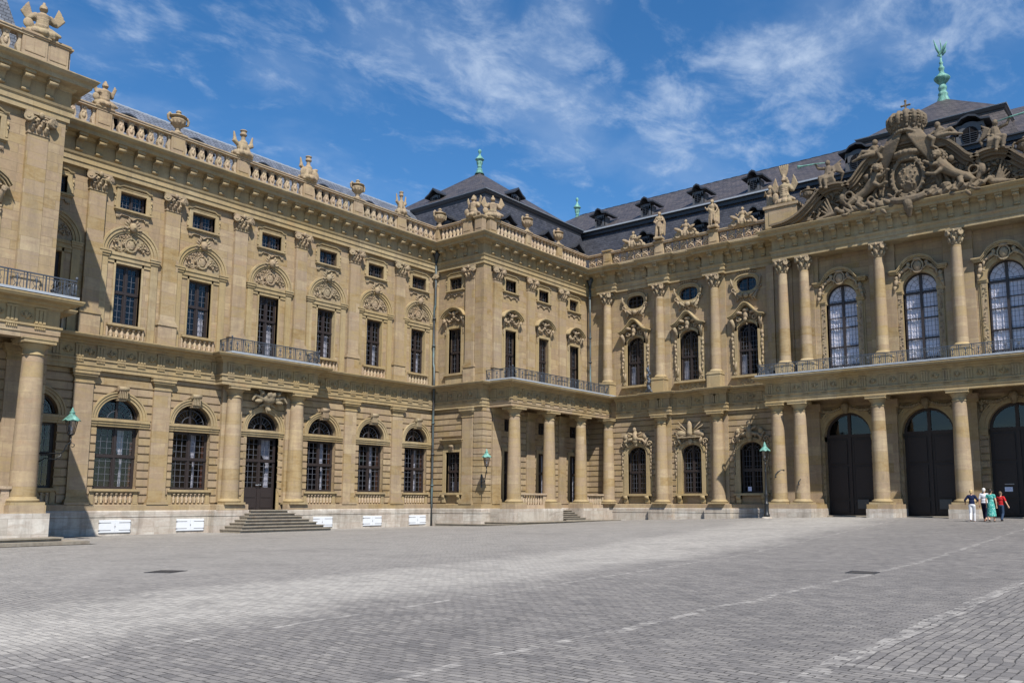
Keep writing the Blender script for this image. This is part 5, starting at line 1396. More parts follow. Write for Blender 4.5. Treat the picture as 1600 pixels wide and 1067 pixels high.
    r = MB(); railing(r, 0, 3.2, 0, 8.34, 9.06); r.v = [(X0-.6-y, 52.7+x, z) for x, y, z in r.v]; q.merge(r); wpart('balcony_railing', q, 'iron', B)
    # roof balustrade with scrollwork
    m = MB(); pth = [(xl+.0, 56.1)]+jog(cx, .0001, .4)[:0]+[(-22.35, 56.1)]; m.sweep(P_BASE, pth); wpart('balustrade_base', m, 'weathered', B)
    for i, (a, b) in enumerate(((-38.9, -37.4), (-36.5, -32.5), (-31.7, -27.85), (-27.05, -23.2))):
        q = MB(); scrollwork(q, a, b, -.1, seed=i); coping(q, a-.35, b+.4); fr.lift(q); wpart('balustrade', q, 'pale', B)
    for c in cx: N['ped'].put(B, fr.loc(c, .12 if c < -36 else .0, .12), 0, (.95, 1.1, 1.0))
    N['ped'].put(B, fr.loc(-22.85, 0, .12), 0, (.9, 1.1, 1.02))
    # roofs
    m = MB(); slope(m, [(-45, 57.1, 18.9), (xr, 57.1, 18.9), (xr, 58.5, 23.1), (-45, 58.5, 23.1)]); wpart('roof', m, 'slate', B)
    m = MB(); slope(m, [(-45, 58.5, 23.15), (xr, 58.5, 23.15), (xr, 67, 28.5), (-47.6, 67, 28.5), (-53, 58.5, 23.15)]); slope(m, [(-47.6, 67, 28.5), (xr, 67, 28.5), (xr, 77, 23), (-53, 77, 23)]); slope(m, [(-53, 58.5, 23.15), (-47.6, 67, 28.5), (-53, 77, 23)])
    wpart('roof', m, 'slate_brown', B)
    m = MB(); m.box(-45, xr, 58.2, 58.6, 22.72, 23.02); m.box(-45, xr, 58.05, 58.4, 23.02, 23.12); wpart('roof_moulding', m, 'lead_dark', B)
    m = MB(); m.box(-45, -19.2, 58.0, 58.06, 23.06, 23.17); m.box(-45, xr, 56.5, 57.3, 18.7, 18.93); wpart('gutter', m, 'lead', B)
    m = MB()
    for i in range(34): m.ell((-47+i*.9, 67, 28.52), (.5, .06, .05), 6, 4)
    m.box(-47.6, -16.5, 66.96, 67.04, 28.42, 28.53); wpart('ridge_tiles', m, 'lead_dark', B)
    finial(.76).put(B, (-48.3, 67.5, 28.3), 0, (.72, .72, 1))
    for c in (-34.4, -29.5, -24.9): DMb.put(B, (c, 57.45, 20.5), 0, (.9, 1, .85))
    for c in (-40.2, -35.5, -30.6, -25.8): DMb.put(B, (c, 59.5, 23.85), 0, (1.0, 1, 1.05))
    # raised central roof
    hip_roof(B, -20.2, -6.0, 57.2, 76, 2.5, 2.9, 25.9, (-13.2, 66, 30.1), 'slate_brown', 'slate_brown', 20.0)
    for c in (-17.5, -10.2): DMc.put(B, (c, 58.35, 23.0), 0)
    # copper finial with a flying trophy
    f = MB(); s = 1.0
    f.lathe([(.9, -.5), (.6, .0), (.42, .35), (.5, .45), (.42, .6), (.3, .7), (.4, .85), (.44, 1.0), (.36, 1.15), (.3, 1.25), (.42, 1.4), (.62, 1.55), (.78, 1.72), (.82, 1.82), (.66, 1.95), (.4, 2.1), (.24, 2.3), (.2, 2.42), (.3, 2.55), (.3, 2.68), (.18, 2.8), (.14, 3.0), (.22, 3.1), (.12, 3.2), (.1, 3.5)], 18)
    f.tube([(0, 0, 3.4), (.02, 0, 3.7), (-.3, 0, 3.75), (.0, 0, 3.95), (.15, 0, 4.2), (.0, 0, 5.1)], [.09, .12, .08, .16, .1, .02], 7)
    for pts, r in (([(-.05, 0, 3.8), (-.35, 0, 4.4), (-.62, 0, 5.2)], [.1, .14, .02]), ([(.1, 0, 3.9), (.4, 0, 4.35), (.72, 0, 4.75)], [.1, .16, .02]), ([(.15, 0, 3.7), (.45, 0, 3.95), (.55, 0, 4.2)], [.08, .12, .03]), ([(-.1, 0, 3.9), (-.45, 0, 4.7)], [.06, .02])): f.tube(pts, r, 6)
    Node('finial', f, 'copper').put(B, (-13.2, 66, 30.1), 0, (.72, .72, .96))
    return B
MAIN = build_main()
# ================================================================== PEDIMENT (parts of the central block)
def xz_mould(mb, pts, yb=55.4, layers=((0, .16, 54.45), (.16, .12, 54.3), (.28, .14, 54.12), (-.22, .22, 54.72))):
    n = len(pts)
    nor = []
    for i in range(n):
        a = Vector(pts[max(i-1, 0)]); b = Vector(pts[min(i+1, n-1)]); d = (b-a).normalized(); nor.append(Vector((-d.y, d.x)) if d.x >= 0 else Vector((d.y, -d.x)))
    for off, th, yf in layers:
        A = [Vector(p)+nn*off for p, nn in zip(pts, nor)]; C = [Vector(p)+nn*(off+th) for p, nn in zip(pts, nor)]
        for i in range(n-1):
            mb.hexa([(A[i].x,yf,A[i].y), (A[i+1].x,yf,A[i+1].y), (A[i+1].x,yb,A[i+1].y), (A[i].x,yb,A[i].y), (C[i].x,yf,C[i].y), (C[i+1].x,yf,C[i+1].y), (C[i+1].x,yb,C[i+1].y), (C[i].x,yb,C[i].y)])
def smooth_pts(p, k=5):
    o = []
    for i in range(len(p)-1):
        p0 = p[max(i-1, 0)]; p1 = p[i]; p2 = p[i+1]; p3 = p[min(i+2, len(p)-1)]
        for j in range(k):
            t = j/k; t2 = t*t; t3 = t2*t
            o.append(tuple(.5*(2*b+(c-a)*t+(2*a-5*b+4*c-d)*t2+(-a+3*b-3*c+d)*t3) for a, b, c, d in zip(p0, p1, p2, p3)))
    return o+[tuple(p[-1])]
def build_pediment(B):
    CX = -13.2; mir = lambda p: [(2*CX-x, z) for x, z in reversed(p)]
    foot = smooth_pts([(-22.3, 18.62), (-21.3, 18.72), (-20.3, 19.1), (-19.4, 19.8), (-18.75, 20.45)])
    ledge = smooth_pts([(-19.0, 20.35), (-18.3, 20.6), (-17.6, 20.6), (-17.0, 20.35)])
    up = smooth_pts([(-17.2, 20.35), (-16.5, 20.7), (-15.9, 21.4), (-15.3, 21.95), (-14.5, 22.15), (-13.2, 22.2)])
    m = MB()
    for c in (foot, ledge, up): xz_mould(m, c); xz_mould(m, mir(c))
    wpart('pediment_cornice', m, 'sooty', B)
    m = MB(); o = foot[:-1]+ledge+up; poly = [(-22.4, 18.55)]+o+mir(o)[1:]+[(-4.0, 18.55)]
    clean = [poly[0]]
    for p in poly[1:]:
        if p[0] > clean[-1][0]+.02: clean.append(p)
    m.poly_prism(clean, 54.85, 55.5)
    m.box(-22.6, -3.8, 54.9, 57.3, 18.6, 18.9)
    wpart('tympanum', m, 'sooty', B)
    m = MB(); m.box(-22.9, -20.6, 54.6, 55.6, 18.9, 20.3); m.box(-23.0, -20.5, 54.5, 55.7, 20.3, 20.5); m.box(-22.6, -20.9, 54.56, 54.7, 19.15, 20.1)
    wpart('attic_block', m, 'smooth', B)
    # arms, lions, mantle
    W_ = 'sooty'; Y = 54.6
    fill = MB()
    def ins(x, z):
        a = abs(x-CX)
        lim = 22.0-.9*max(0, a-1.5) if a < 3.4 else (20.5 if a < 5.4 else 20.2-.75*(a-5.4))
        return 18.8 < z < lim and a < 7.6
    foliage_relief(fill, ins, CX-7.6, CX+7.6, 18.8, 22, 330, 17, .34, 54.82, .2)
    for sx in (-1, 1):
        for q in range(9):
            x = CX+sx*(1.4+.62*q); h = 1.9-.2*q if q < 7 else .5
            fill.tube([(x, 54.8, 18.9), (x+sx*.3, 54.66, 18.9+h*.4), (x+sx*.05, 54.7, 18.9+h*.75), (x+sx*.4, 54.72, 18.9+h)], [.12, .16, .12, .05], 6)
    Node('tympanum_relief', fill, W_).put(B, (0, 0, 0))
    s = MB(); s.ell((CX, Y, 20.35), (.85, .42, 1.15), 16, 12); s.ell((CX, Y-.1, 20.35), (.72, .42, 1.0), 16, 12)
    s.arch(CX, 20.35, .84, 1.02, Y-.42, Y+.2, 0, 2*PI, 24, 1.32)
    rnd = random.Random(4)
    yf = lambda x, z: Y-.5+.3*((x-CX)**2/.6+(z-20.35)**2*.42)
    for x in (-.24, .24): s.tube([(CX+x, yf(CX+x, z), z) for z in (19.55, 20.0, 20.35, 20.7, 21.15)], .035, 5)
    for z in (19.95, 20.35, 20.75): s.tube([(CX+x, yf(CX+x, z), z) for x in (-.6, -.3, 0, .3, .6)], .035, 5)
    for i in range(30):
        x = CX+rnd.uniform(-.52, .52); z = rnd.uniform(19.6, 21.1)
        s.tube([(x, yf(x, z), z), (x+rnd.uniform(-.1, .1), yf(x, z)-.06, z+.08), (x+rnd.uniform(-.1, .1), yf(x, z), z+.16)], [.05, .055, .03], 5)
    for i in range(26):
        a = 2*PI*i/26; s.ell((CX+1.0*math.cos(a), Y-.35, 20.35+1.32*math.sin(a)), (.11, .12, .11), 6, 5)
    o = Node('coat_of_arms', remesh(s, 'coat_of_arms', M[W_], .032, 1), None).put(B, (0, 0, 0)); 
    c = MB()
    for i in range(9):
        a = PI*i/8; c.ell((CX+.62*math.cos(a), Y-.5*math.sin(a)-.05, 21.45), (.13, .13, .13), 7, 5); c.ell((CX+.72*math.cos(a), Y-.6*math.sin(a)-.05, 21.85), (.26, .24, .2), 8, 6)
    c.lathe([(.62, 21.35), (.66, 21.6), (.8, 21.8), (.7, 22.0), (.3, 22.1)], 14, (CX, Y, 0))
    Node('shield_crown', remesh(c, 'shield_crown', M[W_], .032, 1), None).put(B, (0, 0, 0))
    for sx in (-1, 1):                                              # rampant lions holding the shield
        l = MB(); X = lambda d: CX+sx*d
        l.tube([(X(1.8), Y-.2, 20.95), (X(2.15), Y-.25, 20.45), (X(2.6), Y-.2, 20.05), (X(3.1), Y-.15, 19.75), (X(3.45), Y-.1, 19.55)], [.36, .38, .28, .27, .34], 12)
        l.ell((X(1.8), Y-.5, 21.3), (.25, .3, .27), 12, 9); l.ell((X(1.72), Y-.8, 21.2), (.13, .17, .12)); l.ell((X(1.72), Y-.9, 21.24), (.07, .06, .05)); l.ell((X(1.72), Y-.82, 21.06), (.1, .12, .05))
        for q in (-.13, .13): l.ell((X(1.8+q), Y-.72, 21.38), (.07, .06, .05)); l.ell((X(1.8+q*1.7), Y-.45, 21.55), (.08, .06, .09))
        for ring, (n_, R_, yy) in enumerate(((13, .34, -.42), (15, .46, -.2), (11, .36, 0.0))):
            for i in range(n_):
                a = 2*PI*(i+.5*ring)/n_; l.ell((X(1.85)+R_*math.cos(a), Y+yy, 21.2+(R_+.04)*math.sin(a)-.06*ring), (.1, .12, .12), 6, 5)
        for i in range(6): l.ell((X(1.65+.12*i), Y-.45+.03*i, 20.75-.1*(i % 3)), (.11, .11, .14), 6, 5)
        l.tube([(X(1.85), Y-.4, 20.75), (X(1.5), Y-.6, 20.7), (X(1.2), Y-.68, 20.92)], [.17, .12, .09], 9); l.ell((X(1.1), Y-.7, 20.95), (.14, .13, .1))
        l.tube([(X(2.05), Y-.45, 20.35), (X(1.65), Y-.65, 20.05), (X(1.35), Y-.7, 20.12)], [.17, .11, .09], 9); l.ell((X(1.24), Y-.72, 20.14), (.15, .13, .1))
        l.tube([(X(3.35), Y-.25, 19.6), (X(3.75), Y-.4, 19.25), (X(3.5), Y-.45, 18.85), (X(3.85), Y-.55, 18.62)], [.3, .19, .11, .1], 9); l.ell((X(3.98), Y-.62, 18.58), (.2, .17, .09))
        l.tube([(X(3.0), Y-.3, 19.55), (X(3.1), Y-.55, 19.15), (X(2.8), Y-.5, 18.9)], [.22, .15, .1], 9); l.ell((X(2.65), Y-.58, 18.84), (.2, .16, .09))
        l.tube([(X(3.6), Y, 19.75), (X(3.95), Y-.05, 20.1), (X(3.7), Y-.1, 20.5), (X(3.95), Y-.12, 20.8)], [.08, .06, .06, .05], 7); l.ell((X(4.0), Y-.12, 20.95), (.12, .1, .16))
        Node('carved_lion', remesh(l, 'carved_lion', M[W_], .032, 1), None).put(B, (0, 0, 0))
    d = MB()                                                        # ermine mantle falling from the great crown
    for sx in (-1, 1):
        for k in range(13):
            q = k/12
            pts = [(CX+sx*(.15+.75*q), Y-.75+.25*q, 23.25-.12*q), (CX+sx*(.35+.95*q), Y-.75+.25*q, 22.75-.25*q), (CX+sx*(.75+.75*q), Y-.55+.2*q, 22.05), (CX+sx*(1.25+.35*q), Y-.25, 21.35+.2*q), (CX+sx*(1.35+.9*q), Y-.05, 20.7+.5*q), (CX+sx*(1.3+1.5*q), Y, 20.0+.75*q)]
            d.tube(pts, [.09, .11, .12, .11, .1, .06], 6)
        for k in range(9): d.ell((CX+sx*(.1+.13*k), Y-.9+.015*k*k, 23.22-.012*k*k), (.13, .12, .11), 7, 5)
        d.tube([(CX+sx*1.35, Y-.6, 22.6), (CX+sx*1.7, Y-.55, 22.3), (CX+sx*1.55, Y-.5, 21.9), (CX+sx*1.9, Y-.4, 21.7)], [.14, .17, .13, .06], 7)
    d.box(CX-1.0, CX+1.0, Y-.2, Y+.7, 21.6, 23.2); d.ell((CX, Y+.1, 22.9), (1.1, .7, .45), 14, 8); d.box(CX-1.9, CX+1.9, Y+.05, Y+.4, 19.4, 21.6)
    Node('carved_mantle', remesh(d, 'carved_mantle', M[W_], .032, 1), None).put(B, (0, 0, 0))
    k = MB()                                                        # great crown
    prof = [(.82, 23.15), (.9, 23.3), (.88, 23.5), (1.0, 23.7), (1.1, 24.0), (1.08, 24.25), (.9, 24.48), (.55, 24.58), (.2, 24.55)]
    k.lathe(prof, 24, (CX, Y+.1, 0))
    for i in range(14):
        a = 2*PI*i/14; c_, s_ = math.cos(a), math.sin(a)
        k.tube([(CX+(r+.03)*c_, Y+.1+(r+.03)*s_, z) for r, z in prof[3:]], [.1, .15, .16, .14, .1, .06], 7)
        k.ell((CX+.95*c_, Y+.1+.95*s_, 23.55), (.12, .12, .13), 7, 5); k.ell((CX+.92*c_, Y+.1+.92*s_, 23.25), (.09, .09, .09), 6, 5)
        a += PI/14; c_, s_ = math.cos(a), math.sin(a)
        for z in (23.85, 24.05, 24.25): k.ell((CX+1.13*c_, Y+.1+1.13*s_, z), (.07, .07, .07), 6, 5)
    k.ell((CX, Y+.1, 24.75), (.3, .3, .28), 12, 8); k.box(CX-.05, CX+.05, Y+.04, Y+.16, 24.9, 25.55); k.box(CX-.25, CX+.25, Y+.04, Y+.16, 25.2, 25.3)
    k.ell((CX, Y+.1, 25.55), (.09,)*3); k.ell((CX-.25, Y+.1, 25.25), (.08,)*3); k.ell((CX+.25, Y+.1, 25.25), (.08,)*3)
    Node('great_crown', remesh(k, 'great_crown', M[W_], .032, 1), None).put(B, (0, 0, 0))
    e = MB()                                                        # rocaille, putti and trophies lying on the cornice
    for sx in (-1, 1):
        X = lambda q: CX+sx*q
        for i in range(7):
            q = 1.0+i*.5; curl(e, X(q), 18.95+.12*math.sin(i*2), .3, Y-.35, 1.2, .13, sx, i, 6, 10)
            e.tube([(X(q-.2), Y-.3, 18.7), (X(q+.3), Y-.5, 18.95-.1*(i % 2)), (X(q+.6), Y-.35, 19.2)], [.1, .15, .06], 6)
        e.ell((X(4.6), Y-.2, 19.15), (.2, .2, .24)); e.cap((X(4.75), Y-.1, 18.95), (X(5.5), Y-.1, 18.85), .24, .16); e.cap((X(5.5), Y-.1, 18.85), (X(5.9), Y-.3, 18.75), .14, .1)
        for i in range(4): e.cap((X(4.9+.1*i), Y-.1, 19.0), (X(5.3+.12*i), Y-.1, 20.2-.28*i), .1, .05, 6)       # feathered wing
        e.ell((X(3.0+1.2), Y-.1, 19.9), (.27, .25, .38)); e.cap((X(4.15), Y-.1, 20.2), (X(4.0), Y-.1, 20.45), .12, .16)
        e.arch(X(3.75), 19.95, .22, .32, Y-.3, Y+.1, 0, 2*PI, 14, 1); e.cap((X(3.9), Y-.1, 19.3), (X(4.1), Y-.1, 19.7), .14, .2)
        e.ell((X(2.55), Y-.2, 20.95), (.2, .18, .22)); e.tube([(X(1.0), Y-.5, 18.95), (X(.6), Y-.6, 18.8), (CX, Y-.65, 18.75)], [.2, .24, .26], 7)
        foliage_relief(e, lambda x, z: True, *sorted((X(.2), X(3.6))), 18.6, 19.3, 26, 8+sx, .4, Y-.35, .15)
    e.ell((CX, Y-.7, 18.5), (.3, .26, .36)); e.cap((CX, Y-.6, 18.3), (CX, Y-.4, 17.8), .3, .12)
    Node('rocaille', remesh(e, 'rocaille', M[W_], .032, 1), None).put(B, (0, 0, 0))
build_pediment(MAIN)

# ================================================================== ROOF STATUARY (things standing on the balustrades)
def figure(m, H=1.0, arms=None, legs=None, lean=0.0, skirt=True, nude=False, seed=0, folds=9, head=(0, 0), helmet=False):
    """a standing draped figure, height H, feet at z = 0, facing -y"""
    S = lambda p: (p[0]*H+lean*p[2]*H, p[1]*H, p[2]*H)
    arms = arms or (((-.11, 0, .80), (-.17, -.03, .64), (-.08, -.13, .60)), ((.11, 0, .80), (.18, -.02, .65), (.12, -.12, .55)))
    legs = legs or (((-.05, 0, .50), (-.06, -.05, .27), (-.055, 0, .02)), ((.05, 0, .50), (.08, -.02, .27), (.09, .02, .02)))
    hx, hy = head
    m.ell(S((hx, hy, .935)), (.058*H, .066*H, .075*H), 12, 9); m.cap(S((0, 0, .82)), S((hx*.7, hy*.7, .89)), .036*H, .032*H)
    m.ell(S((hx, hy-.066, .93)), (.012*H, .02*H, .02*H), 6, 5)
    if helmet: m.ell(S((hx, hy, .965)), (.075*H, .085*H, .06*H)); m.tube([S((hx, hy-.05, 1.02)), S((hx, hy, 1.08)), S((hx, hy+.08, 1.05)), S((hx, hy+.12, .96))], [.02*H, .04*H, .035*H, .015*H], 7)
    else: m.ell(S((hx, hy+.02, .955)), (.066*H, .066*H, .07*H)); m.ell(S((hx, hy+.07, .93)), (.035*H, .03*H, .04*H))
    m.ell(S((0, 0, .75)), (.108*H, .075*H, .11*H), 12, 9); m.ell(S((0, -.005, .64)), (.085*H, .065*H, .08*H), 12, 9); m.ell(S((0, 0, .53)), (.105*H, .08*H, .09*H), 12, 9)
    m.cap(S((-.1, 0, .805)), S((.1, 0, .805)), .045*H, .045*H)
    for a in arms:
        m.cap(S(a[0]), S(a[1]), .042*H, .032*H); m.cap(S(a[1]), S(a[2]), .032*H, .022*H); m.ell(S(a[2]), (.027*H, .03*H, .035*H), 7, 6)
    for l in legs:
        m.cap(S(l[0]), S(l[1]), .068*H, .045*H); m.cap(S(l[1]), S(l[2]), .045*H, .028*H); m.ell(S((l[2][0], l[2][1]-.045, .02)), (.032*H, .065*H, .025*H), 8, 6)
    rnd = random.Random(seed)
    if skirt:
        for i in range(folds):
            a = 2*PI*i/folds+rnd.uniform(-.2, .2); c, s_ = math.cos(a), math.sin(a); b = rnd.uniform(.04, .18)
            m.tube([S((c*.07, s_*.05, .56)), S((c*.115, s_*.09, .42)), S((c*.13, s_*.105, .25)), S((c*.15, s_*.12, b))], [.045*H, .05*H, .045*H, .03*H], 6)
        for i in range(6): m.tube([S((-.12, -.06, .70-.03*i)), S((0, -.10, .60-.03*i)), S((.12, -.07, .54-.03*i)), S((.15, .03, .5-.03*i))], [.02*H, .028*H, .026*H, .015*H], 5)
        m.tube([S((.12, .05, .80)), S((.17, .08, .6)), S((.16, .09, .35)), S((.18, .08, .12))], [.04*H, .06*H, .06*H, .03*H], 7)
def trophy(m, H=1.4, kind=0, seed=0):
    """cuirass with helmet, shields and flags on a drapery base"""
    rnd = random.Random(seed)
    m.ell((0, 0, H*.12), (H*.36, H*.22, H*.16), 12, 8)
    for i in range(9): a = 2*PI*i/9; m.ell((math.cos(a)*H*.3, math.sin(a)*H*.2, H*.1), (H*.12, H*.1, H*.1), 7, 5)
    if kind in (0, 2):
        m.lathe([(H*.17, H*.2), (H*.2, H*.3), (H*.15, H*.42), (H*.19, H*.55), (H*.2, H*.63), (H*.1, H*.7), (H*.06, H*.74)], 12)
        for i in range(4): m.tube([(-H*.15, -H*.12, H*(.33+.06*i)), (0, -H*.18, H*(.31+.06*i)), (H*.15, -H*.12, H*(.33+.06*i))], H*.02, 5)
        m.ell((0, -.02, H*.84), (H*.11, H*.13, H*.12)); m.tube([(0, -H*.12, H*.9), (0, -H*.02, H*1.0), (0, H*.1, H*.97), (0, H*.15, H*.8)], [H*.02, H*.045, H*.05, H*.02], 7); m.ell((0, -H*.12, H*.8), (H*.09, H*.06, H*.03))
        for sx in (-1, 1):
            m.cap((sx*H*.18, 0, H*.62), (sx*H*.28, -.02, H*.5), H*.08, H*.06)
            for q in range(3 if kind == 0 else 1):
                x = sx*H*(.34+.05*q); m.hexa([(x*.55, .02, H*.45), (x*.55+sx*.12*H, .02, H*.42), (x*.55+sx*.12*H, .1, H*.42), (x*.55, .1, H*.45), (x+sx*.02, .0, H*(.98-.1*q)), (x+sx*.1*H, .0, H*(.86-.1*q)), (x+sx*.1*H, .1, H*(.86-.1*q)), (x+sx*.02, .1, H*(.98-.1*q))])
        m.ell((-H*.33, -H*.1, H*.3), (H*.13, H*.06, H*.15), 12, 8)
        m.cap((H*.2, -H*.1, H*.22), (H*.42, -H*.12, H*.12), H*.07, H*.05)
    else:                                                           # winged beast / shields with a tall crowned post
        m.ell((0, 0, H*.36), (H*.22, H*.18, H*.2), 12, 9); m.ell((0, -H*.02, H*.5), (H*.16, H*.14, H*.13))
        m.cap((0, 0, H*.5), (0, 0, H*.8), H*.09, H*.07); m.lathe([(H*.07, H*.78), (H*.12, H*.8), (H*.12, H*.86), (H*.09, H*.88), (H*.09, H*.92), (H*.13, H*.97), (H*.1, H*1.0)], 12)
        for sx in (-1, 1):
            top = .86 if kind == 1 or sx < 0 else .6
            for q in range(4):
                m.tube([(sx*H*.14, .02, H*.42), (sx*H*(.3+.03*q), .02, H*(.5+.02*q)), (sx*H*(.36-.02*q), .02, H*(top-.13*q))], [H*.09, H*.08, H*.03], 6)
            if kind == 3: m.ell((sx*H*.26, -H*.1, H*.26), (H*.17, H*.06, H*.2), 12, 8)
            m.cap((sx*H*.12, -H*.12, H*.3), (sx*H*.18, -H*.2, H*.1), H*.07, H*.05)
    m.box(-H*.32, H*.32, -H*.18, H*.18, -.02, .08)
def urn(H=1.35, handles=True, sq=False):
    m = MB(); m.lathe([(r*H, z*H) for r, z in ((.2, 0), (.2, .05), (.13, .08), (.09, .15), (.11, .2), (.1, .24), (.2, .34), (.27, .46), (.3, .56), (.26, .6), (.2, .63), (.24, .66), (.33, .69), (.33, .72), (.24, .76), (.12, .82), (.07, .85), (.11, .9), (.09, .95), (.02, 1.0))], 14)
    for i in range(10): a = 2*PI*i/10; m.ell((.24*H*math.cos(a), .24*H*math.sin(a), .48*H), (.05*H, .05*H, .12*H), 6, 5)
    if handles:
        for sx in (-1, 1): m.tube([(sx*.24*H, 0, .42*H), (sx*.4*H, 0, .5*H), (sx*.42*H, 0, .66*H), (sx*.36*H, 0, .76*H), (sx*.26*H, 0, .7*H)], [.04*H, .05*H, .06*H, .07*H, .05*H], 7)
    return m
def sculpt(mb, name, loc, label, cat, group=None, rz=0, voxel=.035, sm=1, mat='carved', scale=None):
    me = remesh(mb, name, M[mat], voxel, sm) if isinstance(mb, MB) else mb
    o = link(bpy.data.objects.new(name, me)); o.location = loc; o.rotation_euler = (0, 0, rz)
    if scale: o.scale = scale
    return tag(o, label, cat, group)
WG = 'trophies and urns on the side wing balustrade'; ZT = 20.12; R90 = PI/2
m = MB(); trophy(m, 1.6, 0, 1)
sculpt(m, 'stone_trophy', (-39.05, 14.3, ZT), 'large helmeted armour trophy with flags on the corner of the left pavilion', 'statue', rz=R90-.3)
def tro(h, k, s): q = MB(); trophy(q, h, k, s); return q
sculpt(tro(1.4, 2, 2), 'stone_trophy', (-43.65, 19.12, ZT), 'helmeted armour trophy on the side wing, nearest the left pavilion', 'statue', WG, R90)
sculpt(tro(1.7, 1, 3), 'stone_trophy', (-43.65, 27.1, ZT), 'winged trophy with tall crowned neck, two raised wings, left above the wing balcony', 'statue', WG, R90)
sculpt(tro(1.65, 3, 4), 'stone_trophy', (-43.65, 31.72, ZT), 'trophy with round shields and one raised wing, above the wing balcony', 'statue', WG, R90)
sculpt(tro(1.7, 1, 5), 'stone_trophy', (-43.65, 39.6, ZT), 'slim trophy with a crowned post, nearest the corner pavilion on the side wing', 'statue', WG, R90, scale=(.72, .8, 1))
um = remesh(urn(1.4), 'stone_urn', M['carved'], .03, 0)
for loc, lb, s_ in (((-43.65, 23.1, ZT), 'handled stone urn between the helmeted and the winged trophy on the side wing', 1), ((-43.65, 35.7, ZT), 'handled stone urn between the shield trophy and the slim trophy on the side wing', .98), ((-43.45, 43.25, ZT), 'stone urn standing in the inner corner above the drainpipe', 1.05),
                    ((-39.0, 48.0, ZT), 'stone urn on the corner pavilion, first right of the twin armour trophies', 1.02), ((-39.0, 51.9, ZT), 'stone urn on the corner pavilion, second right of the twin armour trophies', .98)):
    sculpt(um, 'stone_urn', loc, lb, 'urn', 'stone urns on the balustrades', R90, scale=(s_,)*3)
sculpt(tro(1.65, 2, 6), 'stone_trophy', (-40.0, 43.2, ZT), 'armour trophy with crested helmet, left of the pair on the corner pavilion', 'statue', 'pair of armour trophies', 0)
sculpt(tro(1.65, 0, 7), 'stone_trophy', (-39.0, 44.1, ZT), 'armour trophy with flags, right of the pair on the corner pavilion', 'statue', 'pair of armour trophies', .9)
SG = 'statues on the central block balustrade'
A1 = (((-.11, 0, .80), (-.2, .0, .66), (-.12, -.09, .6)), ((.11, 0, .80), (.17, -.06, .66), (.02, -.13, .66)))
A2 = (((-.11, 0, .80), (-.19, -.02, .66), (-.22, -.1, .74)), ((.11, 0, .80), (.2, .02, .66), (.15, -.05, .52)))
A3 = (((-.11, 0, .80), (-.22, -.05, .70), (-.1, -.12, .78)), ((.11, 0, .80), (.2, 0, .65), (.24, -.04, .5)))
def st(**k): q = MB(); figure(q, 2.15, **k); q.box(-.36, .36, -.3, .3, -.05, .14); q.v = [(x, y, z+.1) for x, y, z in q.v]; return q
YS = 55.75
sculpt(st(arms=A1, seed=1, folds=6, lean=.03), 'stone_statue', (-32.1, YS, 20.15), 'standing young man statue, first full figure right of the corner pavilion', 'statue', SG, .15)
sculpt(st(arms=A2, seed=2, helmet=False, folds=8, lean=-.03), 'stone_statue', (-27.45, YS, 20.15), 'standing draped woman on the middle pedestal of the scrollwork balustrade', 'statue', SG, -.1)
sculpt(st(arms=A3, seed=3, folds=10, lean=-.06), 'stone_statue', (-22.85, YS, 20.2), 'draped statue turned left, next to the tall plumed trophy', 'statue', SG, -.4)
def bust(seed):
    q = MB(); figure(q, 1.85, seed=seed, skirt=False, arms=(A1, A3, A2)[seed % 3], legs=(((-.05, 0, .5), (-.12, -.14, .48), (-.08, -.2, .32)), ((.05, 0, .5), (.14, -.14, .48), (.2, -.18, .32))))
    q.v = [(x, y, z-.62) for x, y, z in q.v]
    rnd = random.Random(seed)
    for i in range(9): t = -1+2*i/8; q.ell((t*.95, -.02, .28-.3*abs(t)+rnd.uniform(-.05, .05)), (.2, .2, .2), 7, 5)
    for sx in (-1, 1): curl(q, sx*.62, .12, .3, -.15, 1.2, .1, sx, 0, 6, 10); leaf(q, sx*.2, .3, .8, PI/2-sx*1.1, .16, -.15, .15); q.cap((sx*.1, .05, .3), (sx*.35, 0, .0), .2, .2)
    q.cap((0, .0, .1), (0, 0, .4), .4, .25); return q
for i, (x, lb) in enumerate(((-34.5, 'seated putto with a basket on scrollwork, nearest the corner pavilion'), (-29.8, 'seated putto reading a sheet, between the young man and the draped woman'), (-25.15, 'seated putto on scrollwork, between the draped woman and the plumed trophy'))):
    sculpt(bust(i), 'putto_group', (x, 55.85, 20.12), lb, 'statue', SG)
q = MB(); trophy(q, 2.3, 0, 9)
for i in range(5): q.tube([(0, 0, 2.1), (-.25+.12*i, .05, 2.6), (-.42+.2*i, 0, 3.05)], [.14, .14, .08], 6)
for i in range(8): q.ell((.35*math.cos(i), -.25*abs(math.sin(i)), .5+.2*i), (.16, .16, .18), 7, 5)
sculpt(q, 'stone_trophy', (-21.6, 55.1, 20.48), 'tall armour trophy crowned with feathers on a square block left of the pediment', 'statue', scale=(.8, .85, .97))
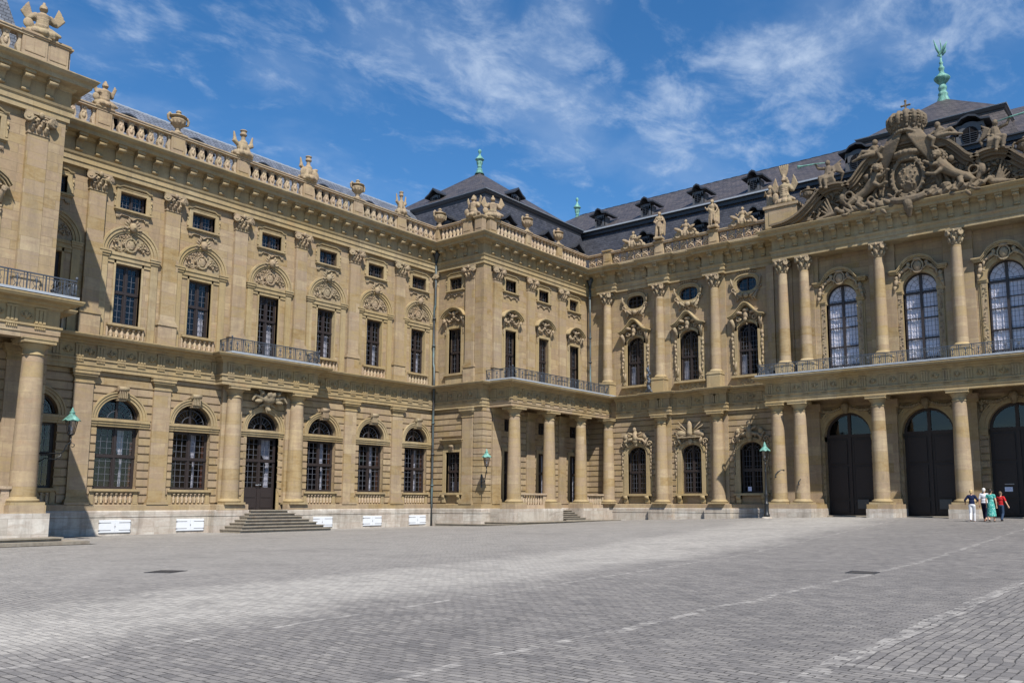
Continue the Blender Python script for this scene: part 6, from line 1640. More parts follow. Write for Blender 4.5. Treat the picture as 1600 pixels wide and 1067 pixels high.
def trumpeter(sx):
    q = MB(); S = lambda p: (sx*p[0], p[1], p[2])
    q.cap(S((0, 0, .75)), S((.05, 0, 1.2)), .3, .24); q.ell(S((.02, -.05, 1.62)), (.17, .18, .21)); q.cap(S((.03, 0, 1.3)), S((.02, -.03, 1.5)), .12, .1)
    q.cap(S((-.2, 0, 1.3)), S((-.6, -.1, 1.35)), .12, .1); q.cap(S((-.6, -.1, 1.35)), S((-.75, -.15, 1.62)), .1, .07); q.ell(S((-.76, -.16, 1.66)), (.09,)*3)
    q.cap(S((.28, 0, 1.25)), S((.45, -.1, .9)), .12, .09); q.cap(S((.45, -.1, .9)), S((.2, -.3, .8)), .09, .07)
    q.cap(S((.0, -.05, .65)), S((-.45, -.35, .55)), .26, .17); q.cap(S((-.45, -.35, .55)), S((-.35, -.4, -.1)), .16, .1); q.ell(S((-.4, -.5, -.15)), (.1, .2, .08))
    q.cap(S((.1, -.05, .6)), S((-.1, -.45, .4)), .25, .17); q.cap(S((-.1, -.45, .4)), S((.0, -.5, -.25)), .15, .09); q.ell(S((-.02, -.6, -.3)), (.1, .2, .08))
    for i in range(7): q.tube([S((.2, .1, 1.2)), S((.6+.06*i, .2, 1.5-.12*i)), S((.85-.02*i, .25, 1.75-.26*i))], [.12, .11, .04], 6)
    for i in range(8): q.tube([S((-.3+.1*i, -.2, .75)), S((-.4+.11*i, -.35, .45)), S((-.35+.12*i, -.3, .1))], [.1, .12, .07], 6)
    q.ell(S((0, 0, .3)), (.5, .35, .35))
    me = remesh(q, 'trumpeter_statue', M['sooty'], .035, 1)
    E = empty('trumpeter_statue', (-13.2-sx*5.1, 54.5, 20.95), None, 'statue', 'trumpeting angels on the pediment')
    E['label'] = 'winged angel blowing a green trumpet, seated on the pediment left of the crown' if sx > 0 else 'winged angel blowing a green trumpet, seated on the pediment right of the crown'
    Node('figure', me, None).put(E, E.location)
    t = MB(); t.tube([S((-.12, -.22, 1.6)), S((-.8, -.25, 1.68)), S((-1.7, -.3, 1.72)), S((-1.95, -.3, 1.72))], [.025, .04, .06, .13], 10)
    Node('trumpet', t, 'copper').put(E, E.location)
trumpeter(1); trumpeter(-1)
def recl(sx, x, z):
    q = MB(); S = lambda p: (sx*p[0], p[1], p[2])
    q.cap(S((-.1, 0, .35)), S((.1, 0, .75)), .22, .2); q.ell(S((-.02, -.05, 1.05)), (.19, .19, .22)); q.cap(S((0, -.1, .3)), S((.75, -.2, .55)), .2, .14); q.cap(S((.75, -.2, .55)), S((1.15, -.2, .1)), .13, .08); q.ell(S((1.25, -.25, .06)), (.16, .1, .07))
    q.cap(S((0, -.2, .22)), S((.7, -.35, .2)), .19, .13); q.cap(S((.7, -.35, .2)), S((1.4, -.3, .02)), .12, .07); q.cap(S((-.15, 0, .75)), S((-.45, -.1, .5)), .1, .08); q.cap(S((-.45, -.1, .5)), S((-.6, -.15, .15)), .08, .07)
    q.cap(S((.25, 0, .75)), S((.5, -.15, .5)), .1, .07); q.ell(S((-.3, 0, .1)), (.5, .3, .2)); q.box(-.5, .9, -.1, .2, -.4, .05)
    sculpt(q, 'putto_statue', (x, 54.45, z), 'putto reclining on the cornice right of the great crown' if sx > 0 else 'putto climbing the cornice left of the great crown', 'statue', 'putti beside the great crown', mat='sooty')
recl(1, -11.3, 22.25); recl(-1, -15.15, 22.1)
ub = remesh(urn(1.25, True), 'stone_urn', M['sooty'], .03, 0)
sculpt(ub, 'stone_urn', (-19.75, 54.6, 20.15), 'weathered urn on the pediment left of the trumpeting angel', 'urn', scale=(1.05, 1.05, .95))
sculpt(ub, 'stone_urn', (-6.65, 54.6, 20.15), 'weathered urn on the pediment at the right edge of the photo', 'urn', scale=(1.2, 1.2, 1.0))
sculpt(st(arms=A2, seed=8, folds=10), 'stone_statue', (-5.0, 55.1, 20.3), 'statue beyond the pediment at the right edge', 'statue')

# ================================================================== DRAINPIPES
def drainpipe(x, y, zt, zb, lab, kink=True, head=True, dx=.0):
    E = empty('drainpipe', (x, y, zb), lab, 'drainpipe', 'drainpipes in the inner corners')
    m = MB(); pts = [(x, y, zt), (x, y, 14.6), (x-.0, y, 14.2)]+([(x-.12, y+.0, 13.9)] if kink else [(x, y, 13.9)])+[(x-(.1 if kink else 0), y, 9.9), (x+.12, y-.12, 9.5), (x+.28, y-.28, 8.6), (x+.3, y-.3, 8.0), (x+.1, y-.1, 7.4), (x+.0, y, 6.4), (x+.0, y, .4), (x-.0, y-.0, zb)]
    pts = [p for p in pts if p[2] >= zb]
    m.tube(pts, .08, 10); wpart('pipe', m, 'pipe', E)
    c = MB()
    for z in (16.5, 13.2, 11.2, 5.6, 3.4, 1.2):
        if z > zb+.3: c.lathe([(.13, -.05), (.14, 0), (.13, .05)], 10, (x-(.1 if kink and 9.9 < z < 13.9 else 0), y, z))
    wsplit('collar', c, 'pipe', E)
    if head: h = MB(); h.lathe([(.11, -.5), (.14, -.3), (.26, -.1), (.3, .1), (.28, .14)], 12, (x, y, zt)); wpart('hopper', h, 'pipe', E)
drainpipe(-43.42, 42.95, 18.0, -1.6, 'tall grey-green drainpipe between the side wing and the corner pavilion')
drainpipe(-38.62, 55.72, 18.0, 8.4, 'green drainpipe between the corner pavilion and the central block, above the balcony', False)
def low_pipe():
    E = empty('drainpipe', (-38.7, 54.9, -.4), 'dark lower drainpipe in the shade at the far end of the portico', 'drainpipe', 'drainpipes in the inner corners')
    m = MB(); m.tube([(-38.7, 54.9, 6.9), (-38.7, 54.9, -.4)], .11, 10); wpart('pipe', m, 'pipe', E)
    c = MB()
    for z in (5.5, 3, .8): c.lathe([(.13, -.05), (.14, 0), (.13, .05)], 10, (-38.7, 54.9, z))
    wsplit('collar', c, 'pipe', E)
low_pipe()

# ================================================================== LAMPS
def lantern_parts(E, x, y, z, s=1.0):
    """six-sided lantern: z = bottom of the glass body"""
    g = MB(); f = MB(); c = MB(); rb, rt, h = .13*s, .235*s, .56*s
    for i in range(6):
        a0, a1 = PI/3*i, PI/3*(i+1)
        g.add([(x+rb*math.cos(a0), y+rb*math.sin(a0), z), (x+rb*math.cos(a1), y+rb*math.sin(a1), z), (x+rt*math.cos(a1), y+rt*math.sin(a1), z+h), (x+rt*math.cos(a0), y+rt*math.sin(a0), z+h)], [(0, 1, 2, 3)])
        f.tube([(x+rb*math.cos(a0), y+rb*math.sin(a0), z), (x+rt*math.cos(a0), y+rt*math.sin(a0), z+h)], .013*s, 4)
        f.tube([(x+rt*math.cos(a0), y+rt*math.sin(a0), z+h), (x+rt*math.cos(a1), y+rt*math.sin(a1), z+h)], .012*s, 4)
    f.lathe([(.02*s, -.2*s), (.05*s, -.16*s), (.04*s, -.1*s), (.09*s, -.06*s), (.14*s, -.02*s), (.14*s, .0)], 10, (x, y, z))
    n = 24; vs = []; prof = ((.33, .0), (.32, .03), (.24, .12), (.13, .24), (.09, .30), (.11, .33), (.10, .37), (.05, .42), (.06, .46), (.035, .50), (.012, .56))
    for r, zz in prof:
        for i in range(n):
            k = 1+(.10*math.cos(6*2*PI*i/n) if zz < .1 else 0); dz = -.035*math.cos(6*2*PI*i/n) if zz < .05 else 0
            vs.append((x+r*s*k*math.cos(2*PI*i/n), y+r*s*k*math.sin(2*PI*i/n), z+h+(zz+dz)*s))
    c.add(vs, [(j*n+i, j*n+(i+1) % n, (j+1)*n+(i+1) % n, (j+1)*n+i) for j in range(len(prof)-1) for i in range(n)], True)
    c.lathe([(.235*s, h-.02*s), (.31*s, h+.01*s)], 12, (x, y, z))
    wpart('lantern_frame', f, 'black_iron', E); wpart('lantern_glass', g, 'lampglass', E); wpart('copper_cap', c, 'copper', E)
    b = MB(); b.ell((x, y, z+.2*s), (.04*s, .04*s, .09*s)); wpart('bulb', b, 'white', E)
def wall_lamp(x, y, rz, z, lab):
    E = empty('wall_lamp', (x, y, z), lab, 'lamp', 'wall lanterns on the pavilions', rz)
    ox, oy = x, y; E.location = (0, 0, 0)
    m = MB(); L = 1.25; x = 0
    Y = lambda t: t
    m.box(x-.05, x+.05, *sorted((Y(0), Y(.04))), z-.55, z+.35)
    m.tube([(x, Y(0), z+.05), (x, Y(.9), z+.05), (x, Y(1.0), z+.12), (x, Y(1.1), z+.4), (x, Y(1.3), z+.55), (x, Y(L), z+.5)], .03, 6)
    m.tube([(x, Y(0), z-.35), (x, Y(.3), z-.15), (x, Y(.7), z-.2), (x, Y(.95), z-.02)], .022, 6); m.tube([(x, Y(.55), z-.18), (x, Y(.9), z-.18), (x, Y(.9), z+.05)], .02, 5)
    pts = [(x, Y(L+.09-.12*math.cos(t)*(1-t/9)), z+.38+.12*math.sin(t)*(1-t/9)) for t in [i*.7 for i in range(9)]]; m.tube(pts, .018, 5)
    m.tube([(x, Y(L), z+.45), (x, Y(L), z+.72)], .025, 6)
    wpart('bracket', m, 'black_iron', E)
    lantern_parts(E, x, Y(L), z+.88, 1.0)
    E.location = (ox, oy, 0)
wall_lamp(-38.95, 15.45, -PI/4, 2.0, 'wall lantern with green copper cap on the left pavilion')
wall_lamp(-38.92, 43.14, -PI*.68, 1.55, 'wall lantern with a green copper cap on the corner pavilion, left of the portico')
def lamp_post():
    x, y, zg = -22.3, 51.9, -1.06
    E = empty('lamp_post', (x, y, zg), 'black lamp post with a green copper cap, standing left of the gates', 'street lamp')
    b = MB(); b.lathe([(.36, -.15), (.36, .08), (.3, .14), (.22, .16)], 8, (x, y, zg)); wpart('stone_base', b, 'plinth', E)
    m = MB(); m.lathe([(.2, .14), (.2, .3), (.15, .36), (.14, .9), (.17, .95), (.17, 1.0), (.12, 1.06), (.1, 1.5), (.13, 1.55), (.075, 1.65), (.06, 3.0), (.08, 3.03), (.055, 3.08), (.045, 3.45), (.09, 3.5), (.04, 3.56), (.05, 3.62)], 14, (x, y, zg))
    wpart('post', m, 'black_iron', E); lantern_parts(E, x, y, zg+3.78, 1.05)
lamp_post()
def hook(x, y, z, lab):
    m = MB(); m.tube([(0, 0, 0), (-.12, -.12, .02), (-.3, -.3, -.12), (-.42, -.4, -.3), (-.4, -.42, -.42)], [.03, .03, .03, .03, .05], 6); m.lathe([(.07, 0), (.05, .03), (.02, .04)], 8, (0, 0, 0)); m.ell((-.4, -.42, -.45), (.06, .06, .07))
    o = link(bpy.data.objects.new('flag_holder', m.mesh('flag_holder', M['black_iron']))); o.location = (x, y, z); tag(o, lab, 'bracket')
hook(-21.6, 53.22, 2.1, 'small curved iron bracket fixed to the outer of the twin gate columns')
hook(-20.1, 53.3, 1.6, 'small curved iron bracket fixed to the inner of the twin gate columns')
def banner():
    m = MB()
    for i in range(11):
        z = .0+i*.17; m.ell((.07*math.sin(i*1.7), .04*math.cos(i*2.3), z), (.17-.006*i, .14, .15), 8, 6)
    m.cap((0, 0, 1.7), (.05, 0, 2.1), .06, .02); m.cap((-.1, 0, .1), (-.32, 0, -.05), .1, .05); m.cap((.1, 0, .1), (.3, 0, -.05), .1, .05)
    sculpt(m, 'iron_torch', (-32.85, 55.15, 8.34), 'blue-black iron ornament standing beside an upper column of the central block', 'ornament', mat='iron', voxel=.03, sm=0)
banner()

# ================================================================== SIGNS
def paper(name, x, y, z, w, h, lab, lines, col=(.75, .8, .95)):
    E = empty(name, (x, y, z), lab, 'sign')
    m = MB(); m.box(x-w/2, x+w/2, y-.012, y+.0, z-h/2, z+h/2); wpart('sheet', m, simple('notice_paper', col, .6, .3, var=.05), E)
    t = MB()
    for i, (a, b) in enumerate(lines):
        zz = z+h/2-h*(i+1)/(len(lines)+1); t.box(x+a*w/2, x+b*w/2, y-.016, y-.011, zz-h*.03, zz+h*.03)
    wpart('print', t, simple('notice_print', (.16, .2, .5), .6, .3), E)
paper('notice', -9.05, 56.46, .78, .42, .26, 'pale blue printed notice fixed to the third gate beside the group of people', [(-.7, .6), (-.8, .7), (-.7, .2)])
paper('notice', -9.0, 56.46, 1.08, .5, .05, 'narrow pale strip above the blue notice on the third gate', [(-.8, .8)], (.4, .38, .36))
paper('notice', -25.35, 56.22, .95, .26, .3, 'small white notice in the shaded ground-floor window behind the lamp post', [(-.6, .6), (-.6, .3)], (.7, .72, .9))
for i, gx in enumerate((-17.55, -12.55)):
    m = MB(); m.box(-.36, .36, -.03, .0, -.3, .3); m.box(-.27, .27, -.05, -.03, -.21, .21)
    o = link(bpy.data.objects.new('gate_hatch', m.mesh('gate_hatch', simple('pale_hatch_panel', (.05, .045, .045), .35, .5)))); o.location = (gx, 56.39, -.1)
    tag(o, ('grey hatch leaning low on the right leaf of the first gate', 'grey hatch leaning low on the right leaf of the middle gate')[i], 'panel')
# ================================================================== PEOPLE
def skin_mat(n, c): return simple(n, c, .6, .3, var=.06, scale=20, bump=0)
SK = skin_mat('skin', (.52, .30, .20))
def hand(m, w, d, s=1.0, side=1):
    """palm, four unequal bent fingers and a thumb; w = wrist, d = pointing direction"""
    w = Vector(w); d = Vector(d).normalized(); a = d.cross(Vector((0, 1, 0)))
    a = a.normalized() if a.length > .1 else Vector((1, 0, 0)); b = a.cross(d)
    m.cap(w, w+d*.06*s, .022*s, .03*s, 7)
    for i, L in enumerate((.070, .080, .074, .056)):
        p = w+d*.075*s+a*(-.027+.018*i)*s; q = p+d*L*.55*s; r = q+(d*.8+b*.6).normalized()*L*.5*s
        m.tube([p, q, r], [.0095*s, .009*s, .007*s], 6)
    p = w+d*.03*s+a*side*.028*s; m.tube([p, p+(d*.6+a*side*.7)*.035*s, p+(d+a*side*.4)*.065*s], [.012*s, .011*s, .008*s], 6)
def person(loc, rz, H, lab, legs, arms, hair, top, bottom, shoes, hat=None, skirt=None, sleeve=.5, trouser=1.0, bulk=1.0):
    E = empty('person', loc, lab, 'person', 'people walking towards the gates', rz)
    S = lambda p: Vector((p[0]*H, p[1]*H, p[2]*H)); lp = lambda a, b, t: Vector(a)+(Vector(b)-Vector(a))*t
    def part(name, mb, mat, vox=.011, sm=2, parent=None):
        me = remesh(mb, name, mat, vox, sm); o = link(bpy.data.objects.new(name, me)); o.parent = E; return o
    b = MB(); k = bulk
    b.ell(S((0, 0, .935)), (.046*H, .056*H, .066*H), 14, 10); b.ell(S((0, -.03, .905)), (.03*H, .032*H, .035*H), 10, 8)
    b.ell(S((0, -.06, .925)), (.008*H, .014*H, .014*H), 6, 5)
    for sx in (-1, 1): b.ell(S((sx*.047, 0, .93)), (.007*H, .013*H, .018*H), 6, 5); b.ell(S((sx*.018, -.052, .94)), (.008*H, .006*H, .005*H), 6, 5)
    b.cap(S((0, .005, .82)), S((0, .0, .885)), .033*H, .03*H); b.ell(S((0, 0, .74)), (.09*H*k, .06*H*k, .1*H), 14, 9); b.ell(S((0, 0, .62)), (.078*H*k, .058*H*k, .08*H), 12, 8); b.ell(S((0, 0, .53)), (.09*H*k, .068*H*k, .075*H), 12, 8)
    b.cap(S((-.09, 0, .80)), S((.09, 0, .80)), .038*H, .038*H)
    for i, a in enumerate(arms):
        b.cap(S(a[0]), S(a[1]), .031*H, .024*H); b.cap(S(a[1]), S(a[2]), .024*H, .016*H); hand(b, S(a[2]), S(a[2])-S(a[1]), 1.0, 1 if i == 0 else -1)
    for l in legs:
        b.cap(S(l[0]), S(l[1]), .052*H, .034*H); b.cap(S(l[1]), S(l[2]), .034*H, .022*H); b.cap(S(l[2]), S((l[2][0], l[2][1]-.07, max(.015, l[2][2]-.03))), .022*H, .018*H)
    part('body', b, SK, .0085, 1)
    t = MB(); t.ell(S((0, 0, .745)), (.1*H*k, .07*H*k, .1*H), 14, 9); t.ell(S((0, 0, .63)), (.09*H*k, .07*H*k, .1*H), 12, 8); t.ell(S((0, .0, .56)), (.1*H*k, .075*H*k, .07*H), 12, 8); t.cap(S((-.09, 0, .803)), S((.09, 0, .803)), .045*H, .045*H)
    for a in arms:
        t.cap(S(a[0]), S(lp(a[0], a[1], min(1, sleeve*2))), .039*H, .034*H)
        if sleeve > .5: t.cap(S(a[1]), S(lp(a[1], a[2], (sleeve-.5)*2)), .033*H, .026*H)
    part('shirt', t, top)
    q = MB()
    if skirt:
        q.lathe([(.085*H*k, .60*H), (.105*H*k, .5*H), (.115*H*k, .35*H), (.13*H*k, skirt*H), (.11*H*k, skirt*H), (.09*H*k, .5*H)], 20, (0, 0, 0))
        for i in range(10): a = 2*PI*i/10; q.tube([(math.cos(a)*.09*H, math.sin(a)*.07*H, .55*H), (math.cos(a)*.12*H, math.sin(a)*.11*H, skirt*H+.02)], [.02, .028], 6)
        part('skirt', q, bottom)
    else:
        q.ell(S((0, .003, .525)), (.1*H*k, .078*H*k, .07*H), 12, 8)
        for l in legs:
            q.cap(S(l[0]), S(l[1]), .062*H, .046*H)
            if trouser > .5: q.cap(S(l[1]), S(lp(l[1], l[2], (trouser-.5)*2)), .046*H, .037*H)
        part('trousers', q, bottom)
    h = MB(); h.ell(S((0, .012, .955)), (.053*H, .058*H, .057*H), 12, 9); h.ell(S((0, .04, .925)), (.042*H, .03*H, .05*H), 10, 8); part('hair', h, hair)
    for l in legs:
        sh = MB(); sh.cap(S((l[2][0], l[2][1]+.01, max(.018, l[2][2]-.015))), S((l[2][0], l[2][1]-.085, max(.014, l[2][2]-.035))), .026*H, .02*H); part('shoe', sh, shoes)
    if hat: n = MB(); n.lathe([(.068*H, .945*H), (.066*H, .97*H), (.05*H, 1.005*H), (.02*H, 1.015*H)], 16, (0, .008*H, 0)); n.lathe([(.07*H, .947*H), (.1*H, .942*H), (.1*H, .95*H), (.06*H, .96*H)], 18, (0, .0, 0)); part('hat', n, hat, .01)
    return E
navy = simple('navy_cloth', (.012, .018, .05), .85, .1, var=.1, bump=0); wht = simple('white_cloth', (.58, .58, .60), .85, .1, var=.05, bump=0); blk = simple('dark_trouser_cloth', (.012, .013, .03), .85, .1, var=.1, bump=0)
def tealm():
    t = NT('turquoise_print_cloth'); n = t.noise(14, 3, .6); return t.out(t.ramp(n, [(.4, (.03, .22, .19)), (.55, (.08, .34, .29)), (.66, (.33, .50, .45))]), .85, .1)
teal = tealm(); red = simple('red_cloth', (.40, .02, .022), .8, .1, var=.08, bump=0); blond = simple('blond_hair', (.42, .30, .14), .6, .3); greyh = simple('grey_hair', (.5, .48, .45), .6, .3); drk = simple('dark_hair', (.02, .015, .012), .5, .4); brnh = simple('brown_hair', (.12, .08, .05), .6, .3)
shoe = simple('dark_shoe', (.02, .016, .015), .5, .4); tan = simple('tan_shoe', (.3, .15, .1), .5, .4); jean = simple('grey_blue_jeans', (.03, .05, .09), .85, .1)
def L_(f, b): return (((-.045, 0, .5), (-.05, -.05*f, .27), (-.045, .0+.09*b, .055+.02*b)), ((.045, 0, .5), (.05, -.06, .27), (.045, -.05, .035)))
WALK = (((-.045, 0, .5), (-.05, -.09, .28), (-.045, -.1, .035)), ((.045, 0, .5), (.045, .01, .26), (.045, .13, .07)))
WALK2 = (((-.045, 0, .5), (-.045, .01, .26), (-.045, .13, .07)), ((.045, 0, .5), (.05, -.09, .28), (.045, -.1, .035)))
def AR(l, r): return (((-.10, 0, .80),)+l, ((.10, 0, .80),)+r)
# persons face the gates (+Y): rotation PI turns their front (-y) towards +Y, mirrored x
person((-9.72, 49.35, zg(-9.72, 49.35)), PI+.1, 1.66, 'blonde woman in a navy top and white trousers, leftmost of the four people', WALK, AR(((-.17, -.02, .68), (-.14, -.13, .63)), ((.19, .0, .68), (.20, -.1, .60))), blond, navy, wht, tan, None, None, .85, 1.0, .95)
person((-9.22, 50.0, zg(-9.22, 50.0)), PI, 1.74, 'grey-haired person in a white T-shirt and dark three-quarter trousers', WALK2, AR(((-.14, .01, .65), (-.14, -.06, .51)), ((.14, .02, .65), (.15, .0, .5))), greyh, wht, blk, tan, None, None, .38, .85, 1.1)
person((-8.78, 49.25, zg(-8.78, 49.25)), PI-.05, 1.70, 'dark-haired woman in a turquoise patterned top and long skirt', WALK, AR(((-.14, .02, .65), (-.15, .0, .5)), ((.13, .02, .65), (.13, -.03, .5))), drk, teal, teal, shoe, None, .17, .2, 1.0, 1.0)
person((-8.45, 50.1, zg(-8.45, 50.1)), PI-.2, 1.55, 'short-haired person in a red T-shirt and blue-grey jeans, rightmost of the four people', WALK2, AR(((-.17, .04, .66), (-.24, .06, .53)), ((.13, -.03, .65), (.12, -.1, .53))), brnh, red, jean, shoe, None, None, .4, 1.0, .95)

# ================================================================== GROUND
def cobbles():
    t = NT('grey_setts'); sp = t.N.new('ShaderNodeSeparateXYZ'); t.L.new(t.pos, sp.inputs[0])
    # wobble the pattern a little so that no row is straight
    def warp(vec, amt, sc):
        n = t.N.new('ShaderNodeTexNoise'); n.inputs['Scale'].default_value = sc; n.inputs['Detail'].default_value = 3; t.L.new(vec, n.inputs['Vector'])
        s1 = t.N.new('ShaderNodeVectorMath'); s1.operation = 'SUBTRACT'; t.L.new(n.outputs['Color'], s1.inputs[0]); s1.inputs[1].default_value = (.5, .5, .5)
        s2 = t.N.new('ShaderNodeVectorMath'); s2.operation = 'SCALE'; t.L.new(s1.outputs[0], s2.inputs[0]); s2.inputs['Scale'].default_value = amt
        s3 = t.N.new('ShaderNodeVectorMath'); s3.operation = 'ADD'; t.L.new(vec, s3.inputs[0]); t.L.new(s2.outputs[0], s3.inputs[1]); return s3.outputs[0]
    wv = warp(warp(warp(t.pos, .3, .5), .05, 3), .03, 9)
    def brick(rot, w, h, mort=.014):
        mp = t.N.new('ShaderNodeMapping'); mp.inputs['Rotation'].default_value = (0, 0, rot); t.L.new(wv, mp.inputs[0])
        b = t.N.new('ShaderNodeTexBrick'); t.L.new(mp.outputs[0], b.inputs['Vector']); b.inputs['Scale'].default_value = 1
        b.inputs['Brick Width'].default_value = w; b.inputs['Row Height'].default_value = h; b.inputs['Mortar Size'].default_value = mort; b.inputs['Mortar Smooth'].default_value = .6
        b.inputs['Color1'].default_value = (0, 0, 0, 1); b.inputs['Color2'].default_value = (1, 1, 1, 1); b.inputs['Mortar'].default_value = (.45, .45, .45, 1); b.offset_frequency = 2; b.offset = .43
        return b.outputs['Color'], b.outputs['Fac']
    c1, f1 = brick(math.radians(2), .21, .105, .010); c2, f2 = brick(math.radians(91), .22, .115, .011)
    zone = t.math('MULTIPLY', t.math('GREATER_THAN', sp.outputs[0], -3.05), t.math('GREATER_THAN', sp.outputs[1], 8.8))
    per = t.mix(zone, c1, c2); fac = t.mix(zone, f1, f2)
    rgb = t.N.new('ShaderNodeSeparateColor'); t.L.new(fac, rgb.inputs[0]); fac = rgb.outputs[0]
    rg2 = t.N.new('ShaderNodeSeparateColor'); t.L.new(per, rg2.inputs[0]); per = rg2.outputs[0]
    jb = t.ramp(t.noise(4.2, 3, .65), [(.38, (.35, .35, .35)), (.58, (1, 1, 1))]); fac = t.math('MULTIPLY', fac, jb)
    big = t.noise(.16, 4, .6); mid = t.noise(1.2, 5, .65); fine = t.noise(22, 5, .7)
    v = t.math('ADD', t.math('MULTIPLY', per, .42), t.math('MULTIPLY', mid, .58))
    col = t.ramp(v, [(.14, (.095, .091, .090)), (.42, (.160, .150, .144)), (.66, (.198, .185, .173)), (.90, (.27, .255, .238))])
    hs = t.N.new('ShaderNodeHueSaturation'); t.L.new(col, hs.inputs['Color']); t.L.new(t.math('ADD', .58, t.math('ADD', t.math('MULTIPLY', fine, .58), t.math('MULTIPLY', big, .28))), hs.inputs['Value']); col = hs.outputs[0]
    # bands of pale stones (drain lines)
    def line(x0, y0, x1, y1, wd, wob=.25):
        dx, dy = x1-x0, y1-y0; L = math.hypot(dx, dy); nx, ny = -dy/L, dx/L
        d = t.math('ADD', t.math('MULTIPLY', t.math('SUBTRACT', sp.outputs[0], x0), nx), t.math('MULTIPLY', t.math('SUBTRACT', sp.outputs[1], y0), ny))
        w2 = t.noise(.6, 2, .5); d = t.math('ADD', d, t.math('MULTIPLY', t.math('SUBTRACT', w2, .5), wob))
        return t.math('LESS_THAN', t.math('ABSOLUTE', d), wd), d
    ls = [line(-3.09, 0, -3.09, 30, .12)[0], line(-6.15, 10, -6.3, 28, .075, .45)[0], line(-9.97, 8, -12.3, 33, .06, .5)[0]]
    l5 = line(-3.0, 8.85, 8, 9.6, .07)[0]; ls.append(t.math('MULTIPLY', l5, t.math('GREATER_THAN', sp.outputs[0], -3.1)))
    # rings of pale stone about the drain cover
    tot = ls[0]
    for q in ls[1:]: tot = t.math('MAXIMUM', tot, q)
    brk = t.ramp(t.noise(3.2, 3, .6), [(.42, (0, 0, 0)), (.56, (1, 1, 1))])
    col = t.mix(t.math('MULTIPLY', t.math('MULTIPLY', tot, brk), t.math('ADD', .28, t.math('MULTIPLY', per, .6))), col, (.36, .34, .315))
    # long pale dusty sweep worn across the court
    d = t.math('ADD', t.math('MULTIPLY', t.math('ADD', sp.outputs[0], 13.6), .93), t.math('MULTIPLY', t.math('SUBTRACT', sp.outputs[1], 12.0), .12))
    d = t.math('ADD', d, t.math('MULTIPLY', t.math('SUBTRACT', t.noise(.18, 4, .6), .5), 3.2))
    wdt = t.math('ADD', 1.7, t.math('MULTIPLY', t.math('MAXIMUM', sp.outputs[1], 0.0), .045))
    dm = t.math('POWER', 2.718, t.math('MULTIPLY', t.math('POWER', t.math('DIVIDE', t.math('ABSOLUTE', d), wdt), 4.0), -1.0))
    dm = t.math('MULTIPLY', dm, t.math('ADD', .72, t.math('MULTIPLY', t.math('SUBTRACT', per, .4), .4)), True)
    dust = t.math('MULTIPLY', dm, t.math('ADD', .7, t.math('MULTIPLY', mid, .35)))
    far = t.N.new('ShaderNodeMapRange'); t.L.new(sp.outputs[0], far.inputs['Value']); far.inputs['From Min'].default_value = -8; far.inputs['From Max'].default_value = -20; far.inputs['To Max'].default_value = .42
    dust = t.math('MAXIMUM', dust, t.math('MULTIPLY', far.outputs[0], t.math('ADD', .5, t.math('MULTIPLY', mid, .6))))
    # lighter sandy strip at the foot of the walls
    foot = t.N.new('ShaderNodeMapRange'); t.L.new(sp.outputs[0], foot.inputs['Value']); foot.inputs['From Min'].default_value = -33; foot.inputs['From Max'].default_value = -41
    dust = t.math('MAXIMUM', dust, t.math('MULTIPLY', foot.outputs[0], t.math('MULTIPLY', mid, .9)))
    col = t.mix(t.math('MULTIPLY', dust, .8), col, (.44, .415, .375))
    jointc = t.mix(dust, (.035, .032, .030), (.27, .255, .235))
    col = t.mix(t.math('MULTIPLY', fac, .9), col, jointc)
    grime = t.ramp(t.noise(.33, 5, .7, dist=.7), [(.5, (0, 0, 0)), (.68, (1, 1, 1))]); col = t.mix(t.math('MULTIPLY', grime, .28), col, (.085, .08, .078))
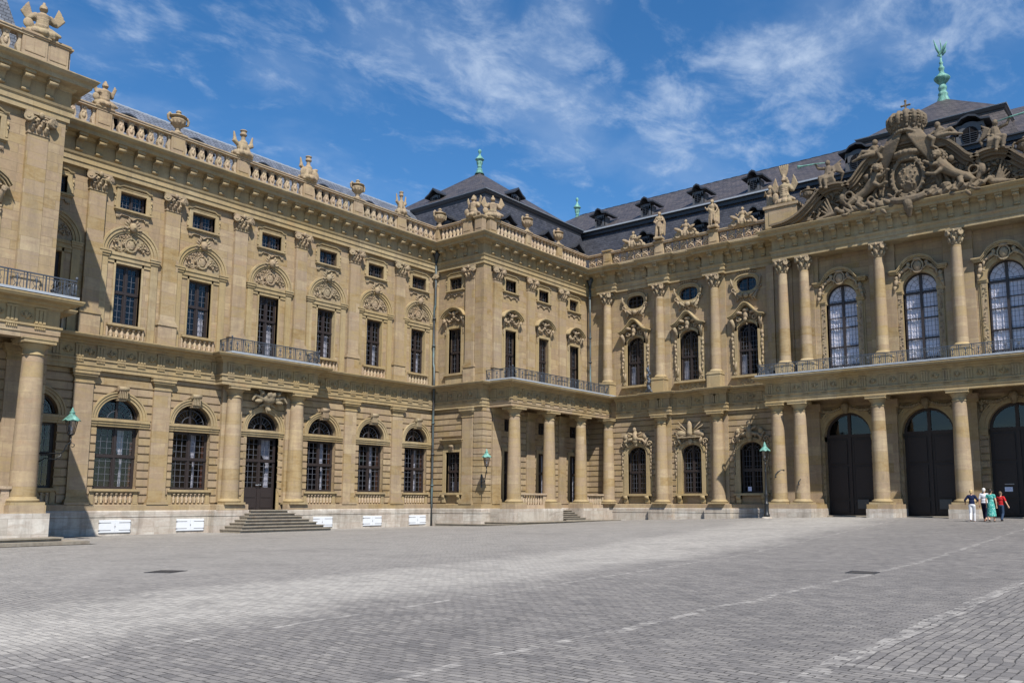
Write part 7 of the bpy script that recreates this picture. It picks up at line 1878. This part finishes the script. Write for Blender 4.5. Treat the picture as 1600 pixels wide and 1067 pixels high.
    moss = t.ramp(t.noise(2.6, 4, .7), [(.6, (0, 0, 0)), (.75, (1, 1, 1))])
    col = t.mix(t.math('MULTIPLY', t.math('MULTIPLY', moss, fac), .4), col, (.13, .11, .05))
    h = t.math('SUBTRACT', t.math('ADD', t.math('MULTIPLY', per, .35), t.math('MULTIPLY', fine, .25)), t.math('MULTIPLY', fac, 1.0))
    t.bump(h, .75, .02)
    return t.out(col, .8, .3)
def build_ground():
    xs = [-600, -300, -120, -70]+[-50+i*.8 for i in range(0, 100)]+[40, 80, 200, 600]; ys = [-600, -200, -60, -20]+[-10+i*.8 for i in range(0, 84)]+[70, 120, 300, 600]
    m = MB(); vs = [(x, y, zg(x, y)) for y in ys for x in xs]; k = len(xs)
    m.add(vs, [(j*k+i, j*k+i+1, (j+1)*k+i+1, (j+1)*k+i) for j in range(len(ys)-1) for i in range(k-1)], True)
    o = link(bpy.data.objects.new('ground', m.mesh('ground', cobbles()))); tag(o, 'grey cobbled court with pale dusty sweeps and bands of lighter stones', kind='structure')
build_ground()
M['grate_iron'] = simple('worn_grate_iron', (.06, .055, .052), .6, .4, scale=30)
def drain(x, y, w, d, rz, lab):
    z = zg(x, y)
    E = empty('drain_cover', (x, y, z), lab, 'drain cover', rz=rz)
    f = MB(); f.box(-w, w, -d, -d+.05, -.02, .012); f.box(-w, w, d-.05, d, -.02, .012); f.box(-w, -w+.05, -d+.05, d-.05, -.02, .0119); f.box(w-.05, w, -d+.05, d-.05, -.02, .0119)
    g = MB(); g.box(-w+.05, w-.05, -d+.05, d-.05, -.02, .004)
    for i in range(9): x0 = -w+.09+i*(2*w-.18)/9; g.box(x0, x0+.03, -d+.07, d-.07, 0, .011)
    for nm, q, mt in (('frame', f, 'lead_dark'), ('grate', g, 'grate_iron')):
        o = link(bpy.data.objects.new(nm, q.mesh(nm, M[mt]))); o.parent = E
drain(-19.7, 10.8, .34, .34, .5, 'dark round-cornered drain cover in the cobbles on the left side of the court')
drain(-6.45, 20.4, .33, .33, .1, 'dark square drain cover in the cobbles on the right side of the court')
